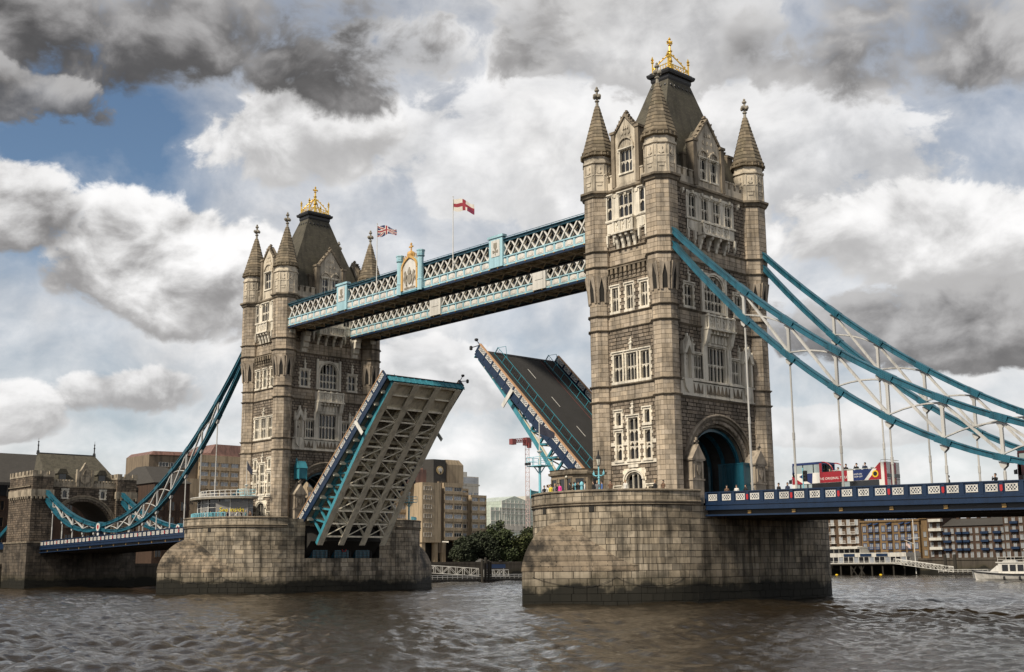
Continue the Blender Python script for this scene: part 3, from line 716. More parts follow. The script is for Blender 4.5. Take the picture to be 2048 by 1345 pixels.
        for k_, (e0, e1, d0, d1) in enumerate(((.0, .5, -.8, -.35), (.42, .95, -.5, .02), (.9, 1.35, -.1, .22), (1.3, 1.55, -.1, .42))):
            m = MB(); rings = []
            for i in range(n+1):
                t = PI*i/n; (ya, zaa), (yb, zbb) = arch_pt(t, e0), arch_pt(t, e1)
                rings.append([F(ya, zaa, d0), F(ya, zaa, d1-.08), F(lerp(ya, yb, .25), lerp(zaa, zbb, .25), d1), F(lerp(ya, yb, .7), lerp(zaa, zbb, .7), d1), F(yb, zbb, d1-.1), F(yb, zbb, d0)])
            m.loft(rings); 
            if k_ < 2:
                for s_ in (-1, 1): m.fbox(F, min(s_*(ARX+e0), s_*(ARX+e1)), max(s_*(ARX+e0), s_*(ARX+e1)), 10.4, ARS, d0, d1)
            m.build('archivolt', granite if k_ % 2 else mould, root)
        for s_ in (-1, 1):      # gabled buttresses flanking the roadway
            c = s_*5.9; w = 1.0; p = 1.45; m = MB()
            m.fbox(F, c-w-.12, c+w+.12, 10.4, 11.6, -.05, p+.14); m.fbox(F, c-w, c+w, 11.6, 15.7, -.05, p, .6); m.fbox(F, c-w-.1, c+w+.1, 13.2, 13.4, -.05, p+.1)
            m.poly(F, [(c-w-.22,15.6),(c+w+.22,15.6),(c,17.3)], -.05, p+.2); m.fbox(F, c-w-.16, c+w+.16, 15.45, 15.65, -.05, p+.16)
            m.fbox(F, c-.1, c+.1, 17.1, 18.1, p-.2, p+.02); m.fbox(F, c-.32, c+.32, 17.55, 17.75, p-.2, p+.02)
            m.fbox(F, c-.75, c-.5, 13.5, 15.3, p, p+.12); m.fbox(F, c+.5, c+.75, 13.5, 15.3, p, p+.12); m.poly(F, [(c-.75,15.3),(c+.75,15.3),(c,16.5)], p, p+.14)
            m.poly(F, [(c-.32,14.9),(c+.32,14.9),(c+.32,14.3),(c,13.8),(c-.32,14.3)], p, p+.16)
            m.build('buttress', granite, root)
        m = MB(); m.fbox(F, 3.55, 4.95, 10.6, 15.6, -3.0, .75); 
        for i in range(1, 6): m.fbox(F, 3.5, 3.55, 10.6, 15.6, -3.0+i*.6, -2.93+i*.6)
        m.fbox(F, 3.5, 5.0, 15.6, 15.75, -3.05, .8); m.build('steel_gate_leaf', chainblue, root)
        m = MB(); m.fbox(F, -4.95, -3.9, 10.6, 15.2, -3.0, .3); m.build('steel_gate_leaf', navy, root)
        return h
    hXp = road_face(FXp, True)
    # ---- masonry
    for F, hw, holes in ((FYm, 3.75, hY), (FYp, 3.75, []), (FXp, 7.4, hXp), (FXm, 7.4, [hXp[-1]])):
        for z0, z1 in ((10.4, 22.75), (24.85, 31.4), (33.4, 39.2), (41.35, 48.15)): ashlar(rockb, F, -hw, hw, z0, z1, .44, .85, holes=holes, rough=.09, bev=.05)
        for z0, z1 in ((22.95, 24.6), (31.6, 33.2), (39.45, 41.15)): ashlar(smooth, F, -hw, hw, z0, z1, .56, 1.25, holes=holes, rough=.02, bev=.02)
    for sx_ in (-1, 1):
        for sy_ in (-1, 1):
            c = (sx_*A, sy_*B)
            for k in range(8):
                an = k*PI/4; nx, ny = math.cos(an), math.sin(an)
                if nx*sx_ < -.1 and ny*sy_ < -.1: continue
                def F(u, z, d, c=c, nx=nx, ny=ny):
                    ap = turret_r(z)+d; s_ = ap*math.tan(PI/8)*u
                    return (c[0]+nx*ap-ny*s_, c[1]+ny*ap+nx*s_, z)
                gl = 2.0 if k % 2 == 0 else 2.0
                for z0, z1 in ((10.4, 22.75), (22.95, 24.6), (24.85, 31.4), (31.6, 33.2), (33.4, 39.2), (39.45, 41.15), (41.35, 48.1)):
                    ashlar(smooth, F, -1, 1, z0, z1, .56, 1.35, rough=.018, bev=.022)
    lay_stones(rockb, root, rockface, (S, 0, 0), 150); lay_stones(smooth, root, granite, (S, 0, 0), 150, name='ashlar_block')
    # pointed blind recesses where the turrets swell
    for sx_ in (-1, 1):
        for sy_ in (-1, 1):
            c = (sx_*A, sy_*B); m = MB()
            for k in range(8):
                an = k*PI/4; nx, ny = math.cos(an), math.sin(an)
                if nx*sx_ < -.1 and ny*sy_ < -.1: continue
                def P(u, z, d): ap = turret_r(z)+d; return (c[0]+nx*ap-ny*u, c[1]+ny*ap+nx*u, z)
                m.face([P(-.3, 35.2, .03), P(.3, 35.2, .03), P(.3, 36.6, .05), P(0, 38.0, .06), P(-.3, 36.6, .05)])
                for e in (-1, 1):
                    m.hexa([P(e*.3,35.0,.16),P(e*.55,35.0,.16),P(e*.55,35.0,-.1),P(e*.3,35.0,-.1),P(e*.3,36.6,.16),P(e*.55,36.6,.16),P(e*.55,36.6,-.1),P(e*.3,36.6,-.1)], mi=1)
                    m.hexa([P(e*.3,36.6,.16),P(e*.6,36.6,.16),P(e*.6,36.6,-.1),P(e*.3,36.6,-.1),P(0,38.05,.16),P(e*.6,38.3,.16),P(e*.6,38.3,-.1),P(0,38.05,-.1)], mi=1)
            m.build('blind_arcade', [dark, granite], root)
    # ---- string courses run round walls and turrets
    def course(z0, z1, p, name='string_course', mt=mould):
        m = MB(); h = z1-z0
        prof = [(-.1, z0), (p*.35, z0+h*.15), (p*.6, z0+h*.5), (p, z0+h*.62), (p, z0+h*.9), (p*.3, z1), (-.1, z1)]
        for F, hw in ((FYm, 3.72), (FYp, 3.72), (FXp, 7.38), (FXm, 7.38)):
            m.loft([[F(u, z, d) for d, z in prof] for u in (-hw, hw)])
        for sx_ in (-1, 1):
            for sy_ in (-1, 1):
                m.loft([octa((sx_*A, sy_*B), turret_r(z)+d, z) for d, z in prof])
        return m.build(name, mt, root)
    for z in (22.75, 24.6, 31.4, 33.2, 39.2, 41.15): course(z-.04, z+.27, .24)
    course(10.4, 11.3, .3, 'plinth'); course(48.05, 48.95, .5, 'cornice')
    m = MB()                    # gargoyle bosses under the cornice
    for F, hw in ((FYm, 3.5), (FXp, 7.2), (FYp, 3.5), (FXm, 7.2)):
        n = 5 if hw < 5 else 9
        for i in range(n): u = lerp(-hw, hw, i/(n-1)); m.fbox(F, u-.16, u+.16, 47.75, 48.15, 0, .45, R.random()); m.poly(F, [(u-.16,47.75),(u+.16,47.75),(u,47.45)], 0, .3)
    m.build('cornice_boss', portland, root)
    # ---- parapets between gables and turrets
    for F, hw, gw in ((FYm, 3.7, 1.95), (FYp, 3.7, 1.95), (FXp, 7.4, 2.9), (FXm, 7.4, 2.9)):
        for s_ in (-1, 1):
            m = MB(); a0, a1 = sorted((s_*gw, s_*hw)); n = max(2, round((a1-a0)/1.05))
            m.fbox(F, a0, a1, 48.9, 49.9, -.5, .1)
            for i in range(n):
                c = lerp(a0, a1, (i+.5)/n); w = (a1-a0)/n*.3; m.fbox(F, c-w, c+w, 49.9, 50.75, -.5, .1, R.random()); m.fbox(F, c-w-.08, c+w+.08, 50.7, 50.86, -.56, .18)
            m.build('battlement', upperstone, root)
    # ---- corner turrets: octagonal lantern, spire, cross
    for sx_ in (-1, 1):
        for sy_ in (-1, 1):
            c = (sx_*A, sy_*B); m = MB()
            m.loft([octa(c, 1.8, z) for z in (48.9, 51.0)]); m.loft([octa(c, 1.86, 51.0), octa(c, 1.86, 51.15), octa(c, 1.78, 51.2), octa(c, 1.78, 52.5), octa(c, 1.95, 52.6), octa(c, 1.95, 52.85), octa(c, 1.78, 52.9), octa(c, 1.78, 53.5), octa(c, 1.92, 53.65)])
            for k in range(8):  # blind tracery on each side
                an = k*PI/4; nx, ny = math.cos(an), math.sin(an)
                P = lambda u, v, d: (c[0]+nx*(1.79+d)-ny*u, c[1]+ny*(1.79+d)+nx*u, v)
                for e in (-.62, .5): m.fbox(P, e, e+.12, 49.0, 52.4, 0, .09)
                m.poly(P, [(-.3,51.4),(0,51.2),(.3,51.4),(.12,51.75),(.2,52.1),(0,52.35),(-.2,52.1),(-.12,51.75)], 0, .1); m.fbox(P, -.45, .45, 50.15, 50.3, 0, .08)
                m.fbox(P, -.3, .3, 49.7, 50.05, 0, .08)
            m.build('turret_lantern', upperstone, root)
            m = MB()
            m.loft([octa(c, r, z) for r, z in ((1.8,53.5),(2.12,53.62),(2.12,53.85),(1.95,53.95),(2.05,54.05),(2.05,54.25))], t=.3)
            for k in range(8):
                an = k*PI/4+PI/16
                for q in (0, PI/8): P = (c[0]+2.08*math.cos(an+q), c[1]+2.08*math.sin(an+q)); m.box(P[0]-.13, P[0]+.13, P[1]-.13, P[1]+.13, 53.6, 53.98, R.random())
            m.build('spire_cornice', conestone, root)
            n = 13; m = MB()
            for i in range(n):
                z0, z1 = lerp(54.2, 60.6, i/n), lerp(54.2, 60.6, (i+1)/n); r0, r1 = lerp(1.9, .26, i/n), lerp(1.9, .26, (i+1)/n)
                o0, o1, o2 = octa(c, r0+.06, z0), octa(c, r0+.05, z0+.07), octa(c, r1+.01, z1)
                for k in range(8):
                    k2 = (k+1) % 8; mid = lambda o, f: tuple(lerp(o[k][j], o[k2][j], f) for j in range(3))
                    f = .5+.2*((i % 2)*2-1)*(1 if i < 9 else 0)
                    for f0, f1 in ((0, f), (f, 1)) if i < 9 else ((0, 1),):
                        t = R.random(); m.face([mid(o0, f0), mid(o0, f1), mid(o1, f1), mid(o1, f0)], t); m.face([mid(o1, f0), mid(o1, f1), mid(o2, f1), mid(o2, f0)], t)
            m.build('spire', conestone, root)
            m = MB(); m.lathe(c, [(.28,60.5),(.34,60.62),(.2,60.75),(.17,61.2),(.3,61.3),(.3,61.42),(.16,61.5),(.15,62.6),(.3,62.72),(.3,62.9),(.12,63.0),(.18,63.15),(.02,63.35)], 8)
            for ax in (0, 1):
                for e in (-1, 1):
                    p = (c[0]+(e*.42 if ax == 0 else 0), c[1]+(e*.42 if ax else 0)); m.lathe(p, [(.02,61.7),(.2,61.82),(.24,61.98),(.2,62.15),(.02,62.28)], 6)
            m.box(c[0]-.42, c[0]+.42, c[1]-.1, c[1]+.1, 61.86, 62.1); m.box(c[0]-.1, c[0]+.1, c[1]-.42, c[1]+.42, 61.87, 62.09)
            m.build('cross_finial', stain_shade_m, root)
    # ---- gables and roofs
    gable(root, offF(FYm, -.1), 1.95, 48.9, 55.6, 57.9, [(-1.1, 1.1, 50.6, 53.7)])
    gable(root, offF(FYp, -.1), 1.95, 48.9, 55.6, 57.9, [(-1.1, 1.1, 50.6, 53.7)])
    for F in (FXp, FXm): gable(root, offF(F, -.1), 2.75, 48.9, 54.4, 57.9, [(-1.75, -.28, 50.0, 52.9), (.28, 1.75, 50.0, 52.9)])
    m = MB(); rings = []
    for (z, hx, hy) in ((49.6, 4.75, 8.4), (51.5, 4.2, 7.6), (55, 3.4, 6.0), (60, 2.28, 3.85), (64.3, 1.35, 2.15)):
        rings.append([(-hx,-hy,z),(hx,-hy,z),(hx,hy,z),(-hx,hy,z)])
    m.loft(rings, cap0=False); m.build('roof', slate, root)
    m = MB(); m.box(-4.9, 4.9, -8.6, 8.6, 49.3, 49.6); m.build('roof_gutter', lead, root)
    for F, hw, za, dp in ((FYm, 1.6, 57.3, 4.6), (FYp, 1.6, 57.3, 4.6), (FXp, 2.45, 57.2, 3.4), (FXm, 2.45, 57.2, 3.4)):
        m = MB(); zs = 54.2; m.poly(F, [(-hw,49.5),(hw,49.5),(hw,zs),(0,za),(-hw,zs)], -dp, -.75); o = m.build('dormer', slate, root)
        k = MB()
        for e in (-1, 1):       # chimney-like shoulders beside the dormers
            u = e*(hw+.75); k.fbox(F, u-.45, u+.45, 49.5, 53.2, -1.9, -.9); k.fbox(F, u-.55, u+.55, 53.1, 53.4, -2.0, -.8)
        k.build('dormer_shoulder', conestone, o)
    m = MB()
    for i in range(6):
        for e in (-1, 1):
            m.lathe((e*1.52, lerp(-1.9, 1.9, i/5)), [(.02,63.25),(.16,63.32),(.19,63.45),(.16,63.6),(.02,63.66)], 8)
    for i in range(4):
        for e in (-1, 1): m.lathe((lerp(-1.1, 1.1, i/3), e*2.45), [(.02,63.25),(.16,63.32),(.19,63.45),(.16,63.6),(.02,63.66)], 8)
    m.build('roof_vent', lead, root)
    m = MB(); rings = []
    for z, e in ((64.2,.0),(64.5,.12),(64.9,.12),(65.0,.4),(65.25,.5),(65.45,.5),(65.5,.2),(65.7,.2)): rings.append([(-1.35-e,-2.15-e,z),(1.35+e,-2.15-e,z),(1.35+e,2.15+e,z),(-1.35-e,2.15+e,z)])
    m.loft(rings); m.build('roof_crest_platform', lead, root)
    cr = MB()                   # gilded crown
    for sx_ in (-1, 1):
        for sy_ in (-1, 1):
            p = (sx_*1.3, sy_*2.0); cr.lathe(p, [(.16,65.6),(.2,65.7),(.11,65.9),(.1,67.1),(.2,67.2),(.2,67.32),(.1,67.4),(.22,67.6),(.12,67.8),(.02,68.1)], 6)
            # ribs of the crown sweep up to the middle
            pts = [(p[0]*(1-t)**1.0, p[1]*(1-t), 66.0+2.7*t**.8) for t in [i/6 for i in range(7)]]; cr.tube(pts, .09, 5)
            pts = [(p[0]*(1-t), p[1]*(1-t), 65.8+1.6*t**1.6) for t in [i/6 for i in range(7)]]; cr.tube(pts, .06, 5)
            for t in (.2, .4, .6, .8): cr.lathe((p[0]*(1-t), p[1]*(1-t)), [(.02,66.0+2.7*t**.8-.02),(.15,66.0+2.7*t**.8+.12),(.02,66.0+2.7*t**.8+.3)], 5)
    for z in (65.75, 66.45):
        for a0, a1 in (((-1.3,-2),(1.3,-2)),((1.3,-2),(1.3,2)),((1.3,2),(-1.3,2)),((-1.3,2),(-1.3,-2))): cr.beam((*a0,z),(*a1,z),.09,.09)
    for i in range(9):
        y = lerp(-2, 2, i/8)
        for e in (-1.3, 1.3): cr.beam((e,y,65.7),(e,y,66.55),.07,.07); cr.beam((e,y,65.8),(e,y+(.5 if i < 8 else 0),66.4),.05,.05)
    for i in range(1, 6):
        x = lerp(-1.3, 1.3, i/6)
        for e in (-2, 2): cr.beam((x,e,65.7),(x,e,66.55),.07,.07)
    cr.lathe((0,0), [(.2,65.7),(.2,67.4),(.34,67.6),(.22,67.8),(.2,68.8),(.34,69.0),(.16,69.1),(.12,69.7),(.25,69.8),(.1,69.95),(.1,70.5),(.2,70.65),(.02,70.95)], 8)
    cr.box(-.07,.07,-.42,.42,70.1,70.3); cr.box(-.42,.42,-.07,.07,70.11,70.29)
    for e in (-.42,.42): cr.lathe((0,e),[(.02,70.02),(.15,70.2),(.02,70.38)],5)
    cr.build('gilded_crown', gold, root)
    # ---- passage through the tower
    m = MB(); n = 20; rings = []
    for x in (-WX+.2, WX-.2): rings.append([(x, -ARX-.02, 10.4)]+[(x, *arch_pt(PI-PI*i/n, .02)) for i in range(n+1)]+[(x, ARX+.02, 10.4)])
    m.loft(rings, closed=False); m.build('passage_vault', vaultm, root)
    for i in range(5):
        x = lerp(-4.2, 4.4, i/4); m = MB(); rings = []
        for j in range(n+1):
            t = PI-PI*j/n; (y0, z0), (y1, z1) = arch_pt(t, -.03), arch_pt(t, -.4); rings.append([(x-.16,y0,z0),(x+.16,y0,z0),(x+.16,y1,z1),(x-.16,y1,z1)])
        m.loft(rings)
        for s_ in (-1, 1): m.box(x-.16, x+.16, min(s_*(ARX-.03), s_*(ARX-.4)), max(s_*(ARX-.03), s_*(ARX-.4)), 10.5, ARS)
        m.build('vault_rib', chainblue, root)
    m = MB(); m.box(-WX+.1, WX-.1, -ARX, ARX, ROAD-.3, ROAD+.02); m.build('passage_road', asphalt, root)
    return root
tw = make_tower(); tw.location = (S, 0, 0)
tag(tw, 'near stone bridge tower on the right, with suspension chains leaving it to the right', 'tower', 'bridge towers')
tw2 = copy_tree(tw); tw2.location = (-S, 0, 0)
tag(tw2, 'far stone bridge tower on the left, half hidden behind the raised leaf', 'tower', 'bridge towers')

# ------------------------------------------------------------------ shared ironwork
def tracery_mesh(w, h):
    """openwork parapet panel: crosses inside lozenges, in white ironwork"""
    m = MB(); d = .05; t = .07
    I = lambda u, v, q: (u, -q, v)
    for a0, a1, b0, b1 in ((-w/2, w/2, -h/2, -h/2+t), (-w/2, w/2, h/2-t, h/2), (-w/2, -w/2+t, -h/2, h/2), (w/2-t, w/2, -h/2, h/2)): m.fbox(I, a0, a1, b0, b1, 0, d)
    n = 2; q = w/n/2; zz = h/2
    for i in range(n):
        c = lerp(-w/2, w/2, (i+.5)/n); r = .1
        for k, (p0, p1) in enumerate((((c-q,-zz),(c+q,zz)), ((c-q,zz),(c+q,-zz)), ((c-q,0),(c,zz)), ((c,zz),(c+q,0)), ((c+q,0),(c,-zz)), ((c,-zz),(c-q,0)))):
            m.beam(I(*p0, d*.5-.002*k), I(*p1, d*.5-.002*k), .03, .06, up=(0,0,1))
        m.poly(I, [(c+r*math.cos(k*PI/4), r*math.sin(k*PI/4)) for k in range(8)], .004, d+.004)
    return m.mesh('parapet_panel', white)
PANEL = tracery_mesh(1.12, .66)
def lk(o, me_name, me, parent, M4):
    c = bpy.data.objects.new(me_name, me); COL.objects.link(c); c.parent = parent; c.matrix_local = M4; return c
def frame_m(o, ux, uz):     # matrix from origin, horizontal axis and up axis
    ux = Vector(ux).normalized(); uz = Vector(uz).normalized(); uy = uz.cross(ux)
    return Matrix(((ux.x, uy.x, uz.x, o[0]), (ux.y, uy.y, uz.y, o[1]), (ux.z, uy.z, uz.z, o[2]), (0, 0, 0, 1)))
# ------------------------------------------------------------------ high level walkways
XI = S-WX-.05
def make_walkway(y0, y1, near):
    root = empty('high_walkway', (0, (y0+y1)/2, 43.0)); P = lambda x, y, z: (x, y-(y0+y1)/2, z-43.0)
    def bx(m, x0, x1, ya, yb, z0, z1, **k): a_ = P(x0, ya, z0); b_ = P(x1, yb, z1); m.box(a_[0], b_[0], a_[1], b_[1], a_[2], b_[2], **k)
    for s_, ys in ((-1, y0), (1, y1)):      # the two fascias
        m = MB(); o_ = lambda d: ys+s_*d
        def sb(x0, x1, d0, d1, z0, z1): a_, b_ = sorted((o_(d0), o_(d1))); bx(m, x0, x1, a_, b_, z0, z1)
        sb(-XI, XI, -.3, 0, 43.28, 44.4); sb(-XI, XI, -.3, .16, 44.36, 44.52); sb(-XI, XI, -.3, .12, 43.2, 43.36)
        n = 40
        for i in range(n+1): x = lerp(-XI+.1, XI-.1, i/n); sb(x-.13, x+.13, -.1, .09, 43.3, 44.4)
        m.build('fascia', paleblue, root)
        m = MB(); a_, b_ = sorted((o_(-.25), o_(.1))); bx(m, -XI, XI, a_, b_, 42.86, 43.16); m.build('bottom_flange', navy, root)
        pm = MB(); w = 2*XI/n/2-.2
        pm.poly(lambda u, v, d: (u, s_*d, v), [(-w,-.36),(w,-.36),(w,.2),(w*.6,.36),(0,.42),(-w*.6,.36),(-w,.2)], 0, .05)
        for e in (-1, 1): pm.poly(lambda u, v, d: (u, s_*d, v), [(0,-.22),(e*w*.6,-.22),(e*w*.7,.05),(e*w*.3,.2),(0,.1)], .04, .09)
        pme = pm.mesh('fascia_panel', white)
        bm = MB(); bm.lathe((0,0), [(.02,-.1),(.11,-.05),(.11,.05),(.02,.1)], 6); bme = bm.mesh('boss', ochre)
        if s_ < 0 or not near:
            if s_ < 0:
                for i in range(n):
                    x = lerp(-XI+.1, XI-.1, (i+.5)/n); lk(None, 'fascia_panel', pme, root, Matrix.Translation(P(x, ys-.004, 43.86)))
                    lk(None, 'boss', bme, root, Matrix.Translation(P(x-.9, ys-.16, 43.14)))
        # lattice web: crossing flats
        k = 46; dx = 2*XI/k; z0, z1 = 44.5, 46.62
        for j, sg in enumerate((1, -1)):
            bmh = MB(); bmh.beam((-sg*dx*.5, 0, -(z1-z0)/2), (sg*dx*.5, 0, (z1-z0)/2), .26 if False else .2, .15, up=(0,1,0)); bme2 = bmh.mesh('lattice_bar', white)
            if s_ < 0:
                for i in range(k): lk(None, 'lattice_bar', bme2, root, Matrix.Translation(P(-XI+dx*(i+.5), ys-s_*.06-j*s_*.1, (z0+z1)/2)))
            else:
                jm = MB()
                for i in range(k): q = P(-XI+dx*(i+.5), ys-.06-j*.1, (z0+z1)/2); jm.beam((q[0]-sg*dx*.5, q[1], q[2]-(z1-z0)/2), (q[0]+sg*dx*.5, q[1], q[2]+(z1-z0)/2), .2, .15, up=(0,1,0))
                jm.build('inner_lattice', white, root)
        if s_ < 0:
            jm = MB()
            for i in range(k):
                for sg in (1, -1): q = P(-XI+dx*(i+.5), ys+.5, (z0+z1)/2); jm.beam((q[0]-sg*dx*.5, q[1], q[2]-(z1-z0)/2), (q[0]+sg*dx*.5, q[1], q[2]+(z1-z0)/2), .12, .12, up=(0,1,0))
            jm.build('inner_lattice', stain_shade_m, root)
        m = MB(); a_, b_ = sorted((o_(-.35), o_(.08))); bx(m, -XI, XI, a_, b_, 46.55, 46.86); a_, b_ = sorted((o_(-.1), o_(.3))); bx(m, -XI, XI, a_, b_, 46.84, 46.92); m.build('top_chord', chainblue, root)
    m = MB()
    for s_, yy in ((-1, y0+.85), (1, y1-.85)): bx(m, -XI, XI, yy-.02, yy+.02, 44.6, 46.6)
    m.build('glazing', glass, root)
    m = MB(); ym = (y0+y1)/2
    m.loft([[P(x, y0-.25, 46.93), P(x, y0+.4, 47.1), P(x, ym, 47.35), P(x, y1-.4, 47.1), P(x, y1+.25, 46.93), P(x, ym, 46.96)] for x in (-XI, XI)]); m.build('roof', lead, root)
    m = MB()                                # soffit: plate, cross beams and diagonals
    bx(m, -XI, XI, y0+.3, y1-.3, 43.35, 43.4); m.build('soffit_plate', soffitm, root)
    m = MB(); n = 26
    for i in range(n+1):
        x = lerp(-XI+.1, XI-.1, i/n); bx(m, x-.1, x+.1, y0+.25, y1-.25, 43.0, 43.34)
        if i < n:
            x2 = lerp(-XI+.1, XI-.1, (i+1)/n); m.beam(P(x, y0+.3, 43.14), P(x2, ym, 43.14), .16, .1); m.beam(P(x, y1-.3, 43.14), P(x2, ym, 43.14), .16, .1)
    for yy in (ym,): bx(m, -XI, XI, yy-.12, yy+.12, 43.02, 43.3)
    m.build('soffit_bracing', cream, root)
    for s_ in (-1, 1):                      # stone corbels carrying the ends
        for yy in (y0+.75, y1-.75):
            k = MB(); k.poly(lambda u, v, d: (s_*(XI+.02-u), P(0, yy, 0)[1]+d, v-43), [(0,39.4),(.35,39.5),(.45,40.1),(.8,40.3),(.9,41.0),(1.25,41.2),(1.3,42.1),(1.5,42.2),(1.5,42.85),(0,42.85)], -.55, .55); k.build('corbel', portland, root)
    # pilaster panels
    for x in ((-18.6, 17.6) if near else (-12., 12.)):
        m = MB(); bx(m, x-1.35, x+1.35, y0-.34, y0+.3, 43.25, 47.35); bx(m, x-1.55, x+1.55, y0-.48, y0+.3, 47.3, 47.62); 
        m.build('pilaster', paleblue if near else white, root)
        m = MB(); bx(m, x-.85, x+.85, y0-.4, y0-.3, 44.7, 47.0); m.build('pilaster_panel', white, root)
        if near:
            m = MB(); I = lambda u, v, d: P(x+u, y0-.4-d, v)
            m.poly(I, [(-.3,46.6),(.3,46.6),(.32,46.0),(0,45.5),(-.32,46.0)], 0, .06); m.fbox(I, -.06, .06, 44.9, 45.5, 0, .05); m.poly(I, [(-.5,45.2),(-.1,45.3),(-.2,45.55),(-.55,45.6)], 0, .05); m.poly(I, [(.5,45.2),(.1,45.3),(.2,45.55),(.55,45.6)], 0, .05); m.build('monogram', stain_shade_m, root)
    if near:                                # arms over the middle of the span
        x = -1.1; I = lambda u, v, d: P(x+u, y0-.3-d, v)
        m = MB()
        for e in (-2.45, 2.45):
            q = P(x+e, y0-.35, 43); m.lathe((q[0], q[1]), [(.5,.0),(.5,1.5),(.56,1.55),(.56,1.65),(.44,1.7),(.44,4.9),(.6,5.05),(.62,5.15),(.5,5.2),(.56,5.35),(.6,5.75),(.66,5.8),(.66,5.95),(.2,6.05)], 8, PI/8)
        m.fbox(I, -2.1, 2.1, 43.1, 47.6, -.3, .1); m.poly(I, [(-2.1,47.6),(2.1,47.6),(2.1,47.75),(0,48.6),(-2.1,47.75)], -.3, .12); m.build('arms_frame', paleblue, root)
        n = 12; m = MB()
        og = lambda t, e: ((1.65+e)*(-math.cos(PI*t)), 46.6+(1.3+e)*math.sin(PI*t)**.85*(1+.28*(1-abs(2*t-1))**2))
        for i in range(n):
            t0, t1 = i/n, (i+1)/n; m.poly(I, [og(t0, 0), og(t0, .28), og(t1, .28), og(t1, 0)], .08, .34)
        m.fbox(I, -2.0, -1.6, 43.5, 46.7, .08, .28); m.fbox(I, 1.6, 2.0, 43.5, 46.7, .08, .28); m.build('arms_arch', ochre, root)
        m = MB(); m.poly(I, [(-1.65,43.5),(1.65,43.5),(1.65,46.6)]+[og(1-i/10, -.02) for i in range(1, 10)]+[(-1.65,46.6)], .06, .13); o = m.build('arms_field', white, root)
        m = MB()                            # shield, supporters, helm, scroll in relief
        m.poly(I, [(-.5,45.7),(.5,45.7),(.55,45.0),(.3,44.5),(0,44.3),(-.3,44.5),(-.55,45.0)], .12, .26); m.poly(I, [(-.3,45.8),(.3,45.8),(.35,46.2),(.15,46.5),(0,46.85),(-.15,46.5),(-.35,46.2)], .12, .3)
        for e in (-1, 1):
            m.poly(I, [(e*.6,44.2),(e*.8,44.1),(e*.95,44.7),(e*1.2,45.2),(e*1.1,45.7),(e*1.25,46.1),(e*.95,46.35),(e*.8,46.0),(e*.62,45.6),(e*.8,45.1),(e*.65,44.7)], .12, .28); m.poly(I, [(e*1.2,44.6),(e*1.45,45.0),(e*1.35,45.5),(e*1.3,45.0)], .12, .2)
        m.poly(I, [(-1.3,43.8),(-.6,44.0),(0,43.85),(.6,44.0),(1.3,43.8),(1.2,43.65),(0,43.68),(-1.2,43.65)], .12, .2); m.build('arms_relief', stain_shade_m, o)
        m = MB(); q = P(x, y0-.2, 43); m.lathe((q[0], q[1]), [(.5,5.3),(.6,5.8),(.55,6.1),(.2,6.3),(.12,6.35),(.12,7.5),(.02,7.6)], 8); m.fbox(I, -.42, .42, 49.85, 50.05, -.18, 0.02); m.fbox(I, -.2, .2, 50.3, 50.42, -.15, 0)
        for e in (-1, 1):
            for i in range(3): m.fbox(I, e*(.8+i*.42)-.06, e*(.8+i*.42)+.06, 48.3-i*.17, 48.85-i*.17, -.1, .02); m.lathe(P(x+e*(.8+i*.42), y0-.26, 0)[:2], [(.02,5.75-i*.17),(.12,5.85-i*.17),(.02,6.0-i*.17)], 5)
        m.build('arms_crest', ochre, root)
        m = MB(); bx(m, x-3.0, x+3.0, y0-.5, y0-.1, 43.0, 43.25); m.build('arms_sill', chainblue, root)
    m = MB()                                # service rail along the roof
    for i in range(31):
        x = lerp(-XI+1, XI-1, i/30); m.beam(P(x, y0+.2, 47.0), P(x, y0+.2, 47.28), .04, .04)
    m.beam(P(-XI, y0+.2, 47.27), P(XI, y0+.2, 47.27), .06, .06); m.build('roof_rail', chainblue, root)
    return root
wk = tag(make_walkway(-9.0, -4.4, True), 'nearer high-level lattice walkway with the coat of arms at its middle', 'walkway', 'high-level walkways')
wk2 = tag(make_walkway(4.4, 9.0, False), 'farther high-level lattice walkway, lower in the picture, without a coat of arms', 'walkway', 'high-level walkways')
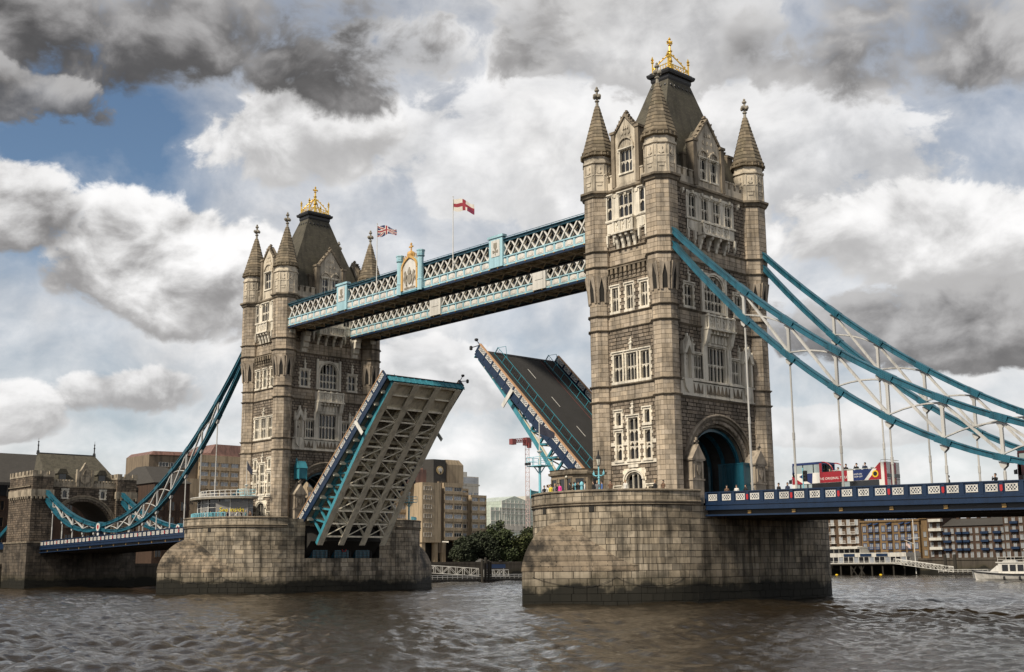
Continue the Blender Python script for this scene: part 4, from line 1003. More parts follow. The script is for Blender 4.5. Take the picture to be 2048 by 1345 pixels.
# ------------------------------------------------------------------ bascule leaves, both raised
BA = math.radians(43.5)
def make_leaf(side, T, label):
    dx, dz = -side*math.cos(BA), math.sin(BA)           # along the leaf, towards the tip
    nx_, nz_ = side*math.sin(BA), math.cos(BA)           # up from the roadway
    T0 = (T[0]-1.15*nx_, T[1]-1.15*nz_)
    piv = (T0[0]-33*dx, T0[1]-33*dz)
    root = empty('bascule_leaf', (piv[0], 0, piv[1]))
    def F(u, y, w): return (T0[0]+u*dx+w*nx_-piv[0], y, T0[1]+u*dz+w*nz_-piv[1])
    def bx(m, u0, u1, y0, y1, w0, w1, **k): m.hexa([F(u0,y0,w0),F(u1,y0,w0),F(u1,y1,w0),F(u0,y1,w0),F(u0,y0,w1),F(u1,y0,w1),F(u1,y1,w1),F(u0,y1,w1)], **k)
    UB = -31.5
    m = MB(); bx(m, UB-3, 0, -4.7, 4.7, -.25, 0); m.build('roadway', asphalt, root)
    for s_ in (-1, 1):
        m = MB(); a_, b_ = sorted((s_*4.7, s_*7.4)); bx(m, UB-3, 0, a_, b_, -.25, .16); m.build('footway', asphalt, root)
    dm = MB(); d_me = None
    for i in range(5):
        u = -3.0-i*6.4; m = MB(); bx(m, u-2.2, u, -.06, .06, .002, .006); m.build('lane_dash', white, root)
    for s_ in (-1, 1):
        m = MB(); a_, b_ = sorted((s_*4.3, s_*4.42)); bx(m, UB-3, -.2, a_, b_, .002, .007); m.build('kerb_line', redp if False else mat_kerb, root)
    # parapets
    n = 16; L_ = 30.6
    for s_ in (-1, 1):
        yo = s_*7.5; m = MB(); a_, b_ = sorted((yo-.09, yo+.09))
        bx(m, -L_, 0, a_, b_, -.55, .2); bx(m, -L_, 0, a_+.06, b_-.06, .2, 1.0); bx(m, -L_, 0, a_-.03, b_+.03, .18, .3); bx(m, -L_, 0, a_-.05, b_+.05, -.62, -.45)
        for i in range(n+1): u = -L_*i/n; bx(m, u-.14, u+.14, a_-.04, b_+.04, -.3, 1.1)
        o = m.build('parapet', navy, root)
        m = MB(); bx(m, -L_, .1, a_-.08, b_+.08, 1.02, 1.15); m.build('handrail', mat_rail, root)
        for i in range(n):
            for f in (-1, 1):
                if f*s_ > 0 or True:
                    c = F(-L_*(i+.5)/n, yo+f*.035, .66); lk(None, 'parapet_panel', PANEL_L, root, frame_m(c, (dx*-f*1 if True else dx, 0, dz*-f), (nx_, 0, nz_)) if False else frame_m(c, (dx, 0, dz), (nx_, 0, nz_)) if (Vector((nx_,0,nz_)).cross(Vector((dx,0,dz))).y*f < 0) else frame_m(c, (-dx, 0, -dz), (nx_, 0, nz_)))
    # pedestrian guard rails with wire mesh
    for s_ in (-1, 1):
        y = s_*4.85; m = MB(); nn_ = 14
        for i in range(nn_+1): u = -.6-i*2.15; bx(m, u-.04, u+.04, y-.04, y+.04, .16, 1.35)
        for w in (.25, 1.3): bx(m, -30.8, -.5, y-.03, y+.03, w, w+.06)
        m.beam(F(-.6, y, 1.3), F(-1.8, y, 2.4), .05, .05); m.beam(F(-3.2, y, 1.3), F(-1.8, y, 2.4), .05, .05)
        o = m.build('guard_rail', leafblue, root)
        m = MB()
        for i in range(76): u = -.7-i*.4; bx(m, u-.012, u+.012, y-.012, y+.012, .25, 1.3)
        for w in (.5, .75, 1.0): bx(m, -30.8, -.5, y-.01, y+.01, w, w+.02)
        m.build('guard_mesh', lead, o)
    # main girders
    def wb(u): t = -u/29.0; return -1.35-.6*t-2.75*t**1.6
    np_ = 12; us = [-.15-i*29.0/np_ for i in range(np_+1)]
    for gi, y in enumerate((-6.1, -2.05, 2.05, 6.1)):
        outer = gi in (0, 3); pm_ = leafblue if gi == 0 else cream
        g = empty('main_girder'); g.parent = root
        m = MB()
        bx(m, -30, 0, y-.3, y+.3, -.62, -.26)
        m.build('top_chord', pm_, g)
        m = MB(); hw = .54
        m.loft([[F(u, y-hw, wb(u)), F(u, y+hw, wb(u)), F(u, y+hw, wb(u)+.1), F(u, y+.16, wb(u)+.12), F(u, y+.16, wb(u)+.5), F(u, y-.16, wb(u)+.5), F(u, y-.16, wb(u)+.12), F(u, y-hw, wb(u)+.1)] for u in us+[-30.6]])
        m.build('bottom_chord', cream, g)
        if outer:               # painted outer cheek of the chord
            m = MB(); s_ = -1 if y < 0 else 1
            m.loft([[F(u, y+s_*(hw+.03), wb(u)+.02), F(u, y+s_*(hw+.03), wb(u)+.62), F(u, y+s_*(hw-.06), wb(u)+.62), F(u, y+s_*(hw-.06), wb(u)+.02)] for u in us+[-30.6]]); m.build('chord_cheek', leafblue, g)
        m = MB()
        for i in range(np_):
            u0, u1 = us[i], us[i+1]
            if i < 2: bx(m, u1, u0, y-.06, y+.06, (wb(u0)+wb(u1))/2+.3, -.5); continue
            m.beam(F(u1, y, -.5), F(u1, y, wb(u1)+.3), .28, .3, up=(0,1,0))
            m.beam(F(u0, y, wb(u0)+.3), F(u1, y, -.55), .26, .32, up=(0,1,0))
        m.build('web_bracing', pm_, g)
    # bracing between girders and the deck plating seen from below
    m = MB()
    for i in range(1, np_+1):
        u = us[i]; 
        for ya, yb in ((-6.1,-2.05),(-2.05,2.05),(2.05,6.1)):
            m.beam(F(u, ya+.3, wb(u)+.25), F(u, yb-.3, wb(u)+.25), .24, .26); 
            if i > 2:
                (m.beam(F(us[i-1], ya+.3, wb(us[i-1])+.22), F(u, yb-.3, wb(u)+.22), .15, .14) if i % 2 else m.beam(F(us[i-1], yb-.3, wb(us[i-1])+.2), F(u, ya+.3, wb(u)+.2), .15, .14))
        bx(m, u-.12, u+.12, -7.3, 7.3, -.95, -.3)
    m.build('cross_bracing', cream, root)
    m = MB()
    bx(m, -31, -.1, -7.3, 7.3, -.34, -.27)
    for i in range(62): u = -.3-i*.5; bx(m, u-.05, u+.05, -5.9, 5.9, -.55, -.33, t=R.random())
    for y in (-4.1, -3.1, -1.0, 0, 1.0, 3.1, 4.1): bx(m, -31, -.2, y-.05, y+.05, -.62, -.34)
    m.build('deck_plating', stain_shade_m, root)  # plating toned darker than the girders: shade put into its colour
    for (ya, yb) in ((-5.7,-2.45),(-1.65,1.65),(2.45,5.7)):       # closed soffit plates at the nose
        m = MB(); m.face([F(us[0], ya, wb(us[0])+.5), F(us[0], yb, wb(us[0])+.5), F(us[2], yb, -1.0), F(us[2], ya, -1.0)]); bx(m, us[2]-.2, us[2], ya, yb, -1.25, -.6); bx(m, us[0]-.3, us[0], ya, yb, wb(0)+.1, wb(0)+.45); m.build('nose_plate', cream, root)
    m = MB(); bx(m, 0, .12, -7.3, 7.3, -1.2, .0); 
    for i in range(13): y = lerp(-6.9, 6.9, i/12); bx(m, .12, .2, y-.08, y+.08, -1.2, -.1)
    m.build('nose_beam', leafblue, root)
    m = MB(); bx(m, -.2, .25, -7.4, 7.4, -.1, .05); m.build('nose_joint', lead, root)
    for s_ in (-1, 1):
        if s_ == side: continue
        m = MB(); c = F(.3, s_*7.6, .35); m.beam(F(.0, s_*7.6, .9), F(1.0, s_*7.7, -.2), .1, .1); m.lathe(F(1.1, s_*7.7, -.35)[:2], [(.05, F(1.1,0,-.35)[2]-.35), (.22, F(1.1,0,-.35)[2]-.25), (.22, F(1.1,0,-.35)[2]+.2), (.05, F(1.1,0,-.35)[2]+.3)], 8)
        m.beam(F(.1, s_*7.6, 1.0), F(.9, s_*7.65, 1.1), .08, .08); m.lathe(F(1.0, s_*7.65, 1.1)[:2], [(.05, F(1.0,0,1.1)[2]-.22), (.26, F(1.0,0,1.1)[2]-.1), (.26, F(1.0,0,1.1)[2]+.15), (.05, F(1.0,0,1.1)[2]+.22)], 8)
        m.build('navigation_light', lead, root)
    for s_ in (-1, 1):
        m = MB(); bx(m, -9.9, -9.3, s_*7.75-.06, s_*7.75+.06, -2.3, .5); m.build('height_board', white, root)
    # tail of the leaf, down in the pier
    m = MB(); bx(m, UB-3.2, UB+.4, -6.9, 6.9, -3.6, -.3); m.build('counterweight_tail', dark, root)
    tag(root, label, 'bascule', 'raised bascule leaves')
    return root
mat_kerb = mat('kerb_paint_dull_red', (.16,.05,.045), .8, .2, 1)
mat_rail = mat('handrail_tan', (.5,.3,.17), .5, .12, 1.5)
PANEL_L = tracery_mesh(1.5, .62)
make_leaf(1, (12.4, 33.75), 'raised right bascule leaf showing its asphalt roadway and lane dashes')
make_leaf(-1, (-10.1, 32.85), 'raised left bascule leaf showing its cream girders from below')
# ------------------------------------------------------------------ side spans: deck, parapets
XE = 134.0
def ztop(x): return 11.55-.0185*(x-52.0)
NB = 15; BAY = (XE-51.8)/NB
def make_deck(side):
    root = empty('side_span_deck', (side*51.8, 0, 9.0)); P = lambda x, y, z: (side*(x-51.8), y, z-9.0)
    sk = lambda x, d: ztop(x)-d
    def run(m, y0, y1, d0, d1, xa=51.85, xb=XE):
        m.hexa([P(xa,y0,sk(xa,d0)),P(xb,y0,sk(xb,d0)),P(xb,y1,sk(xb,d0)),P(xa,y1,sk(xa,d0)),P(xa,y0,sk(xa,d1)),P(xb,y0,sk(xb,d1)),P(xb,y1,sk(xb,d1)),P(xa,y1,sk(xa,d1))])
    m = MB(); run(m, -9.4, 9.4, 1.5, 1.15); m.build('roadway', asphalt, root)
    m = MB(); run(m, -9.2, 9.2, 2.2, 1.52)
    for i in range(26):
        x = lerp(52.2, XE-.5, i/25); m.hexa([P(x-.15,-9,sk(x,2.5)),P(x+.15,-9,sk(x,2.5)),P(x+.15,9,sk(x,2.5)),P(x-.15,9,sk(x,2.5)),P(x-.15,-9,sk(x,2.1)),P(x+.15,-9,sk(x,2.1)),P(x+.15,9,sk(x,2.1)),P(x-.15,9,sk(x,2.1))])
    for y in (-6, -3, 0, 3, 6): run(m, y-.15, y+.15, 2.75, 2.1)
    m.build('deck_steelwork', underm, root)
    for s_ in (-1, 1):
        yo = s_*9.6
        def rn(m, e0, e1, d0, d1, **k): a_, b_ = sorted((yo+s_*e0, yo+s_*e1)); run(m, a_, b_, d0, d1, **k)
        m = MB(); rn(m, -.1, .04, 1.2, .1); rn(m, -.14, .14, .12, 0); rn(m, -.14, .1, 1.28, 1.1)
        for i in range(NB*3+1):
            x = 51.9+BAY/3*i
            if x > XE-.1: break
            m.hexa([P(x-.17,yo-.12,sk(x,1.2)),P(x+.17,yo-.12,sk(x,1.2)),P(x+.17,yo+.12,sk(x,1.2)),P(x-.17,yo+.12,sk(x,1.2)),P(x-.17,yo-.12,sk(x,.05)),P(x+.17,yo-.12,sk(x,.05)),P(x+.17,yo+.12,sk(x,.05)),P(x-.17,yo+.12,sk(x,.05))])
        m.build('parapet', navy, root)
        m = MB(); rn(m, -.3, .2, 1.42, 1.26); rn(m, -.3, .12, 1.8, 1.42); rn(m, -.3, .24, 1.94, 1.8); rn(m, -.4, .2, 2.58, 2.42); m.build('fascia_girder', navy, root); m = MB(); rn(m, -.5, -.22, 2.44, 1.9); m.build('girder_web', lead, root)
        for i in range(NB*3):
            x = 51.9+BAY/3*(i+.5); f = side*-s_ if False else 1
            if x > XE-.5: break
            ux = Vector((1, 0, -.0185*side)) if s_ < 0 else Vector((-1, 0, .0185*side))
            lk(None, 'parapet_panel', PANEL, root, frame_m(P(x, yo+s_*.045, sk(x, .62)), ux, (0,0,1)))
        for i in range(1, NB):
            x = 51.9+BAY*i; m = MB(); I = lambda u, v, d: P(x+u, yo+s_*(.12+d), sk(x, .65)+v)
            m.poly(I, [(-.13,.28),(.13,.28),(.13,-.2),(0,-.32),(-.13,-.2)], 0, .04); m.build('shield', redp, root)
            m = MB(); m.fbox(I, -.2, .2, -1.7, -1.38, -.36, -.24); m.build('marker_plate', ochre, root)
    tag(root, 'blue-railed road deck on the right carrying the red tour bus' if side > 0 else 'blue-railed road deck at the left between abutment and far pier', 'bridge deck', 'side span decks')
    return root
make_deck(1); make_deck(-1)
# ------------------------------------------------------------------ stiffened suspension chains
def zu(x): t = 103.8-x; return 12.6+.05*t+.0085*t*t if t >= 0 else 12.6-.08*t+.0072*t*t
def zl(x): t = 103.8-x; return 12.0-.1835*t+.01234*t*t if t >= 0 else 12.0+.12*t+.0129*t*t
def make_chain(side, yy):
    root = empty('suspension_chain', (side*103.8, yy, 12.3)); P = lambda x, y, z: (side*(x-103.8), y, z-12.3)
    def chord(xs, zf, dep, w, name):
        m = MB(); rings = []
        for i, x in enumerate(xs):
            e = .05; sl_ = (zf(x+e)-zf(x-e))/(2*e); l_ = math.sqrt(1+sl_*sl_); nx_, nz_ = -sl_/l_, 1/l_; h = dep/2
            q = lambda y, k: P(x+nx_*k, y, zf(x)+nz_*k)
            rings.append([q(-w,-h), q(w,-h), q(w,-h+.1), q(w*.72,-h+.14), q(w*.72,h-.14), q(w,h-.1), q(w,h), q(-w,h), q(-w,h-.1), q(-w*.72,h-.14), q(-w*.72,-h+.14), q(-w,-h+.1)])
        m.loft(rings); return m.build(name, chainblue, root)
    xs = [46.6+(103.2-46.6)*i/24 for i in range(25)]
    chord(xs, zu, .6, .38, 'upper_chord'); chord(xs, zl, .56, .38, 'lower_chord')
    xs2 = [104.4+(134.2-104.4)*i/12 for i in range(13)]
    chord(xs2, zu, .75, .42, 'short_link_upper'); chord(xs2, zl, .68, .42, 'short_link_lower')
    nodes = [51.9+BAY*i for i in range(1, NB) if abs(51.9+BAY*i-103.8) > 2.0]
    prev = None
    for x in nodes:
        gap = zu(x)-zl(x)
        if gap > 1.1:
            m = MB(); m.beam(P(x, 0, zl(x)+.3), P(x, 0, zu(x)-.3), .3, .26, up=(0,1,0)); m.poly(lambda u, v, d: P(x+u, d, v), [(-.5,zu(x)-.35),(.5,zu(x)-.35),(.2,zu(x)-.95),(-.2,zu(x)-.95)], -.08, .08); m.build('post', bracing, root)
        if prev is not None and (prev-103.8)*(x-103.8) > 0:
            hi, lo = (prev, x) if x < 103.8 else (x, prev)
            m = MB(); m.beam(P(hi, 0, zu(hi)-.35), P(lo, 0, zl(lo)+.35), .22, .3, up=(0,1,0)); m.build('diagonal', bracing, root)
            m = MB(); a_ = Vector(P(lo, 0, zu(lo)-.4)); b_ = Vector(P(hi, 0, zl(hi)+.35)); mid = (a_+b_)/2+Vector((0,0,.28))
            m.tube([a_, a_.lerp(mid, .55)+Vector((0,0,.06)), mid, b_.lerp(mid, .55)+Vector((0,0,.06)), b_], .1, 5); m.build('cross_tie', bracing, root)
        prev = x
        for zf, dep, nm in ((zu, .6, 'gusset_plate'), (zl, .56, 'gusset_plate')):      # bolted cover plates at the joints
            e = .05; sl_ = (zf(x+e)-zf(x-e))/(2*e); m = MB(); m.beam(P(x-.75, 0, zf(x)-.75*sl_), P(x+.75, 0, zf(x)+.75*sl_),   .84, dep+.07, up=(0,0,1))
            for k in range(7):
                for q in (-.2, 0, .2):
                    for s_ in (-1, 1): xx = x-.63+k*.21; m.box(*(sorted((P(xx-.025,0,0)[0], P(xx+.025,0,0)[0]))), min(s_*.42, s_*.445), max(s_*.42, s_*.445), zf(x)+(xx-x)*sl_+q-.025-12.3, zf(x)+(xx-x)*sl_+q+.025-12.3)
            m.build(nm, chainblue, root)
        zt = ztop(x)
        m = MB(); m.poly(lambda u, v, d: P(x+u, d, v), [(-.42,zl(x)-.3),(.42,zl(x)-.3),(.3,zl(x)-.75),(0,zl(x)-1.0),(-.3,zl(x)-.75)], -.22, .22)
        if zl(x)-zt > 1.4:
            m.tube([P(x,0,zl(x)-.5), P(x,0,lerp(zt, zl(x), .42)), P(x,0,lerp(zt, zl(x), .42)-.02), P(x,0,lerp(zt, zl(x), .42)-.75), P(x,0,lerp(zt, zl(x), .42)-.77), P(x,0,zt-.6)], [.1,.1,.15,.15,.12,.12], 7)
        else: m.tube([P(x,0,zl(x)-.5), P(x,0,zt-.6)], .12, 7)
        m.build('hanger', bracing, root)
    m = MB(); n = 16                        # pin at the foot of the chain
    disc = lambda r0, r1, d0, d1: m.loft([[(r*math.cos(2*PI*j/n), d, r*math.sin(2*PI*j/n)) for r, d in ((r0, d0), (r1, d0), (r1, d1), (r0, d1))] for j in range(n+1)])
    disc(.02, 1.05, -.5, .5); m.build('pin_eye', chainblue, root)
    m = MB(); disc(.45, .82, -.58, .58); m.build('pin_ring', white, root)
    m = MB(); disc(.02, .42, -.56, .56); m.build('pin_cap', redp, root)
    m = MB(); m.box(-.6, .6, -.45, .45, -2.4, -.8); m.box(-.8, .8, -.6, .6, -1.05, -.85); m.build('pin_pedestal', navy, root)
    m = MB(); m.box(-.42, .42, -.5, .5, -2.2, -1.15); m.build('pedestal_panel', white, root)
    wh = {(1,-1): 'near suspension chain sweeping right from the near tower', (1,1): 'rear suspension chain right of the near tower, behind the front one', (-1,-1): 'near suspension chain left of the far tower, in front of the abutment arch', (-1,1): 'rear suspension chain at the left, ending on the right side of the abutment'}
    tag(root, wh[(side, 1 if yy > 0 else -1)], 'suspension chain', 'suspension chains')
for side in (1, -1):
    for yy in (-8.75, 8.75): make_chain(side, yy)

# ------------------------------------------------------------------ river banks
concrete = mat('brown_concrete', (.42,.33,.225), .9, .14, .3, .2, 5, streak=.35)
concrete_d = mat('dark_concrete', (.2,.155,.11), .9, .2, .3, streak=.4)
brick_d = mat('dark_brick', (.065,.038,.026), .9, .2, .5, brick=(.45,.15,.5), streak=.3)
brick_b = mat('brown_brick', (.09,.056,.034), .9, .2, .5, brick=(.45,.15,.5), streak=.3)
brick_o = mat('ochre_brick', (.19,.122,.058), .9, .2, .4, brick=(.45,.15,.5), streak=.25)
render_w = mat('white_render', (.55,.53,.48), .7, .08, .4, streak=.25)
roof_d = mat('dark_roof_slate', (.05,.046,.042), .8, .2, .6, brick=(.6,.3,.4))
copper = mat('copper_cladding', (.19,.105,.085), .5, .2, .4, streak=.4)
paleglass = mat('pale_green_glazing', (.46,.52,.46), .3, .12, .2, brick=(3.0,1.6,.5))
winglass = mat('window_pale_glass', (.28,.3,.33), .1, .5, .25, spec=.8)
quay = mat('quay_wall', (.07,.058,.045), .9, .25, .3, streak=.4, algae=True)
timber = mat('dark_timber', (.03,.026,.02), .9, .2, 1)
bluep = mat('royal_blue_paint', (.018,.05,.14), .5, .1, 1)
land = [(-3400,-3400),(-146,-3400),(-146,20),(-150,90),(-143,165),(-118,228),(-104,256),(60,256),(700,330),(3400,900),(3400,3400),(-3400,3400)]
m = MB(); m.face([(x, y, 4.3) for x, y in land]); struct(m.build('ground', pave))
for i in range(1, 9):
    a_, b_ = Vector(land[i]), Vector(land[i+1]); m = MB()
    m.face([(*a_, -2), (*b_, -2), (*b_, 4.5), (*a_, 4.5)]); nrm = Vector((b_-a_).normalized()).to_3d().cross(Vector((0,0,1)))*-.6
    m.hexa([(*a_, 4.3), (*b_, 4.3), (b_.x+nrm.x, b_.y+nrm.y, 4.3), (a_.x+nrm.x, a_.y+nrm.y, 4.3), (*a_, 5.2), (*b_, 5.2), (b_.x+nrm.x, b_.y+nrm.y, 5.2), (a_.x+nrm.x, a_.y+nrm.y, 5.2)])
    struct(m.build('embankment_wall', quay))
# ------------------------------------------------------------------ north abutment gatehouse
def make_abutment():
    root = empty('abutment_gatehouse', (-140, 0, 0)); XF = -133.5; D = 12.5
    FX = lambda u, z, d: (XF+d+140, u, z); FYs = lambda u, z, d: (u+XF-D+140, -12-d, z)      # u along X from the back
    bl = []; gr = []
    h = [window(root, FX, c-.75, c+.75, 19.6, 21.7, 1, (), sur=.26) for c in (-4.4, 4.4)]
    ah = lambda z: (-7.2*math.sqrt(max(0, 1-((z-11.5)/7.6)**2)), 7.2*math.sqrt(max(0, 1-((z-11.5)/7.6)**2))) if 11.5 < z < 19.1 else ((-7.2, 7.2) if 9.5 < z <= 11.5 else None)
    ashlar(bl, FX, -7.5, 7.5, 9.8, 22, .5, 1.1, holes=h+[ah], rough=.06, bev=.04)
    for c in (-9.75, 9.75):
        F2 = lambda u, z, d: FX(u, z, d+.9)
        ashlar(bl, F2, c-2.3, c+2.3, 9.8, 19.8, .5, 1.1, rough=.06, bev=.04); ashlar(bl, F2, c-2.3, c+2.3, 21.4, 24.2, .5, 1.0, rough=.05)
        for sd in (-1, 1):
            Fs = lambda u, z, d, c=c, sd=sd: (XF+140-u if sd < 0 else XF+140+u, c+sd*(2.3+d), z)
            ashlar(bl, Fs, -.9 if sd < 0 else -D, D if sd < 0 else .9, 9.8, 19.8, .5, 1.1, rough=.06, bev=.04); ashlar(bl, Fs, -.9 if sd < 0 else -D, D if sd < 0 else .9, 21.4, 24.2, .5, 1.0, rough=.05)
        m = MB(); m.box(XF-D+140, XF+140+1.1, c-2.55, c+2.55, 19.8, 21.4); 
        for i in range(6): u = lerp(c-2.3, c+2.3, i/5); m.fbox(FX, u-.2, u+.2, 19.3, 19.9, .8, 1.3)
        for i in range(9): u = XF+140-.5-i*1.3; m.box(u-.2, u+.2, c-2.8, c-2.5, 19.3, 19.9)
        m.build('corbel_table', portdark, root)
        m = MB(); m.box(XF-D+140, XF+141, c-2.45, c+2.45, 24.2, 24.6)
        for (u0, u1) in ((-2.45,-1.3),(-.6,.6),(1.3,2.45)):
            m.box(XF+140+.5, XF+141, c+u0, c+u1, 24.6, 25.5, R.random()); m.box(XF-D+140, XF-D+140.5, c+u0, c+u1, 24.6, 25.5)
        for i in range(6):
            for e in (-2.45, 1.95): m.box(XF-D+141+i*2.1, XF-D+142.1+i*2.1, c+e, c+e+.5, 24.6, 25.5, R.random())
        m.build('battlement', portdark, root)
    ashlar(gr, lambda u, z, d: FX(u, z, d+1.3), -12.6, 12.6, -1.5, 9.7, .7, 1.4, rough=.03); ashlar(gr, lambda u, z, d: (XF-D+140+u, -12.6-d, z), 0, D+1.3, -1.5, 9.7, .7, 1.4, rough=.03)
    lay_stones(bl, root, rockdark, (-140,0,0), 60); lay_stones(gr, root, quaystone, (-140,0,0), 60, name='ashlar_block')
    m = MB(); m.fbox(FX, -12.8, 12.8, 9.65, 10.0, -D, 1.5); m.fbox(FX, -12.4, 12.4, 22.0, 22.25, -D, .35); m.build('string_course', mould, root)
    m = MB(); n = 24
    for k, (e0, e1, d0, d1) in enumerate(((0,.5,-1,-.2),(.5,1.0,-.5,.15),(1.0,1.3,-.1,.35))):
        m.loft([[FX((7.2+e)*math.cos(PI*i/n), 11.5+(7.6+e)*math.sin(PI*i/n), d) for e, d in ((e0,d0),(e0,d1),(e1,d1),(e1,d0))] for i in range(n+1)])
    m.build('archivolt', mould, root)
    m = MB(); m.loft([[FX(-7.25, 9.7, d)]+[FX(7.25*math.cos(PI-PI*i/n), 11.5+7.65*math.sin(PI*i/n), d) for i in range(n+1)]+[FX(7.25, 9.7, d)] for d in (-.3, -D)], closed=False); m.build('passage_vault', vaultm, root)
    m = MB()
    for s_ in (-1, 1):
        n = 7
        for i in range(n): c = s_*lerp(2.3, 7.2, (i+.5)/n); m.fbox(FX, c-.2, c+.2, 23.2, 23.8, -.4, .1, R.random())
        a0, a1 = sorted((s_*1.9, s_*7.4)); m.fbox(FX, a0, a1, 22.25, 23.2, -.4, .1)
    m.build('battlement', portdark, root)
    m = MB(); m.poly(FX, [(-1.9,22.25),(1.9,22.25),(1.9,25.2),(1.2,25.6),(0,27.8),(-1.2,25.6),(-1.9,25.2)], -.7, .2); m.poly(FX, [(-1.0,24.6),(1.0,24.6),(1.0,23.4),(0,22.7),(-1.0,23.4)], .2, .36); m.poly(FX, [(-.7,24.8),(.7,24.8),(.3,25.8),(0,26.2),(-.3,25.8)], .2, .4)
    for e in (-1.7, 1.7): m.fbox(FX, e-.25, e+.25, 22.3, 26.2, -.3, .35)
    m.build('gable', portdark, root)
    m = MB(); x0, x1 = XF-D+140+.6, XF+140-.8
    m.loft([[(x0,-9,23.2),(x1,-9,23.2),(x1,9,23.2),(x0,9,23.2)], [(x0+2.2,-8,25.2),(x1-2.2,-8,25.2),(x1-2.2,8,25.2),(x0+2.2,8,25.2)], [(-5.2,-6.7,30.3),(-4.2,-6.7,30.3),(-4.2,6.7,30.3),(-5.2,6.7,30.3)]]); o = m.build('roof', slate, root)
    m = MB(); m.box(-5.0,-4.4,-6.7,6.7,30.28,30.6); m.build('ridge', lead, o)
    for yy in (-6.7, 6.7):
        m = MB(); m.lathe((-4.7, yy), [(.4,30.2),(.3,31.0),(.14,31.2),(.14,32.2),(.3,32.3),(.12,32.4),(.1,33.0),(.25,33.1),(.05,33.25),(.02,34.0)], 6); m.build('finial', lead, root)
    for yy in (-4.6, 4.6):
        m = MB(); m.box(2.2, 5.2, yy-1.0, yy+1.0, 23.5, 25.3); m.poly(lambda u, v, d: (5.3+d, yy+u, v), [(-1.3,25.2),(1.3,25.2),(.7,26.3),(-.7,26.3)], -3.2, 0); o2 = m.build('dormer', slate, root)
        m = MB(); m.box(5.2, 5.24, yy-.75, yy+.75, 23.7, 25.1); m.build('pane', glass, o2)
    m = MB(); m.fbox(FX, -7.2, 7.2, 9.4, 9.7, -D, 0); m.build('passage_road', asphalt, root)
    tag(root, 'small stone gatehouse with steep slate roof over the road at the left end', 'gatehouse')
quaystone = mat('abutment_granite', (.11,.088,.066), .85, .16, .7, .5, 7, tint=.3, streak=.5, soot=.5, algae=True)
rockdark = mat('gatehouse_stone', (.16,.122,.088), .9, .2, 1.1, .8, 6, tint=.36, streak=.45, soot=.45); portdark = mat('gatehouse_dressing', (.4,.34,.26), .85, .15, 1.2, .3, 10, streak=.5, soot=.5)
make_abutment()
# approach chain and parapet left of the gatehouse
m = MB(); m.beam((-147.5,-8.75,16.5),(-172,-8.75,6.0),.8,.9); tag(m.build('anchor_chain', chainblue), 'blue anchor chain sloping down left of the gatehouse', 'suspension chain')
m = MB(); m.box(-190,-146.2,-10.2,-9.6,8.6,10.1); m.box(-190,-146.2,-10.3,-9.5,10.0,10.15)
for i in range(12): m.box(-189+i*3.7,-188.6+i*3.7,-10.32,-9.5,8.6,10.2)
ap_ = empty('approach_viaduct', (0,0,0)); o = m.build('parapet', navy, ap_)
m = MB(); m.box(-192,-146.2,-9.5,9.5,4.3,9.3); m.build('viaduct_wall', quaystone, ap_); tag(ap_, 'dark approach viaduct with blue parapet left of the gatehouse', 'viaduct')
# ------------------------------------------------------------------ helpers for far buildings
def win_mesh(w, h, fr=.12, nl=2, wide=.1, gl=None, fm=None):
    m = MB(); I = lambda u, v, d: (u, -d, v)
    m.face([I(-w/2,-h/2,-.12), I(w/2,-h/2,-.12), I(w/2,h/2,-.12), I(-w/2,h/2,-.12)], mi=1)
    for a0, a1, b0, b1 in ((-w/2-fr,w/2+fr,-h/2-fr,-h/2),(-w/2-fr,w/2+fr,h/2,h/2+fr),(-w/2-fr,-w/2,-h/2,h/2),(w/2,w/2+fr,-h/2,h/2)): m.fbox(I, a0, a1, b0, b1, -.14, .05)
    for i in range(1, nl): c = -w/2+w*i/nl; m.fbox(I, c-.05, c+.05, -h/2, h/2, -.13, -.02)
    return m.mesh('window', [fm or white, gl or winglass])
def put(me, name, parent, loc, ang): return lk(None, name, me, parent, Matrix.Translation(loc) @ Matrix.Rotation(ang, 4, 'Z'))
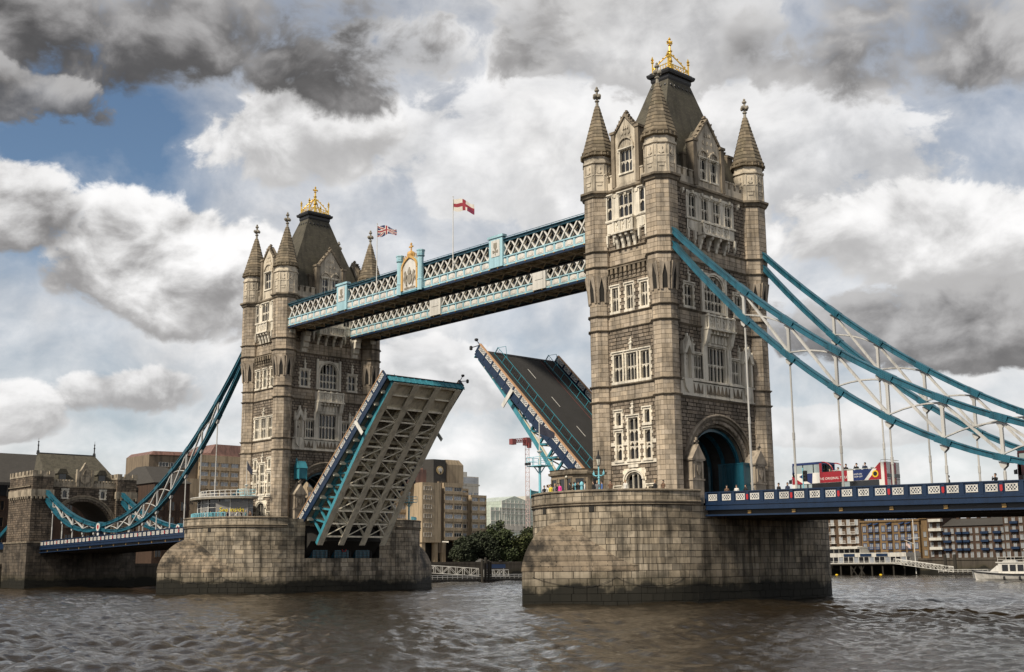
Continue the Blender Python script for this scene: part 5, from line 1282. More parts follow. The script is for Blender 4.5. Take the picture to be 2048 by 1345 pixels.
# ------------------------------------------------------------------ riverside hotel (stepped concrete)
def make_hotel():
    root = empty('riverside_hotel', (-165, 100, 4.3)); P = lambda x, y, z: (x+165, y-100, z-4.3)
    def blk(m, x0, x1, y0, y1, z0, z1, mi=0): a_, b_ = P(x0,y0,z0), P(x1,y1,z1); m.box(a_[0],b_[0],a_[1],b_[1],a_[2],b_[2], mi=mi)
    wA = win_mesh(2.9, 1.15, .06, 3, gl=winglass); wB = win_mesh(2.2, 1.1, .06, 2, gl=winglass); wD = win_mesh(2.9, 1.15, .06, 3, gl=glass)
    AX = PI/2     # windows on the +X face
    def bay(x, y0, y1, rows, n, nm='facade_bay', depth=16, top=None, wm_=None, skip=0):
        m = MB(); z0 = rows[0]-1.5; z1 = top or rows[-1]+1.6
        blk(m, x-depth, x-.35, y0, y1, z0, z1)
        for z in rows: blk(m, x-.36, x, y0, y1, z-1.62, z-.62)       # spandrels stand proud
        blk(m, x-.36, x+.02, y0, y1, rows[-1]+.62, z1)
        for i in range(n+1): y = lerp(y0, y1, i/n); blk(m, x-.36, x-.03, max(y0, y-.28), min(y1, y+.28), z0, z1)
        o = m.build(nm, concrete, root)
        for z in rows:
            for i in range(n): put(R.choice((wA, wA, wA, wD)) if (y1-y0)/n > 3.4 else wB, 'window', o, P(x-.18, lerp(y0, y1, (i+.5)/n), z), AX)
        return o
    F6 = [13.6+2.85*i for i in range(6)]
    # right wing
    m = MB(); blk(m, -176, -160, 118.5, 126, 11.2, 29.6); m.build('stair_tower', concrete, root)
    for k, z in enumerate(F6): put(wD, 'window', root, P(-159.9, 120.6, z), AX)
    m = MB()
    for y in (119.6, 124.6, 127.8, 134.2): blk(m, -162, -160.7, y-.7, y+.7, 4.3, 11.3)
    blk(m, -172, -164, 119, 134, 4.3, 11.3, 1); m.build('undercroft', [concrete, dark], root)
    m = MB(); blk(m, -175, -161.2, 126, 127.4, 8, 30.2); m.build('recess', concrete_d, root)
    bay(-160, 127.4, 134.8, F6, 2, top=29.8); bay(-162.5, 134.8, 139.4, F6, 1, top=27.8); bay(-161, 139.4, 145.8, F6[:5], 2, top=26.4)
    m = MB(); blk(m, -163, -161, 139, 145.8, 8.5, 12); blk(m, -166, -163, 134, 140, 4.3, 12); m.build('lower_storey', concrete, root)
    # behind the leaf and through the arch
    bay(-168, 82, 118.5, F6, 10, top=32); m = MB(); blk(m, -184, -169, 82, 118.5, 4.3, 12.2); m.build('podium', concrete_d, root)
    bay(-176, 108, 123.5, [31.5+2.85*i for i in range(4)], 5, top=44.5, depth=10)
    m = MB(); blk(m, -174, -164, 112, 131, 29.5, 33.2); m.build('roof_storey', copper, root)
    m = MB(); pts = [(-165,122.5),(-162,124.5),(-162,129.5),(-165,131.5),(-171,131.5),(-171,122.5)]
    m.loft([[P(x, y, z) for x, y in pts] for z in (29.7, 37.2)]); m.build('cladded_turret', roof_d, root)
    m = MB(); blk(m, -176, -164, 131.5, 138.5, 29.6, 36.0); pts = [P(-164,131.5,36), P(-164,138.5,36), P(-176,138.5,36), P(-176,131.5,36)]; m.loft([pts, [P(-164.5,131.5,37.6), P(-164.5,137,37.6), P(-176,137,37.6), P(-176,131.5,37.6)]]); m.build('plant_room', concrete, root)
    m = MB()
    for i in range(8): blk(m, -173.8, -163.9, 112.4+i*2.3, 112.55+i*2.3, 33.2, 34.4)
    blk(m, -174, -164, 112, 131, 33.2, 33.9); m.build('copper_band', copper, root)
    def emblem(y, z, r, x, nm='crown_emblem'):
        m = MB(); n = 20; I = lambda u, v, d: P(x+d, y+u, z+v)
        m.poly(I, [(r*math.cos(2*PI*i/n), r*math.sin(2*PI*i/n)) for i in range(n)], 0, .15); o = m.build(nm, emb_m, root)
        m = MB()
        for a0 in (-.75, -.38, 0, .38, .75): m.poly(I, [(r*.12*a0-.12*r, -.75*r), (r*.12*a0+.12*r, -.75*r), (r*a0*.75+.1*r, (.45-abs(a0)*.2)*r), (r*a0*.8, (.75-abs(a0)*.35)*r), (r*a0*.75-.1*r, (.45-abs(a0)*.2)*r)], .14, .24)
        m.build('emblem_crown', white, o)
    emblem(127, 33.8, 1.35, -161.9)
    # left wing
    F4 = [14+2.9*i for i in range(5)]
    bay(-190, 58.5, 82, F4+[28.6,31.4,34.2], 7, top=37.0); m = MB(); blk(m, -206, -190.4, 58.5, 84, 4.3, 12.6); m.build('podium', concrete_d, root)
    bay(-193, 74, 86, [36.2, 38.6], 3, top=40.4)
    m = MB(); a_ = [P(-190,58.5,30.5), P(-190,64,30.5), P(-204,64,30.5), P(-204,58.5,30.5)]
    m.loft([[P(-190.5,43,36.2),P(-190.5,74,37.0),P(-206,74,37.0),P(-206,43,36.2)],[P(-191.5,44.5,37.4),P(-191.5,62,37.8),P(-206,62,37.8),P(-206,44.5,37.4)]]); m.loft([[P(-191,62,37),P(-191,74,37),P(-206,74,37),P(-206,62,37)],[P(-192,64.5,40.6),P(-192,74,40.6),P(-206,74,40.6),P(-206,64.5,40.6)]]); m.build('copper_roof', copper, root)
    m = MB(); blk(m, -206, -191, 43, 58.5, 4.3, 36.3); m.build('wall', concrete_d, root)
    m = MB(); blk(m, -191, -189.4, 46, 58.3, 8, 29.8); blk(m, -191, -189.8, 38.5, 46, 8, 29.6); m.build('sign_wall', concrete, root)
    for yy in (44.6, 46.4): put(wB, 'window', root, P(-190.2, yy+3, 31.6), AX)
    for yy in (47.5, 51, 54.5): put(wD, 'window', root, P(-190.8, yy, 33.6), AX)
    emblem(53.2, 26.0, 1.75, -189.3); emblem(42.2, 25.6, 1.5, -189.7)
    for s, z, sz in (('GUOMAN', 22.7, 1.5), ('HOTELS', 21.0, 1.35), ('THE TOWER', 19.3, .8)):
        text_mesh('hotel_lettering', s, sz, Matrix.Translation(P(-189.3, 53.2, z)) @ frame_m((0,0,0), (0,1,0), (0,0,1)) @ Matrix.Rotation(PI/2, 4, 'X'), lead, root, .04)
    tag(root, 'stepped brown concrete hotel behind the far tower with bands of windows', 'hotel')
emb_m = mat('emblem_gold', (.45,.33,.16), .5, .1, 1)
make_hotel()
# ------------------------------------------------------------------ warehouse behind the gatehouse
def brick_block(name, label, x0, x1, y0, y1, z1, mt, rows, cols, wme, face='X', roof=None, rooft=2.5, z0=4.3, cat='building', group=None):
    root = empty(name, (x0, y0, z0)); P = lambda x, y, z: (x-x0, y-y0, z-z0)
    m = MB(); a_, b_ = P(x0,y0,z0), P(x1,y1,z1); m.box(a_[0],b_[0],a_[1],b_[1],a_[2],b_[2]); o = m.build('wall', mt, root)
    for z in rows:
        for i in range(cols):
            if face == 'X': put(wme, 'window', o, P(x1+.16, lerp(y0, y1, (i+.5)/cols), z), PI/2)
            else: put(wme, 'window', o, P(lerp(x0, x1, (i+.5)/cols), y0-.16, z), 0)
    m = MB(); a_ = [P(x0-.4,y0-.4,z1), P(x1+.4,y0-.4,z1), P(x1+.4,y1+.4,z1), P(x0-.4,y1+.4,z1)]
    if roof == 'hip': m.loft([a_, [P(lerp(x0,x1,.4),lerp(y0,y1,.2),z1+rooft), P(lerp(x0,x1,.6),lerp(y0,y1,.2),z1+rooft), P(lerp(x0,x1,.6),lerp(y0,y1,.8),z1+rooft), P(lerp(x0,x1,.4),lerp(y0,y1,.8),z1+rooft)]])
    elif roof == 'ridge': m.loft([a_, [P(x0,lerp(y0,y1,.45),z1+rooft), P(x1,lerp(y0,y1,.45),z1+rooft), P(x1,lerp(y0,y1,.55),z1+rooft), P(x0,lerp(y0,y1,.55),z1+rooft)]])
    else: m.loft([a_, [(q[0], q[1], q[2]+.6) for q in a_]])
    m.build('roof', roof_d if roof else mt, root)
    tag(root, label, cat, group); return root, P
wW = win_mesh(1.6, 2.2, .12, 2, gl=glass, fm=brick_b); wS = win_mesh(1.3, 2.0, .1, 2, gl=winglass)
wh, P_ = brick_block('brick_warehouse', 'dark brick warehouse behind the gatehouse at the left edge', -200, -170, -60, 32, 25, brick_d, [7.5,11.5,15.5,19.5], 16, wW, 'X', 'hip', 8.5)
m = MB(); m.box(29.7-.3, 30.4, 0, 92, 17.6, 20.2); m.build('top_floor_glazing', glass, wh)
m = MB()
for i in range(30): m.box(30.3, 30.5, i*3.1, i*3.1+.25, 17.4, 20.4)
m.box(29.5, 30.6, -.3, 92.3, 20.2, 20.9); m.build('glazing_frame', roof_d, wh)
wh2, P_ = brick_block('roof_block', 'dark roofed block peeping out right of the gatehouse', -186, -160, 30, 40, 26, brick_d, [8,12,16,20], 3, wW, 'X', 'hip', 5)
# ------------------------------------------------------------------ pale blocks beyond the trees
br, P_ = brick_block('white_apartment_block', 'white stepped apartment block beyond the hotel', -285, -262, 214, 230, 38, render_w, [14,18,22,26,30,34], 5, wA_ := win_mesh(2.4, 2.2, .1, 2), 'X')
m = MB(); m.box(1, 23.5, 2, 9, 34.3, 39.5); m.box(6, 23.6, 5, 15.5, 34.3, 37.6); m.box(0, 22.5, -8, 1.5, 0, 40.0); m.build('penthouse', render_w, br)
m = MB(); m.box(23.5, 23.62, 5.6, 15, 34.6, 37.2); m.build('penthouse_glazing', winglass, br)
gb = empty('glass_atrium_building', (-330, 312, 4.3)); P = lambda x, y, z: (x+330, y-312, z-4.3)
m = MB(); m.box(-20, 0, -15, 19, 0, 29.2); m.build('wall', paleglass, gb)
m = MB(); m.poly(lambda u, v, d: (d, u, v), [(-8,29),(10,29),(10,33),(1.2,35.3),(-8,32.6)], -20, .8); m.build('atrium', paleglass, gb)
m = MB()
for i in range(12): y = lerp(-15, 19, i/11); m.box(.02, .3, y-.12, y+.12, 0, 29.4)
for z in (7, 12, 17, 22.5, 27.5): m.box(.02, .34, -15, 19, z-.2, z+.2)
for i in range(7): y = lerp(-8, 10, i/6); m.box(.82, 1.0, y-.1, y+.1, 20, 33)
for z in (26, 29, 31.5): m.box(.82, 1.02, -8, 10, z-.12, z+.12)
m.build('glazing_bars', white, gb)
m = MB(); m.box(.3, .6, -7, 9, 17.5, 21); m.build('spandrel', render_w, gb)
m = MB(); m.box(-12, -4, -17.5, -14.8, 0, 33.5); m.box(-12, -4, 14, 19.2, 29, 36); m.build('stair_core', render_w, gb)
tag(gb, 'pale green glass building with pitched atrium beyond the trees', 'building')
for k, (y0, y1, z1) in enumerate(((168, 180, 17.0), (181, 190, 14.5))):
    brick_block('white_riverside_house', ('white riverside house with balconies above the dark trees', 'lower cream riverside house right of the white one')[k], -215, -200, y0, y1, z1, render_w, [7.5, 10.5, 13.0], 4, wS, 'X', cat='house')
# ------------------------------------------------------------------ south-bank frontage seen under the deck
YB = 258
bw = win_mesh(1.1, 2.1, .1, 2); bd = win_mesh(1.0, 1.7, .07, 2, gl=winglass, fm=stain_shade_m); bo = win_mesh(1.15, 1.9, .1, 2, gl=winglass, fm=bluep)
b1, P1 = brick_block('brown_wharf_building', 'brown brick wharf building with white balconies beside the near pier', -106, -93.2, YB, YB+14, 19.6, brick_b, [8.5,11.7,14.8,17.8], 4, bw, 'Y')
m = MB(); m.box(-.3, 13.1, -.3, .3, 14.9, 15.9); m.box(-.3, 13.1, -.3, .3, 4.6, 5.2); m.build('white_cornice', render_w, b1)
for i in range(3):
    for z in (6.2, 9.3, 12.4):
        m = MB(); x = 1.9+i*4.1; m.box(x-1.1, x+1.1, -1.1, 0, z, z+.15); m.box(x-1.1, x+1.1, -1.1, -1.04, z+.9, z+1.0)
        for k in range(7): m.box(x-1.1+k*.36, x-1.04+k*.36, -1.1, -1.05, z, z+.95)
        m.build('balcony', white, b1)
b2, P2 = brick_block('ochre_wharf_building', 'ochre brick wharf building with blue balconies and glazed barrel dormers', -93, -71.5, YB, YB+14, 17.5, brick_o, [6.4,9.4,12.3,15.2], 9, bo, 'Y')
for i in (1, 2, 4, 6, 7):
    for z in (3.9, 6.9, 9.8):
        m = MB(); x = lerp(0, 21.5, (i+.5)/9); m.box(x-.95, x+.95, -.9, 0, z, z+.15); m.box(x-.95, x+.95, -.9, -.82, z+.75, z+.9)
        for k in range(6): m.box(x-.95+k*.36, x-.88+k*.36, -.9, -.84, z, z+.8)
        m.build('balcony', bluep, b2)
    m = MB(); x = lerp(0, 21.5, (i+.5)/9); m.poly(lambda u, v, d: (x+u, -d, v), [(-.9,12.2),(.9,12.6),(.9,12.9),(-.9,12.5)], 0, .9); m.build('awning', bluep, b2)
for x in (3.8, 11.0, 18.0):
    m = MB(); n = 10; m.loft([[(x+2.9*math.cos(PI*i/n), y, 13.4+2.6*math.sin(PI*i/n)) for i in range(n+1)] for y in (.5, 9)]); o = m.build('barrel_dormer', bluep, b2)
    m = MB()
    for k in range(5): m.box(x-2+k*1.0-.35, x-2+k*1.0+.35, .44, .5, 13.6, 15.2 if abs(k-2) < 2 else 14.3)
    m.build('dormer_pane', winglass, o)
b3, P3 = brick_block('modern_balcony_block', 'narrow modern block with stacked white balcony fronts', -68.5, -63.2, YB, YB+12, 19, brick_d, [6.5,9.5,12.5,15.5], 2, bd, 'Y')
for z in (3.6, 6.6, 9.6, 12.6):
    m = MB(); m.box(1.2, 5.6, -1.6, 0, z, z+.9); m.build('balcony', render_w, b3)
b3b, _ = brick_block('brick_link_block', 'plain ochre brick block between ochre wharf and white balconies', -71.4, -68.6, YB+1, YB+12, 18, brick_o, [7,10,13], 1, bd, 'Y')
b4, P4 = brick_block('dark_wharf_terrace', 'long dark brick wharf terrace with pitched roof and blue balconies', -63, -42, YB, YB+14, 15.4, brick_d, [6.2,8.8,11.4,13.8], 10, bd, 'Y', 'ridge', 2.6)
for z in (3.2, 5.8, 8.4):
    for i in (0, 2, 3, 6, 8):
        m = MB(); x = 1.2+i*2.1; m.box(x-.9, x+1.6, -.9, 0, z, z+.75); m.build('balcony', navy, b4)
for x in (2.5, 6.0, 9.5, 13.0):
    m = MB(); m.box(x-.5, x+.5, 5.5, 6.6, 11, 15.2); m.box(x-.6, x+.6, 5.4, 6.7, 15.0, 15.3); m.build('chimney', brick_d, b4)
b5, P5 = brick_block('tall_dark_wharf', 'tall dark brick wharf at the right edge behind the white boat', -41.8, -12, YB-2, YB+14, 19.5, brick_d, [6.2,8.8,11.4,14.0,16.6], 13, bd, 'Y')
for z in (3.4, 6.0, 8.6, 11.2):
    for i in (1, 4, 6, 9): m = MB(); x = 1+i*2.3; m.box(x-.9, x+1.6, -.9, 0, z, z+.75); m.build('balcony', navy, b5)
# riverside pavilion on piles
pv = empty('riverside_pavilion', (-101, 248, 3.4)); P = lambda x, y, z: (x+101, y-248, z-3.4)
m = MB(); m.box(-3, 30.2, -1.5, 12, -.15, .2); m.build('deck', timber, pv)
for i in range(9): m = MB(); x = lerp(-2, 29.5, i/8); m.lathe((x, -.8), [(.28,-4.6),(.28,-.1)], 8); m.build('pile', timber, pv)
for x in (9.5, 12.5): m = MB(); m.beam((x,-.8,-3.8),(x+2.6,-.8,-.2),.22,.22); m.beam((x+2.6,-.8,-3.8),(x,-.8,-.2),.22,.22); m.build('pile_brace', timber, pv)
m = MB(); m.box(-2, 29.5, .6, 10, .2, .5); m.box(-2, 29.5, .6, 10, 2.4, 3.75); m.box(-2, 29.5, 3, 10, .5, 2.5); m.box(-2, 10.6, 2.5, 10, 5.2, 5.9); m.box(-2, 10.6, 4, 10, 3.7, 5.3); m.build('wall', render_w, pv)
for i in range(17):
    m = MB(); x = -1.6+i*1.95; m.box(x-.12, x+.12, .55, .8, .5, 2.4); m.build('mullion', render_w, pv)
    if i < 16: m = MB(); m.box(x+.12, x+1.83, .75, .8, .55, 2.38); m.build('pane', glass if i % 3 else winglass, pv)
for i in range(6): m = MB(); x = -1.4+i*2.05; m.box(x, x+1.6, 3.9, 3.99, 3.9, 5.1); m.build('pane', glass, pv)
for x in (8.5, 14.8, 20.8):
    m = MB(); m.box(x-2.1, x+2.1, .45, .58, 2.6, 3.5); o = m.build('sign_board', navy, pv)
m = MB(); m.box(-3, 30.2, -1.45, -1.4, 1.0, 1.06); m.box(-3, 30.2, -1.45, -1.4, .6, .64)
for i in range(17): m.box(-3+i*2.05, -2.95+i*2.05, -1.46, -1.39, .2, 1.06)
m.build('railing', white, pv)
tag(pv, 'white riverside pavilion on piles with dark sign boards', 'pavilion')
# gangways and pontoons
def gangway(name, p, q, h, w, n, label, mt=None):
    root = empty(name, p); a_ = Vector((0,0,0)); b_ = Vector(q)-Vector(p); side = b_.cross(Vector((0,0,1))).normalized()*w/2; mt = mt or white
    for s_ in (-1, 1):
        m = MB(); o_ = side*s_; up = Vector((0,0,h))
        m.beam(a_+o_, b_+o_, .12, .14); m.beam(a_+o_+up, b_+o_+up, .12, .14)
        for i in range(n+1):
            t = a_.lerp(b_, i/n); m.beam(t+o_, t+o_+up, .09, .09)
            if i < n: t2 = a_.lerp(b_, (i+1)/n); m.beam(t+o_+(up if i % 2 else up*0), t2+o_+(up*0 if i % 2 else up), .08, .08)
        m.build('side_truss', mt, root)
    m = MB(); m.hexa([a_-side, b_-side, b_+side, a_+side, a_-side+Vector((0,0,.12)), b_-side+Vector((0,0,.12)), b_+side+Vector((0,0,.12)), a_+side+Vector((0,0,.12))]); m.build('walkway_floor', timber, root)
    tag(root, label, 'gangway')
gangway('pier_gangway', (-73.5,245,3.6), (-52,243,.9), 1.5, 1.6, 16, 'white lattice gangway sloping down from the pavilion')
gangway('pier_gangway', (-112.5,78,2.6), (-105,93.5,1.4), 1.9, 1.8, 9, 'white truss gangway beside the far pier reaching the floating landing stage')
gangway('pier_gangway', (-106.5,97.5,1.3), (-105.5,104,1.3), 1.6, 1.8, 4, 'short white truss gangway at the right of the landing stage')
def pontoon(name, x0, x1, y0, y1, label):
    root = empty(name, ((x0+x1)/2, (y0+y1)/2, 0)); w, d = (x1-x0)/2, (y1-y0)/2; m = MB(); m.box(-w, w, -d, d, -.8, .7); m.build('float', timber, root)
    m = MB()
    for k in range(2):
        for z in (1.1, 1.6): m.box(-w, w, -d if k == 0 else d-.06, -d+.06 if k == 0 else d, z, z+.09)
    for k in range(2):
        for z in (1.1, 1.6): m.box(w-.06 if k else -w, w if k else -w+.06, -d, d, z, z+.09)
    n = int(max(w, d)*2/1.6)
    for i in range(n+1):
        if d > w: m.box(w-.07, w, lerp(-d, d-.09, i/n), lerp(-d, d-.09, i/n)+.09, .7, 1.65)
        else: m.box(lerp(-w, w-.09, i/n), lerp(-w, w-.09, i/n)+.09, -d, -d+.07, .7, 1.65)
    m.build('railing', white, root)
    for i in range(int(max(w, d)*2/1.2)):
        m = MB(); c = -max(w, d)+.6+i*1.2
        if d > w: m.tube([(w+.12, c+.35*math.cos(q*PI/4), .1+.35*math.sin(q*PI/4)) for q in range(9)], .12, 5)
        else: m.tube([(c+.35*math.cos(q*PI/4), -d-.12, .1+.35*math.sin(q*PI/4)) for q in range(9)], .12, 5)
        m.build('tyre_fender', lead, root)
    tag(root, label, 'pontoon'); return root
pontoon('landing_stage', -112, -104, 76, 125, 'floating landing stage with white railings between the two piers')
pontoon('landing_stage', -56, -40, 240, 246, 'dark low pontoon at the foot of the pavilion gangway')
for k, (y, h) in enumerate(((93.6,5.4),(95.0,5.8),(96.3,5.2),(97.2,4.9))):
    m = MB(); m.lathe((0,0), [(.36,-2),(.36,h),(.2,h+.3)], 10); o = m.build('mooring_pile', timber, None, loc=(-103.4-.3*k, y, 0)); tag(o, ('leftmost mooring pile of the cluster on the landing stage', 'tallest mooring pile of the landing stage cluster', 'third mooring pile of the landing stage cluster from the left', 'rightmost and lowest mooring pile of the landing stage cluster')[k], 'pile', 'landing stage piles')
for x in (-55.2, -52.0):
    m = MB(); m.lathe((0,0), [(.5,-2),(.5,6.0),(.3,6.3)], 10); tag(m.build('mooring_pile', timber, None, loc=(x, 243.2, 0)), 'left dark mooring pile crossing the pavilion gangway' if x < -54 else 'right dark mooring pile crossing the pavilion gangway', 'pile', 'pavilion piles')
sg = empty('river_service_sign', (-106, 100.8, 1.4)); m = MB(); m.box(-.06,.06,-3.2,3.2,1.9,2.9); m.build('sign_board', bluep, sg); m = MB()
for y in (-2.6, 2.6): m.box(-.05,.05,y-.05,y+.05,-.7,1.9)
m.build('sign_post', white, sg); tag(sg, 'long blue sign board over the landing stage', 'sign')
ms = empty('flag_mast', (-66.3, 245, 4.3)); m = MB(); m.tube([(0,0,-4),(0,0,13.2)], .14, 6); m.tube([(-2.0,0,7.2),(2.0,0,7.4)], .07, 5); m.tube([(0,0,5.4),(-3.4,0,6.8)], .07, 5); m.build('mast', white, ms)
m = MB(); m.loft([[(-2.9+.9*t, .15*math.sin(5*t+z), 5.0+z-.7*t) for t in (0,.4,.8,1.2,1.6)] for z in (0,.55,1.1)], closed=False); m.build('ensign', redw := mat('ensign_cloth', (.55,.42,.4), .8, .2, 2), ms); tag(ms, 'white yard mast with drooping ensign in front of the ochre wharf', 'flag mast')
# ------------------------------------------------------------------ trees on the far bank
bark = mat('bark', (.07,.055,.04), .9, .2, 2)
leafm = [mat('foliage_dark', (.022,.03,.012), .8, .35, .5, tint=.5), mat('foliage_mid', (.035,.048,.014), .8, .35, .5, tint=.5), mat('foliage_willow', (.055,.065,.018), .8, .3, .5, tint=.5)]
def tree(loc, h, w, mi, label, willow=False, n=5200):
    rr = random.Random(int(loc[1]*10)); root = empty('riverside_tree', loc); m = MB()
    m.tube([(0,0,-.2),(.1,.05,h*.25),(.0,.15,h*.5),(.1,.1,h*.8)], [.32,.26,.2,.06], 7)
    lobes = []
    for i in range(26):
        an = rr.uniform(0, 2*PI); rad = w*rr.uniform(.1, .85); z = h*rr.uniform(.22, .9); lobes.append((rad*math.cos(an), rad*math.sin(an), z, w*rr.uniform(.28, .5)*(1.15-.4*z/h)))
        m.tube([(0,0,h*.3), (rad*.4*math.cos(an), rad*.4*math.sin(an), z*.72), (rad*math.cos(an), rad*math.sin(an), z)], [.13,.09,.03], 5)
    m.build('trunk', bark, root)
    m = MB()
    for i in range(n):
        lx, ly, lz, lr = rr.choice(lobes); v = Vector((rr.gauss(0,1), rr.gauss(0,1), rr.gauss(0,1))).normalized()*lr*rr.uniform(.5, 1.3)
        c = Vector((lx, ly, lz))+Vector((v.x, v.y, v.z*(1.0 if not willow else 1.1)-(rr.uniform(0, h*.3) if willow else 0)))
        if c.z < .8: c.z = rr.uniform(.8, 2)
        a_ = Vector((rr.gauss(0,1), rr.gauss(0,1), rr.gauss(0,.6))).normalized()*rr.uniform(.13, .32); b_ = a_.orthogonal().normalized()*rr.uniform(.16, .34)*(1 if not willow else 1.5)
        m.face([c-a_-b_, c+a_-b_*.6, c+a_*.8+b_, c-a_*.7+b_], rr.random())
    m.build('crown', leafm[mi], root); tag(root, label, 'tree', 'trees on the far bank')
for loc, h, w, mi, lb, wl in (((-151,128,4.3),8.5,4.2,0,'small dark tree against the hotel undercroft',False), ((-152,136,4.3),9.8,5.0,0,'broad dark tree right of the hotel',False), ((-151,143.5,4.3),11,4.0,1,'slender tree in the middle of the bank between the piers',False),
    ((-158,150,4.3),14.2,5.0,1,'tallest tree beyond the landing stage',False), ((-150,152.5,4.3),10.5,4.2,2,'light green willow beside the near pier',True), ((-152,159,4.3),12,5,1,'bushy tree partly hidden by the near pier',False), ((-150,46,4.3),7.5,4.5,0,'dark bush below the hotel lettering',False)): tree(loc, h, w, mi, lb, wl)
# ------------------------------------------------------------------ tower crane
crm = mat('crane_red', (.2,.05,.05), .5, .1, 1); crw = mat('crane_pale', (.55,.4,.38), .5, .1, 1)
cr = empty('tower_crane', (-300, 295, 4.3))
def lattice(m, p, q, w, n, r=.13):
    p, q = Vector(p), Vector(q); d = (q-p).normalized(); a_ = d.orthogonal().normalized()*w/2; b_ = d.cross(a_).normalized()*w/2; cs = (a_+b_, a_-b_, -a_-b_, -a_+b_)
    for k in range(4):
        m.beam(p+cs[k], q+cs[k], r, r)
        for i in range(n): m.beam(p.lerp(q, i/n)+cs[k], p.lerp(q, (i+1)/n)+cs[(k+1) % 4], r*.7, r*.7); m.beam(p.lerp(q, i/n)+cs[k], p.lerp(q, i/n)+cs[(k+1) % 4], r*.7, r*.7)
m = MB(); lattice(m, (0,0,0), (0,0,58.5), 1.9, 26, .15); m.build('mast', crw, cr)
m = MB(); lattice(m, (0,.5,61), (-1,30,66), 1.3, 16, .18); m.build('jib', crw, cr)
m = MB(); lattice(m, (0,-.5,61), (0,-9.5,60), 1.4, 6, .2); m.build('counter_jib', crm, cr)
m = MB(); m.box(-1.2,1.2,-11,-8.4,58.2,61.0); m.build('counterweight', crm, cr)
m = MB(); m.box(-1.5,1.5,-1.6,1.6,58.3,62.2); m.box(.6,2.2,-.8,.8,57,59.5); m.build('cab', crm, cr); tag(cr, 'red and white tower crane standing beyond the raised leaf', 'crane')

# ------------------------------------------------------------------ things standing on the piers
lampglass = mat('lamp_glass', (.75,.72,.62), .2, .05, 1)
pvpanel = mat("pavilion_grey_panel", (.22,.21,.2), .5, .1, 1)
skyblue = mat('light_teal_paint', (.2,.52,.62), .45, .1, 1)
tan_stone = mat('cabin_stone', (.3,.235,.165), .85, .16, .8, .4, 9, streak=.4, soot=.3)
def lamp_post(loc, label):
    root = empty('lamp_standard', loc); m = MB()
    m.lathe((0,0), [(.3,0),(.3,.4),(.2,.5),(.22,.9),(.12,1.0),(.09,2.3),(.16,2.4),(.09,2.5),(.07,3.6),(.12,3.7)], 8); m.build('post', skyblue, root)
    m = MB(); m.tube([(-.75,0,2.75),(-.4,0,2.6),(0,0,2.7),(.4,0,2.6),(.75,0,2.75)], .06, 6)
    for e in (-.75, .75): m.lathe((e,0), [(.03,2.6),(.12,2.75),(.12,2.95),(.05,3.05),(.02,3.25)], 6)
    m.build('bracket', skyblue, root)
    m = MB(); m.lathe((0,0), [(.12,3.75),(.26,4.45),(.26,4.5)], 6); m.build('lantern_glass', lampglass, root)
    m = MB(); m.lathe((0,0), [(.3,4.48),(.34,4.55),(.16,4.85),(.08,5.1),(.12,5.15),(.02,5.5)], 6)
    for k in range(6): m.beam((.12*math.cos(k*PI/3), .12*math.sin(k*PI/3), 3.72), (.27*math.cos(k*PI/3), .27*math.sin(k*PI/3), 4.5), .035, .035)
    m.lathe((0,0), [(.14,3.66),(.16,3.76)], 6); m.build('lantern_frame', lead, root)
    tag(root, label, 'lamp post'); return root
lamp_post((42.3,-16.3,PAVE), 'black lantern on pale blue post beside the near tower door')
def signal_mast(loc, label, h=4.2, pole=9.5):
    root = empty('signal_mast', loc); m = MB(); m.lathe((0,0), [(.32,0),(.32,.35),(.17,.5),(.15,h-.2),(.25,h)], 8); m.build('column', skyblue, root)
    m = MB(); m.box(-1.2,1.2,-.95,.95,h,h+.1); 
    for e in (-.9, .9): m.beam((e*.25,0,h-.7),(e,0,h),.09,.09)
    m.build('platform', skyblue, root)
    m = MB(); n = 12
    pts = [(-1.2,-.95),(1.2,-.95),(1.2,.95),(-1.2,.95),(-1.2,-.95)]
    for i in range(4):
        for z in (.55, 1.05): m.beam((*pts[i],h+z),(*pts[i+1],h+z),.05,.05)
        for t in (0,.5): m.beam((lerp(pts[i][0],pts[i+1][0],t),lerp(pts[i][1],pts[i+1][1],t),h+.1),(lerp(pts[i][0],pts[i+1][0],t),lerp(pts[i][1],pts[i+1][1],t),h+1.05),.05,.05)
    m.build('railing', skyblue, root)
    m = MB(); m.lathe((0,0), [(.1,h),(.1,h+1.5),(.3,h+1.7),(.32,h+1.8),(.07,h+1.9),(.05,pole),(.09,pole+.05),(.02,pole+.2)], 8); m.build('pole', white, root)
    m = MB()
    for e in (-1.0, -.6): m.box(e-.16,e+.16,-1.3,-1.0,h+.15,h+.42)
    m.build('signal_lamp', lead, root)
    tag(root, label, 'signal mast', 'signal masts'); return root
signal_mast((33.4,-16.8,PAVE), 'pale blue signal mast with railed platform left of the stone cabin')
signal_mast((-36.6,-14.6,PAVE), 'pale blue signal mast standing in front of the glass visitor pavilion')
signal_mast((-38.5,19.6,PAVE), 'pale blue signal mast at the far end of the left pier')
def small_flag(name, loc, label, w, h, mt, dirx=(.8,-.5), droop=.5, drawn=None):
    root = empty(name, loc); m = MB(); n = 8; d = Vector((*dirx,0)).normalized(); s_ = Vector((-d.y, d.x, 0))
    rings = []
    for i in range(n+1):
        t = i/n; rings.append([tuple(d*(w*t)+s_*(.13*w*math.sin(6.5*t+k*.5)*t)+Vector((0,0,h*(k/4)*(1-.45*t)-droop*h*t+.25*h*t))) for k in range(5)])
    m.loft(rings, closed=False); o = m.build('cloth', mt, root, smooth=True); tag(root, label, 'flag', 'flags'); return root
blackflag = mat('dark_flag_cloth', (.02,.022,.04), .8, .2, 2)
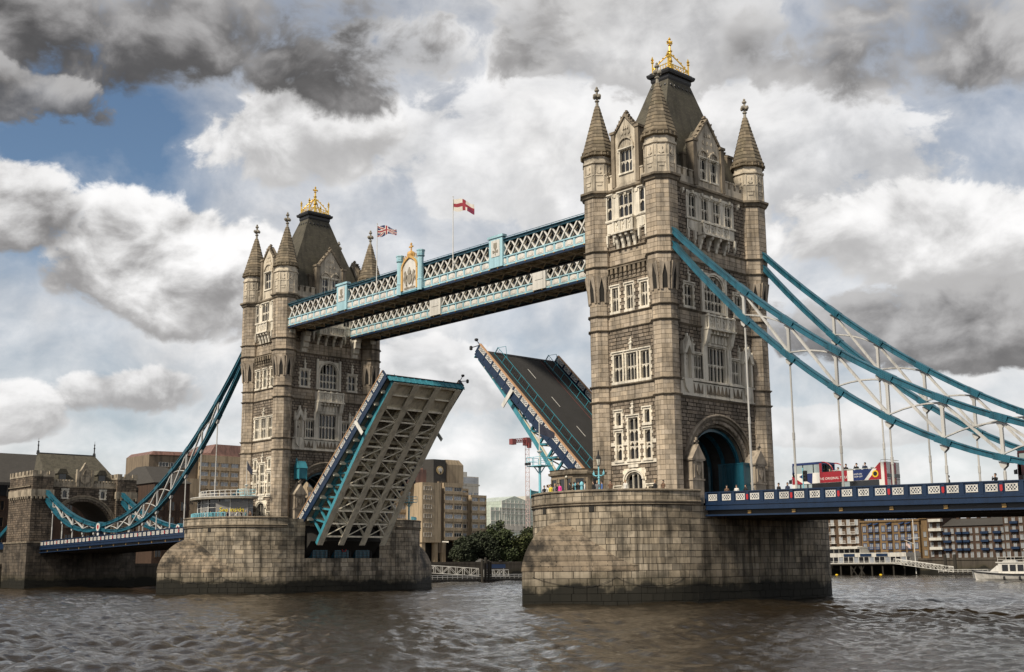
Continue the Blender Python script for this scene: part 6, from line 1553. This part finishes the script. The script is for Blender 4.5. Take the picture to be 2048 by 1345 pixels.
small_flag('pier_flag', (33.4,-16.8,19.0), 'dark flag hanging from the mast left of the near tower', 1.9, 1.3, blackflag, (.9,.3), .8)
small_flag('pier_flag', (-36.6,-14.6,19.4), 'small dark flag on the mast in front of the far tower', 1.1, 1.5, blackflag, (.9,.3), .9)
small_flag('pier_flag', (-38.5,19.6,19.3), 'dark flag on the mast right of the left bascule', 1.3, 1.3, blackflag, (.9,.3), .9)
# control cabins
def cabin(loc, ang, label):
    root = empty('control_cabin', loc, ang); out_ = [(-3.2,1.7),(-3.2,-.6),(-2.0,-1.9),(2.0,-1.9),(3.2,-.6),(3.2,1.7)]
    m = MB(); ring = lambda z, e=0.0: [(x+math.copysign(e, x), y+math.copysign(e, y), z) for x, y in out_]
    m.loft([ring(0), ring(3.0)]); m.build('wall', tan_stone, root)
    m = MB(); m.loft([ring(2.9,.03), ring(3.0,.22), ring(3.25,.26), ring(3.3,.1), ring(3.5,.1), ring(3.6,-.2)]); m.build('roof', mould, root)
    m = MB(); m.loft([ring(0,.06), ring(.5,.06), ring(.55,.0)]); m.build('plinth', mould, root)
    def opening(p, q, t, w, z0, z1, nm):
        p, q = Vector(p), Vector(q); d = (q-p).normalized(); nrm = Vector((d.y, -d.x)); c = p.lerp(q, t)
        m = MB(); I = lambda u, v, e: (c.x+d.x*u+nrm.x*e, c.y+d.y*u+nrm.y*e, v)
        m.fbox(I, -w/2, w/2, z0, z1, -.05, .02, mi=1)
        for a0, a1, b0, b1 in ((-w/2-.1,-w/2,z0,z1),(w/2,w/2+.1,z0,z1),(-w/2-.12,w/2+.12,z1,z1+.14),(-w/2-.12,w/2+.12,z0-.12,z0)): m.fbox(I, a0, a1, b0, b1, -.05, .1)
        m.build(nm, [mould, glass], root)
    opening(out_[2], out_[3], .18, .9, 1.0, 2.5, 'window'); opening(out_[2], out_[3], .55, .95, .15, 2.5, 'door'); opening(out_[2], out_[3], .88, .7, 1.0, 2.5, 'window')
    opening(out_[1], out_[2], .5, 1.0, .9, 2.5, 'window'); opening(out_[3], out_[4], .5, .9, 1.0, 2.5, 'window'); opening(out_[4], out_[5], .5, .9, 1.0, 2.5, 'window')
    m = MB(); m.lathe((1.2,-2.1), [(.02,2.55),(.14,2.65),(.14,2.75),(.02,2.85)], 8); m.build('wall_lamp', lampglass, root)
    tag(root, label, 'cabin', 'control cabins')
cabin((37.2,-14.9,PAVE), -.15, 'flat-roofed stone control cabin at the left of the near pier')
cabin((-43.5,16.5,PAVE), PI, 'dark control cabin at the far end of the left pier')
# railings, bollards
def curved_rail(name, cx, a0, a1, label, r=9.9, z0=PAVE, h=1.25, cy=-PW, sgn=1, n=14, mt=None):
    c = (cx, cy); root = empty(name, (cx, cy, z0)); m = MB(); pts = [(r*math.sin(lerp(a0, a1, i/n)), -sgn*r*math.cos(lerp(a0, a1, i/n))) for i in range(n+1)]
    for z in (.12, h*.55, h): m.tube([(x, y, z) for x, y in pts], .04, 5)
    m.build('rail', mt or skyblue, root); m = MB()
    for i, (x, y) in enumerate(pts): m.box(x-.05, x+.05, y-.05, y+.05, 0, h)
    m.build('rail_posts', mt or skyblue, root); m = MB()
    for i in range(n*5):
        t = lerp(a0, a1, i/(n*5)); m.box(r*math.sin(t)-.012, r*math.sin(t)+.012, -sgn*r*math.cos(t)-.012, -sgn*r*math.cos(t)+.012, .1, h)
    m.build('rail_bars', mt or skyblue, root); tag(root, label, 'railing')
curved_rail('pier_railing', S, math.radians(-72), math.radians(-40), 'pale blue railing round the left end of the near pier', r=10.9, z0=11.5, h=.95)
curved_rail('pier_railing', -S, math.radians(-48), math.radians(34), 'pale blue barrier along the edge of the left pier before the pavilion', r=9.7, h=1.5, n=22)
curved_rail('pier_railing', -S, math.radians(20), math.radians(62), 'pale blue railing at the far end of the left pier', cy=PW, sgn=-1, r=10.0, h=1.4)
for k, (x, y) in enumerate(((39.8,-17.6),(41.2,-17.9))):
    m = MB(); m.lathe((0,0), [(.24,0),(.24,.2),(.17,.3),(.17,1.5),(.24,1.55),(.24,1.75),(.1,1.95),(.02,2.0)], 8); tag(m.build('bollard_post', skyblue, None, loc=(x,y,PAVE)), ('left of two pale blue bollards before the control cabin', 'right of two pale blue bollards before the control cabin')[k], 'bollard', 'bollards')
# visitor pavilion on the left pier
pz = PAVE; vp = empty('visitor_pavilion', (-42.5,-13.5,pz)); rr_ = 6.6
arc = lambda r, a_: (r*math.sin(a_), -r*.78*math.cos(a_))
A0, A1, n = math.radians(-85), math.radians(88), 18
m = MB(); m.loft([[(*arc(rr_+1.6, lerp(A0, A1, i/n)), z) for i in range(n+1)]+[(-1,3.5,z)] for z in (3.75, 4.05)]); m.build('canopy_roof', stain_shade_m, vp)
m = MB(); m.loft([[(*arc(rr_+1.65, lerp(A0, A1, i/n)), z) for i in range(n+1)]+[(-1,3.5,z)] for z in (4.04, 4.14)]); m.build('canopy_edge', white, vp)
for i in range(n):
    a0, a1 = lerp(A0, A1, i/n), lerp(A0, A1, (i+1)/n); m = MB(); p, q = arc(rr_, a0), arc(rr_, a1); opq = i in (8, 9)
    m.hexa([(*p,.1),(*q,.1),(q[0]*.98,q[1]*.98,.1),(p[0]*.98,p[1]*.98,.1),(*p,3.7),(*q,3.7),(q[0]*.98,q[1]*.98,3.7),(p[0]*.98,p[1]*.98,3.7)]); m.build('glazing_panel' if not opq else 'grey_panel', pvpanel if opq else (winglass if i % 4 == 1 else glass), vp)
    m = MB(); m.lathe((p[0]*1.02, p[1]*1.02), [(.09,0),(.09,3.76)], 6); m.build('mullion', white, vp) if i % 2 == 0 else None
m = MB()
for z in (2.4, 3.1): m.tube([(*arc(rr_+.06, lerp(A0, A1, i/n)), z) for i in range(n+1)], .05, 5)
m.build('transom', white, vp)
m = MB()
for z in (.5, 1.0): m.tube([(*arc(rr_-.2, lerp(A0, A1, i/n)), 4.14+z) for i in range(n+1)], .045, 5)
for i in range(n+1): q = arc(rr_-.2, lerp(A0, A1, i/n)); m.box(q[0]-.04,q[0]+.04,q[1]-.04,q[1]+.04,4.1,5.15)
m.build('roof_railing', white, vp)
sa = math.radians(52); sp_ = Vector((*arc(rr_+.22, sa), 2.0)); tx = Vector((math.cos(sa), .78*math.sin(sa), 0)).normalized()
text_mesh('sign_lettering', 'See inside', 1.0, frame_m(sp_, tx, (0,0,1)) @ Matrix.Rotation(PI/2, 4, 'X'), mat('sign_yellow', (.75,.6,.03), .5, .05, 1), vp, .02)
m = MB(); nrm = Vector((tx.y, -tx.x, 0)); b_ = sp_-nrm*.06
m.hexa([b_-tx*2.6-Vector((0,0,1.2)), b_+tx*2.6-Vector((0,0,1.2)), b_+tx*2.6-Vector((0,0,1.2))-nrm*.06, b_-tx*2.6-Vector((0,0,1.2))-nrm*.06]+[q for q in (b_-tx*2.6+Vector((0,0,1.3)), b_+tx*2.6+Vector((0,0,1.3)), b_+tx*2.6+Vector((0,0,1.3))-nrm*.06, b_-tx*2.6+Vector((0,0,1.3))-nrm*.06)]); m.build('sign_panel', pvpanel, vp)
tag(vp, 'round glass visitor pavilion with white canopy at the foot of the far tower', 'pavilion')
# lantern box on the far tower's portal
lb = empty('portal_lantern', (-S+WX+.9, -5.6, 18.2)); m = MB(); m.box(-.7,.7,-.7,.7,0,1.7); 
for e in (-.7,.7):
    for e2 in (-.7,.7): m.box(e-.08,e+.08,e2-.08,e2+.08,-.15,1.8)
m.build('housing', leafblue, lb); m = MB(); m.loft([[(-.85,-.85,1.7),(.85,-.85,1.7),(.85,.85,1.7),(-.85,.85,1.7)],[(-.1,-.85,2.9),(.1,-.85,2.9),(.1,.85,2.9),(-.1,.85,2.9)]]); m.lathe((0,-.8),[(.1,2.8),(.2,3.0),(.02,3.4)],6); m.build('roof', leafblue, lb); m = MB(); m.box(-.55,.55,-.55,.55,-.12,-.02); m.box(-1.6,-.6,-.12,.12,.7,.95); m.build('bracket', lead, lb); tag(lb, 'teal gabled lantern box beside the far tower portal', 'lantern')
# traffic signal on the deck
ts = empty('traffic_signal', (63.4,-8.3,ztop(63.4)-1.15)); m = MB(); m.tube([(0,0,0),(0,0,3.3)], .07, 6); m.build('post', skyblue, ts); m = MB(); m.box(.08,.42,-.16,.16,1.9,3.0); m.build('signal_head', lead, ts)
for z in (2.1, 2.45, 2.8):
    m = MB(); m.lathe((.25,-.17), [(.02,z-.12),(.11,z),(.02,z+.12)], 8); m.build('lens', dark, ts)
tag(ts, 'traffic signal on slim blue post in front of the red bus', 'traffic signal')
# ------------------------------------------------------------------ flags over the walkway
clothw = mat('flag_white_cloth', (.7,.66,.6), .8, .15, 1.5); clothr = mat('flag_red_cloth', (.3,.03,.05), .8, .15, 1.5); clothb = mat('flag_navy_cloth', (.02,.03,.12), .8, .15, 1.5)
def big_flag(x, label, union):
    root = empty('walkway_flagpole', (x, -9.3, 44.5)); m = MB(); m.tube([(0,0,0),(0,0,10.7)], [.085,.045], 7); m.lathe((0,0), [(.02,10.65),(.1,10.75),(.02,10.85)], 6); m.build('pole', white, root)
    m = MB(); W, H = 3.5, 1.8; nu, nv = 26, 14; d = Vector((.8,.6,0)).normalized(); s_ = Vector((-d.y, d.x, 0))
    def pos(i, j):
        t, v = i/nu, j/nv; sq = 1-.55*t**1.2 if union else 1-.2*t
        return d*(W*t*.86)+s_*(.3*math.sin(7*t+2.2*v)*(.2+t))+Vector((0,0,10.5-H*(1-v)*sq-(H*.42 if union else H*.55)*t**1.5-.12*math.sin(8*t+v)))
    for i in range(nu):
        for j in range(nv):
            u, v = (i+.5)/nu*2-1, (j+.5)/nv*2-1; c = 0
            if union:
                c = 2
                dg = min(abs(u-v), abs(u+v)); 
                if dg < .22: c = 0
                if dg < .1: c = 1
                if abs(u) < .17 or abs(v) < .3: c = 0
                if abs(u) < .11 or abs(v) < .2: c = 1
            else:
                if abs(v+.0) < .26 or abs(u-.05) < .16: c = 1
                if u > .35 and v < -.1: c = 1 if (i+j) % 3 else 2
            m.face([pos(i,j), pos(i+1,j), pos(i+1,j+1), pos(i,j+1)], mi=c)
    m.build('flag_cloth', [clothw, clothr, clothb], root, smooth=True); tag(root, label, 'flag', 'walkway flags')
big_flag(-9.45, 'union flag streaming from the left pole on the walkway', True); big_flag(8.6, 'white and red flag on the right pole of the walkway', False)
# ------------------------------------------------------------------ people: one body each, posed by a small skeleton
def body_mesh(name, arms):
    J = [(0,0,.93),(0,0,1.12),(0,0,1.32),(0,.0,1.46),(0,-.01,1.56),(0,-.03,1.66),(0,-.02,1.76)]; rad = [.155,.14,.17,.07,.062,.098,.07]
    E = [(i, i+1) for i in range(6)]
    def add(pts, rs, root):
        p = root
        for q, r in zip(pts, rs): J.append(q); rad.append(r); E.append((p, len(J)-1)); p = len(J)-1
    for s_ in (-1, 1): add([(s_*.1,0,.86),(s_*.11,-.02,.5),(s_*.11,.03,.09),(s_*.12,-.12,.04)], [.105,.075,.05,.042], 0)
    for s_, k in zip((-1, 1), arms):
        if k == 'down': add([(s_*.19,0,1.4),(s_*.25,.03,1.13),(s_*.26,-.04,.88),(s_*.26,-.07,.8)], [.07,.05,.04,.035], 2)
        elif k == 'rail': add([(s_*.19,0,1.4),(s_*.26,-.04,1.14),(s_*.2,-.3,1.06),(s_*.18,-.37,1.06)], [.07,.05,.04,.035], 2)
        else: add([(s_*.19,0,1.4),(s_*.27,-.12,1.2),(s_*.12,-.26,1.5),(s_*.06,-.27,1.58)], [.07,.05,.04,.035], 2)
    me = bpy.data.meshes.new(name+'_rig'); me.from_pydata(J, E, []); ob = bpy.data.objects.new(name+'_rig', me); COL.objects.link(ob)
    md = ob.modifiers.new('skin', 'SKIN'); ob.modifiers.new('sub', 'SUBSURF').levels = 1
    for i, v in enumerate(me.skin_vertices[0].data): v.radius = (rad[i], rad[i]*(.72 if i < 3 else 1)); v.use_root = (i == 0)
    dg = bpy.context.evaluated_depsgraph_get(); out_ = bpy.data.meshes.new_from_object(ob.evaluated_get(dg)); bpy.data.objects.remove(ob)
    out_.materials.clear()
    for q in range(3): out_.materials.append(None)
    for p in out_.polygons:
        c = p.center; hand = (abs(c.x) > .15 and c.z < .86 and c.z > .74) or (c.y < -.33 and c.z > .9) or (c.y < -.24 and c.z > 1.5)
        p.material_index = 0 if (c.z > 1.47 and abs(c.x) < .13 and c.y > -.2) or hand else (2 if c.z < .9 and abs(c.x) < .2 else 1); p.use_smooth = True
    out_.name = name; return out_
POSES = [body_mesh('standing_body', ('down','down')), body_mesh('leaning_body', ('rail','rail')), body_mesh('photographing_body', ('up','up')), body_mesh('one_arm_body', ('down','rail'))]
skin = mat('skin', (.5,.32,.23), .6, .05, 3); hairs = [mat('hair_dark', (.02,.015,.012), .7, .1, 3), mat('hair_fair', (.35,.24,.12), .7, .1, 3)]
CL = {k: mat('cloth_'+k, c, .85, .1, 3) for k, c in dict(black=(.012,.012,.014), navy=(.02,.03,.07), pink=(.75,.06,.33), white=(.7,.68,.64), grey=(.16,.16,.17), yellow=(.65,.52,.05), blue=(.08,.16,.4), red=(.4,.04,.04), denim=(.05,.08,.15), brown=(.14,.08,.05), teal=(.08,.25,.27)).items()}
hm = MB(); hm.lathe((0,.012), [(.02,1.845),(.075,1.83),(.108,1.77),(.112,1.69),(.1,1.62)], 10, sx=1, sy=1.05); HAIR = hm.mesh('hair', hairs[0])
def person(x, y, z, pose, top, legs, label, hair=0, rz=None, s_=1.0, group=None):
    me = POSES[pose]; o = bpy.data.objects.new('person', me); COL.objects.link(o); o.location = (x, y, z); o.scale = (s_, s_, s_)
    o.rotation_euler = (0, 0, rz if rz is not None else R.uniform(-1, 1))
    for i, q in enumerate((skin, CL[top], CL[legs])): o.material_slots[i].link = 'OBJECT'; o.material_slots[i].material = q
    h = bpy.data.objects.new('hair', HAIR); COL.objects.link(h); h.parent = o; h.location = (0, .012, 0); h.material_slots[0].link = 'OBJECT'; h.material_slots[0].material = hairs[hair]
    tag(o, label, 'person', group); return o
def at_rim(deg, r, cx=S, cy=-PW): t = math.radians(deg); return cx+r*math.sin(t), cy-r*math.cos(t)
def col_r(u, r):                    # angle on the near pier's rim below a column of the picture
    return u
RP = [(-46,8.9,0,'black','black','person in black standing at the cabin door','',0),(-36,9.4,1,'black','denim','person in black leaning on the pier rim below the bollards','',0),(-29,9.3,0,'navy','grey','person in navy right of the blue bollards','',0),(-25,9.3,3,'white','denim','fair-haired person in white top on the near pier','',1),(-21.5,9.3,0,'yellow','black','person in yellow top on the near pier','',0),(-16,9.2,1,'grey','black','person in grey left of the lamp standard','',1),(-11,9.3,0,'black','black','person in black right beside the pink coat','',0),(-8.0,9.4,0,'pink','denim','person in bright pink hooded coat under the lamp standard','',0),
      (1,9.2,3,'black','brown','person in black left of the pointed door','',0),(5,9.3,1,'black','black','person in black bent over the pier rim','',0),(8.5,9.2,2,'black','denim','person photographing before the pointed door','',0),(14,9.3,0,'white','black','person in white standing before the pointed door','',0),(20,9.2,0,'black','grey','person in black right of the person in white','',0),(23,9.3,3,'grey','denim','person in grey beside the blue shirt','',1),(26,9.2,0,'blue','denim','person in blue shirt at the pier rim','',0),(32,9.3,1,'brown','black','person in brown near the right door','',0),(42,9.3,0,'white','grey','person in white at the foot of the corner turret','',1),(62,9.2,0,'black','black','bald person in black beyond the corner turret','',1),(68,9.2,3,'brown','black','person in brown beside the portal buttress','',0)]
for d_, r_, po, tp, lg, lb_, g_, hr in RP:
    x, y = at_rim(d_, r_); person(x, y, PAVE, po, tp, lg, lb_, hr)
for k, d_ in enumerate((-60,-52,-44,-38,-33,-27,-22,-15,-9,-3,3,9,15,22,28,34,38,44,49,53,57)):
    x, y = at_rim(d_, R.uniform(8.3, 9.2), -S); person(x, y, PAVE, k % 4, ('black','navy','grey','white','black','teal','brown')[k % 7], ('denim','black')[k % 2], 'small figure in the crowd before the visitor pavilion', k % 2, group='crowd on the left pier')
for x, po, tp, lb_ in ((53.6,0,'brown','person in brown on the footway by the portal'),(54.9,0,'white','person in pale top on the footway by the portal'),(56.1,3,'black','person in black on the footway right of the first hanger'),(57.0,0,'grey','person in grey on the footway right of the portal'),(60.3,0,'black','left of two walkers in front of the bus'),(61.4,3,'navy','right of two walkers in front of the bus'),(79.1,0,'black','lone dark-haired walker on the deck right of the bus'),(83.6,2,'black','person photographing at the right end of the deck')):
    person(x, -8.2, ztop(x)-1.08, po, tp, 'black', lb_)
# ------------------------------------------------------------------ open-top tour buses
busred = mat('bus_red', (.3,.015,.025), .3, .06, .5); busblue = mat('bus_navy', (.015,.03,.12), .3, .06, .5); buswhite = mat('bus_white', (.74,.72,.68), .3, .05, .5); busblack = mat('bus_black', (.015,.014,.014), .3, .1, .5); busmar = mat('bus_maroon', (.05,.012,.014), .35, .1, .5); yel = mat('bus_yellow', (.75,.5,.02), .4, .05, 1); rub = mat('rubber', (.015,.015,.015), .8, .1, 1)
busglass = mat('bus_glass', (.3,.36,.37), .08, .1, .5, spec=.8)
seatm = mat('seat_teal', (.03,.1,.12), .8, .1, 1)
def make_bus(loc, L_, body, label, tour):
    """x runs from the front (0) to the rear; the near side is y = -1.25"""
    root = empty('tour_bus', loc); H = 4.25; W = 1.25
    I = lambda u, v, d: (u, -W-d, v)
    m = MB(); m.box(.15, L_, -W, W, .35, 2.0 if False else .95); m.box(.1, L_, -W, W, 2.0, 3.12); m.box(.0, .35, -W, W, .35, 3.0); m.box(L_-.9, L_, -W, W, .9, 2.05); m.build('body', body, root)
    m = MB(); m.box(.3, L_-.9, -W+.06, -W+.1, .95, 2.0); m.box(.3, L_-.9, W-.1, W-.06, .95, 2.0); m.build('lower_window', busglass if tour else glass, root)
    m = MB()
    for x in (1.0, 1.9, 2.5, 4.4, 6.2, 7.9, 9.4): m.box(x-.07, x+.07, -W+.01, W-.01, .95, 2.0) if x < L_-1 else None
    m.box(2.5, 6.0, -W+.02, -W+.06, .95, 2.0); m.build('window_pillar', busblack, root)
    # upper deck: covered front, open rear
    m = MB(); m.box(.1, 3.75, -W, W, 4.02, H); m.box(.05, .3, -W, W, 3.0, 3.3); m.box(3.55, 3.75, -W, -W+.12, 3.1, 4.05); m.box(3.55, 3.75, W-.12, W, 3.1, 4.05); m.box(.08, .22, -W, -W+.12, 3.1, 4.05); m.box(.08, .22, W-.12, W, 3.1, 4.05); m.build('front_roof', busblue if tour else body, root)
    m = MB(); m.box(.12, .16, -W+.1, W-.1, 3.2, 4.02); m.build('windscreen', busglass, root)
    m = MB()
    for s_ in (-1, 1): m.box(.24, 3.55, s_*(W-.05)-.015, s_*(W-.05)+.015, 3.12, 4.02)
    m.build('upper_window', busglass, root)
    m = MB()
    for x in (1.4, 2.7): m.box(x-.05, x+.05, -W+.01, W-.01, 3.12, 3.2); m.box(x-.05, x+.05, -W, -W+.08, 3.12, 4.02); m.box(x-.05, x+.05, W-.08, W, 3.12, 4.02)
    m.build('upper_pillar', busblack, root)
    m = MB(); n = 6                # curved hood behind the covered part
    for s_ in (-1, 1):
        yy = s_*(W-.06); pts = [(3.75+1.3*math.sin(PI/2*i/n), 3.12+1.08*math.cos(PI/2*i/n)) for i in range(n+1)]
        m.tube([(p[0], yy, p[1]) for p in pts], .06, 5)
    m.build('hood_frame', busred if tour else body, root)
    m = MB()
    for i in range(int((L_-5)/.85)):
        for yy in (-.75, .75): m.box(5.2+i*.85, 5.3+i*.85, yy-.4, yy+.4, 2.6, 3.3)
    m.build('seat', seatm, root)
    m = MB(); m.box(L_-.75, L_, -W, W, 3.12, 3.75); m.poly(I, [(L_-1.5,3.12),(L_-.75,3.12),(L_-.75,3.75)], -.1, 0); m.build('rear_screen', buswhite if tour else body, root)
    m = MB(); m.tube([(L_-.6,-W,3.75),(L_-.6,-W,3.95),(L_-.05,-W,3.95),(L_-.05,W,3.95),(L_-.6,W,3.95)], .03, 5); m.tube([(4.9,-W+.05,3.2),(L_-1.5,-W+.05,3.2)], .03, 5); m.build('handrail', white, root)
    for x in (1.9, L_-2.6):
        for s_ in (-1, 1):
            w_ = MB(); ring = lambda r, d: [(x+r*math.cos(q*PI/8), s_*(W-.3+d), .48+r*math.sin(q*PI/8)) for q in range(16)]
            w_.loft([ring(.48,0), ring(.48,.28)]); o = w_.build('wheel', rub, root); h_ = MB(); h_.loft([ring(.28,.27), ring(.26,.31)]); h_.build('hub', stain_shade_m, o)
    m = MB(); m.box(-.25, 0, -W-.25, -W-.05, 2.1, 2.5); m.beam((.1,-W,2.6),(-.12,-W-.15,2.5),.05,.05); m.build('mirror', busblack, root)
    if tour:
        def pan(pts, mt, nm='livery_panel', d=.012): q = MB(); q.poly(I, pts, 0, d); q.build(nm, mt, root)
        pan([(.02,2.02),(1.4,2.02),(.02,2.9)], busred, d=.02); pan([(1.5,3.1),(2.6,3.1),(2.6,2.02),(2.3,2.02),(.9,2.8)], busblue)
        pan([(3.45,2.02),(6.75,2.02),(6.75,3.12),(3.75,3.12),(3.75,4.1),(3.45,4.1)], busred); pan([(7.45,2.02),(8.7,2.02),(9.7,3.12),(7.45,3.12)], busblue)
        pan([(9.15,2.02),(L_-.64,2.02),(L_-.64,3.7),(L_-.75,3.7),(L_-1.4,3.12),(10.2,3.12)], busred); pan([(L_-.28,.9),(L_,.9),(L_,3.7),(L_-.28,3.7)], busred); pan([(7.0,.96),(L_-.9,.96),(L_-.9,1.98),(7.0,1.98)], glass, 'engine_grille'); pan([(2.5,2.02),(3.45,2.02),(3.45,3.1),(2.6,3.1)], buswhite, d=.014)
        pan([(L_-.62,.9),(L_-.3,.9),(L_-.3,3.7),(L_-.62,3.7)], buswhite); 
        TM = lambda u, v: frame_m((u, -W-.02, v), (1,0,0), (0,0,1)) @ Matrix.Rotation(PI/2, 4, 'X')
        text_mesh('livery_lettering', 'THE ORIGINAL TOUR', .36, TM(5.1, 2.42), buswhite, root, .006, sx=1.02)
        text_mesh('livery_lettering', 'HOP-ON', .24, TM(8.0, 2.66), buswhite, root, .006); text_mesh('livery_lettering', 'HOP-OFF', .24, TM(8.05, 2.4), buswhite, root, .006)
        q = MB(); c = (10.0, 2.6); q.poly(I, [(c[0]+.36*math.cos(k*PI/10), c[1]+.36*math.sin(k*PI/10)) for k in range(20)], .012, .026); o = q.build('roundel', yel, root); q = MB(); q.poly(I, [(c[0]+.23*math.cos(k*PI/10), c[1]+.23*math.sin(k*PI/10)) for k in range(20)], .02, .034); q.build('roundel_centre', busblack, o)
        q = MB(); q.box(L_, L_+.015, -.55, .55, .6, 3.7); q.build('rear_stripe', busred, root); q = MB(); q.box(L_+.01, L_+.05, -W+.05, W-.05, 2.2, 2.55); q.build('rear_window', glass, root)
        q = MB(); q.lathe((L_+.05,0), [(.02,1.75),(.1,1.8),(.1,1.98),(.02,2.02)], 8); q.build('rear_emblem', yel, root)
        for k, (x, tp, po) in enumerate(((4.3,'black',0),(5.3,'navy',0),(6.25,'black',3),(7.5,'black',2),(8.5,'navy',2))):
            person(loc[0]+x, loc[1]-.6, loc[2]+(2.05 if k > 1 else 1.75), po, tp, 'black', ('passenger just behind the front hood of the bus', 'low seated passenger behind the bus hood', 'passenger sitting up in the middle of the bus top', 'passenger raising a camera on the bus top', 'rearmost standing passenger on the bus top')[k], 0, rz=.2)
    else:
        TM = lambda u, v: frame_m((u, -W-.02, v), (1,0,0), (0,0,1)) @ Matrix.Rotation(PI/2, 4, 'X')
        text_mesh('livery_lettering', 'BIG', .5, TM(1.35, 2.85), yel, root, .006); text_mesh('livery_lettering', 'BUS', .5, TM(1.4, 2.38), yel, root, .006); text_mesh('livery_lettering', 'B', 1.0, TM(2.35, 2.62), yel, root, .006)
    tag(root, label, 'bus', 'tour buses')
make_bus((58.9,-2.4,ztop(64)-1.15), 11.3, buswhite, 'red, white and navy open-top tour bus on the deck', True)
make_bus((83.6,-2.4,ztop(88)-1.15), 11.0, busmar, 'dark maroon open-top bus cut off by the right edge', False)
# ------------------------------------------------------------------ boats
hullw = mat('boat_white', (.62,.6,.56), .4, .08, .6, streak=.2); hulld = mat('boat_grey', (.2,.2,.2), .5, .1, .6)
def boat(name, loc, rz, L_, Wd, hull_m, label, big):
    root = empty(name, loc, rz); m = MB(); rings = []; n = 14
    for i in range(n+1):
        t = i/n; x = lerp(-L_/2, L_/2, t); w = Wd/2*(1-max(0, (.22-t)/.22)**2*.98); sh = 1.5+.55*max(0, (.3-t)/.3)**1.5; k = lerp(-.6, -.35, t)
        rings.append([(x-.5*max(0,(.2-t)/.2), -w, sh), (x, -w*.86, .5), (x, -w*.6, k), (x, w*.6, k), (x, w*.86, .5), (x-.5*max(0,(.2-t)/.2), w, sh)])
    m.loft(rings); m.build('hull', hull_m, root)
    m = MB()
    for s_ in (-1, 1): m.tube([(r_[0][0], s_*abs(r_[0][1])*1.01, r_[0][2]-.12) for r_ in rings], .1, 5)
    m.build('rubbing_strake', lead, root)
    if big:
        m = MB(); m.box(-9.5, 13, -Wd/2+.5, Wd/2-.5, 1.4, 3.7); m.box(-9.9, 13.2, -Wd/2+.35, Wd/2-.35, 3.65, 3.85); m.build('saloon', hullw, root)
        for i in range(13):
            x = -8.7+i*1.55
            if 6 <= i <= 7: continue
            for s_ in (-1, 1): m = MB(); m.box(x, x+1.2, s_*(Wd/2-.47)-.02, s_*(Wd/2-.47)+.02, 2.0, 3.3); m.build('window', glass, root)
        m = MB(); m.box(-2.5, 2.2, -Wd/2+.9, Wd/2-.9, 3.85, 5.0); m.box(-3.0, 8, -Wd/2+.6, Wd/2-.6, 5.6, 5.75); m.build('wheelhouse', hullw, root)
        for x in (2.6, 5, 7.6):
            for s_ in (-1, 1): m = MB(); m.box(x-.05, x+.05, s_*(Wd/2-.75)-.05, s_*(Wd/2-.75)+.05, 3.8, 5.65); m.build('awning_post', white, root)
        m = MB(); m.box(-2.3, 7.6, -Wd/2+.88, -Wd/2+.9, 4.2, 5.5); m.build('wheelhouse_glazing', glass, root)
        m = MB()
        for z in (4.3, 4.8): m.tube([(-9.5,-Wd/2+.5,z),(13,-Wd/2+.5,z)], .035, 5); m.tube([(-9.5,Wd/2-.5,z),(13,Wd/2-.5,z)], .035, 5)
        for i in range(14): m.box(-9.5+i*1.7, -9.44+i*1.7, -Wd/2+.47, -Wd/2+.53, 3.8, 4.8)
        m.build('railing', white, root)
        for x in (-8.2, -5.1, 3.5): m = MB(); m.lathe((x,-Wd/2-.15), [(.1,.2),(.22,.35),(.22,.9),(.1,1.05)], 7); m.build('fender', lead, root)
        m = MB(); m.lathe((-4.5,0), [(.1,3.8),(.06,7.2)], 6); m.box(-4.9,-4.1,-.4,.4,6.2,6.3); m.build('mast', white, root)
    else:
        m = MB(); m.loft([[(-4,-1.2,1.5),(5,-1.2,1.5),(5,1.2,1.5),(-4,1.2,1.5)],[(-2.2,-1.1,3.0),(4.5,-1.1,3.0),(4.5,1.1,3.0),(-2.2,1.1,3.0)]]); m.build('cabin', hullw, root)
        m = MB(); m.loft([[(-1.8,-1.0,3.0),(2.5,-1.0,3.0),(2.5,1.0,3.0),(-1.8,1.0,3.0)],[(-.6,-.9,4.2),(2.3,-.9,4.2),(2.3,.9,4.2),(-.6,.9,4.2)]]); m.build('wheelhouse', hullw, root)
        m = MB(); m.box(-1.0, 2.2, -1.02, -.98, 3.2, 3.9); m.build('window', glass, root); m = MB(); m.tube([(1,0,4.2),(1,0,6.4)], .05, 5); m.build('mast', white, root)
    tag(root, label, 'boat', 'boats')
boat('river_boat', (26.5, 131.5, 0), .10, 30, 6.0, hullw, 'white river passenger boat heading left at the right edge', True)
boat('river_boat', (-4.5, 178, 0), .25, 16, 4.0, hulld, 'smaller grey motor boat behind the white passenger boat', False)
for x, y in ((-91,238),(-76,240)):
    m = MB(); m.lathe((0,0), [(.05,-.4),(.4,-.2),(.5,.05),(.3,.25),(.05,.3)], 10); tag(m.build('mooring_buoy', yel, None, loc=(x,y,.05)), 'left yellow mooring buoy below the pavilion' if x < -80 else 'right yellow mooring buoy below the pavilion', 'buoy', 'mooring buoys')
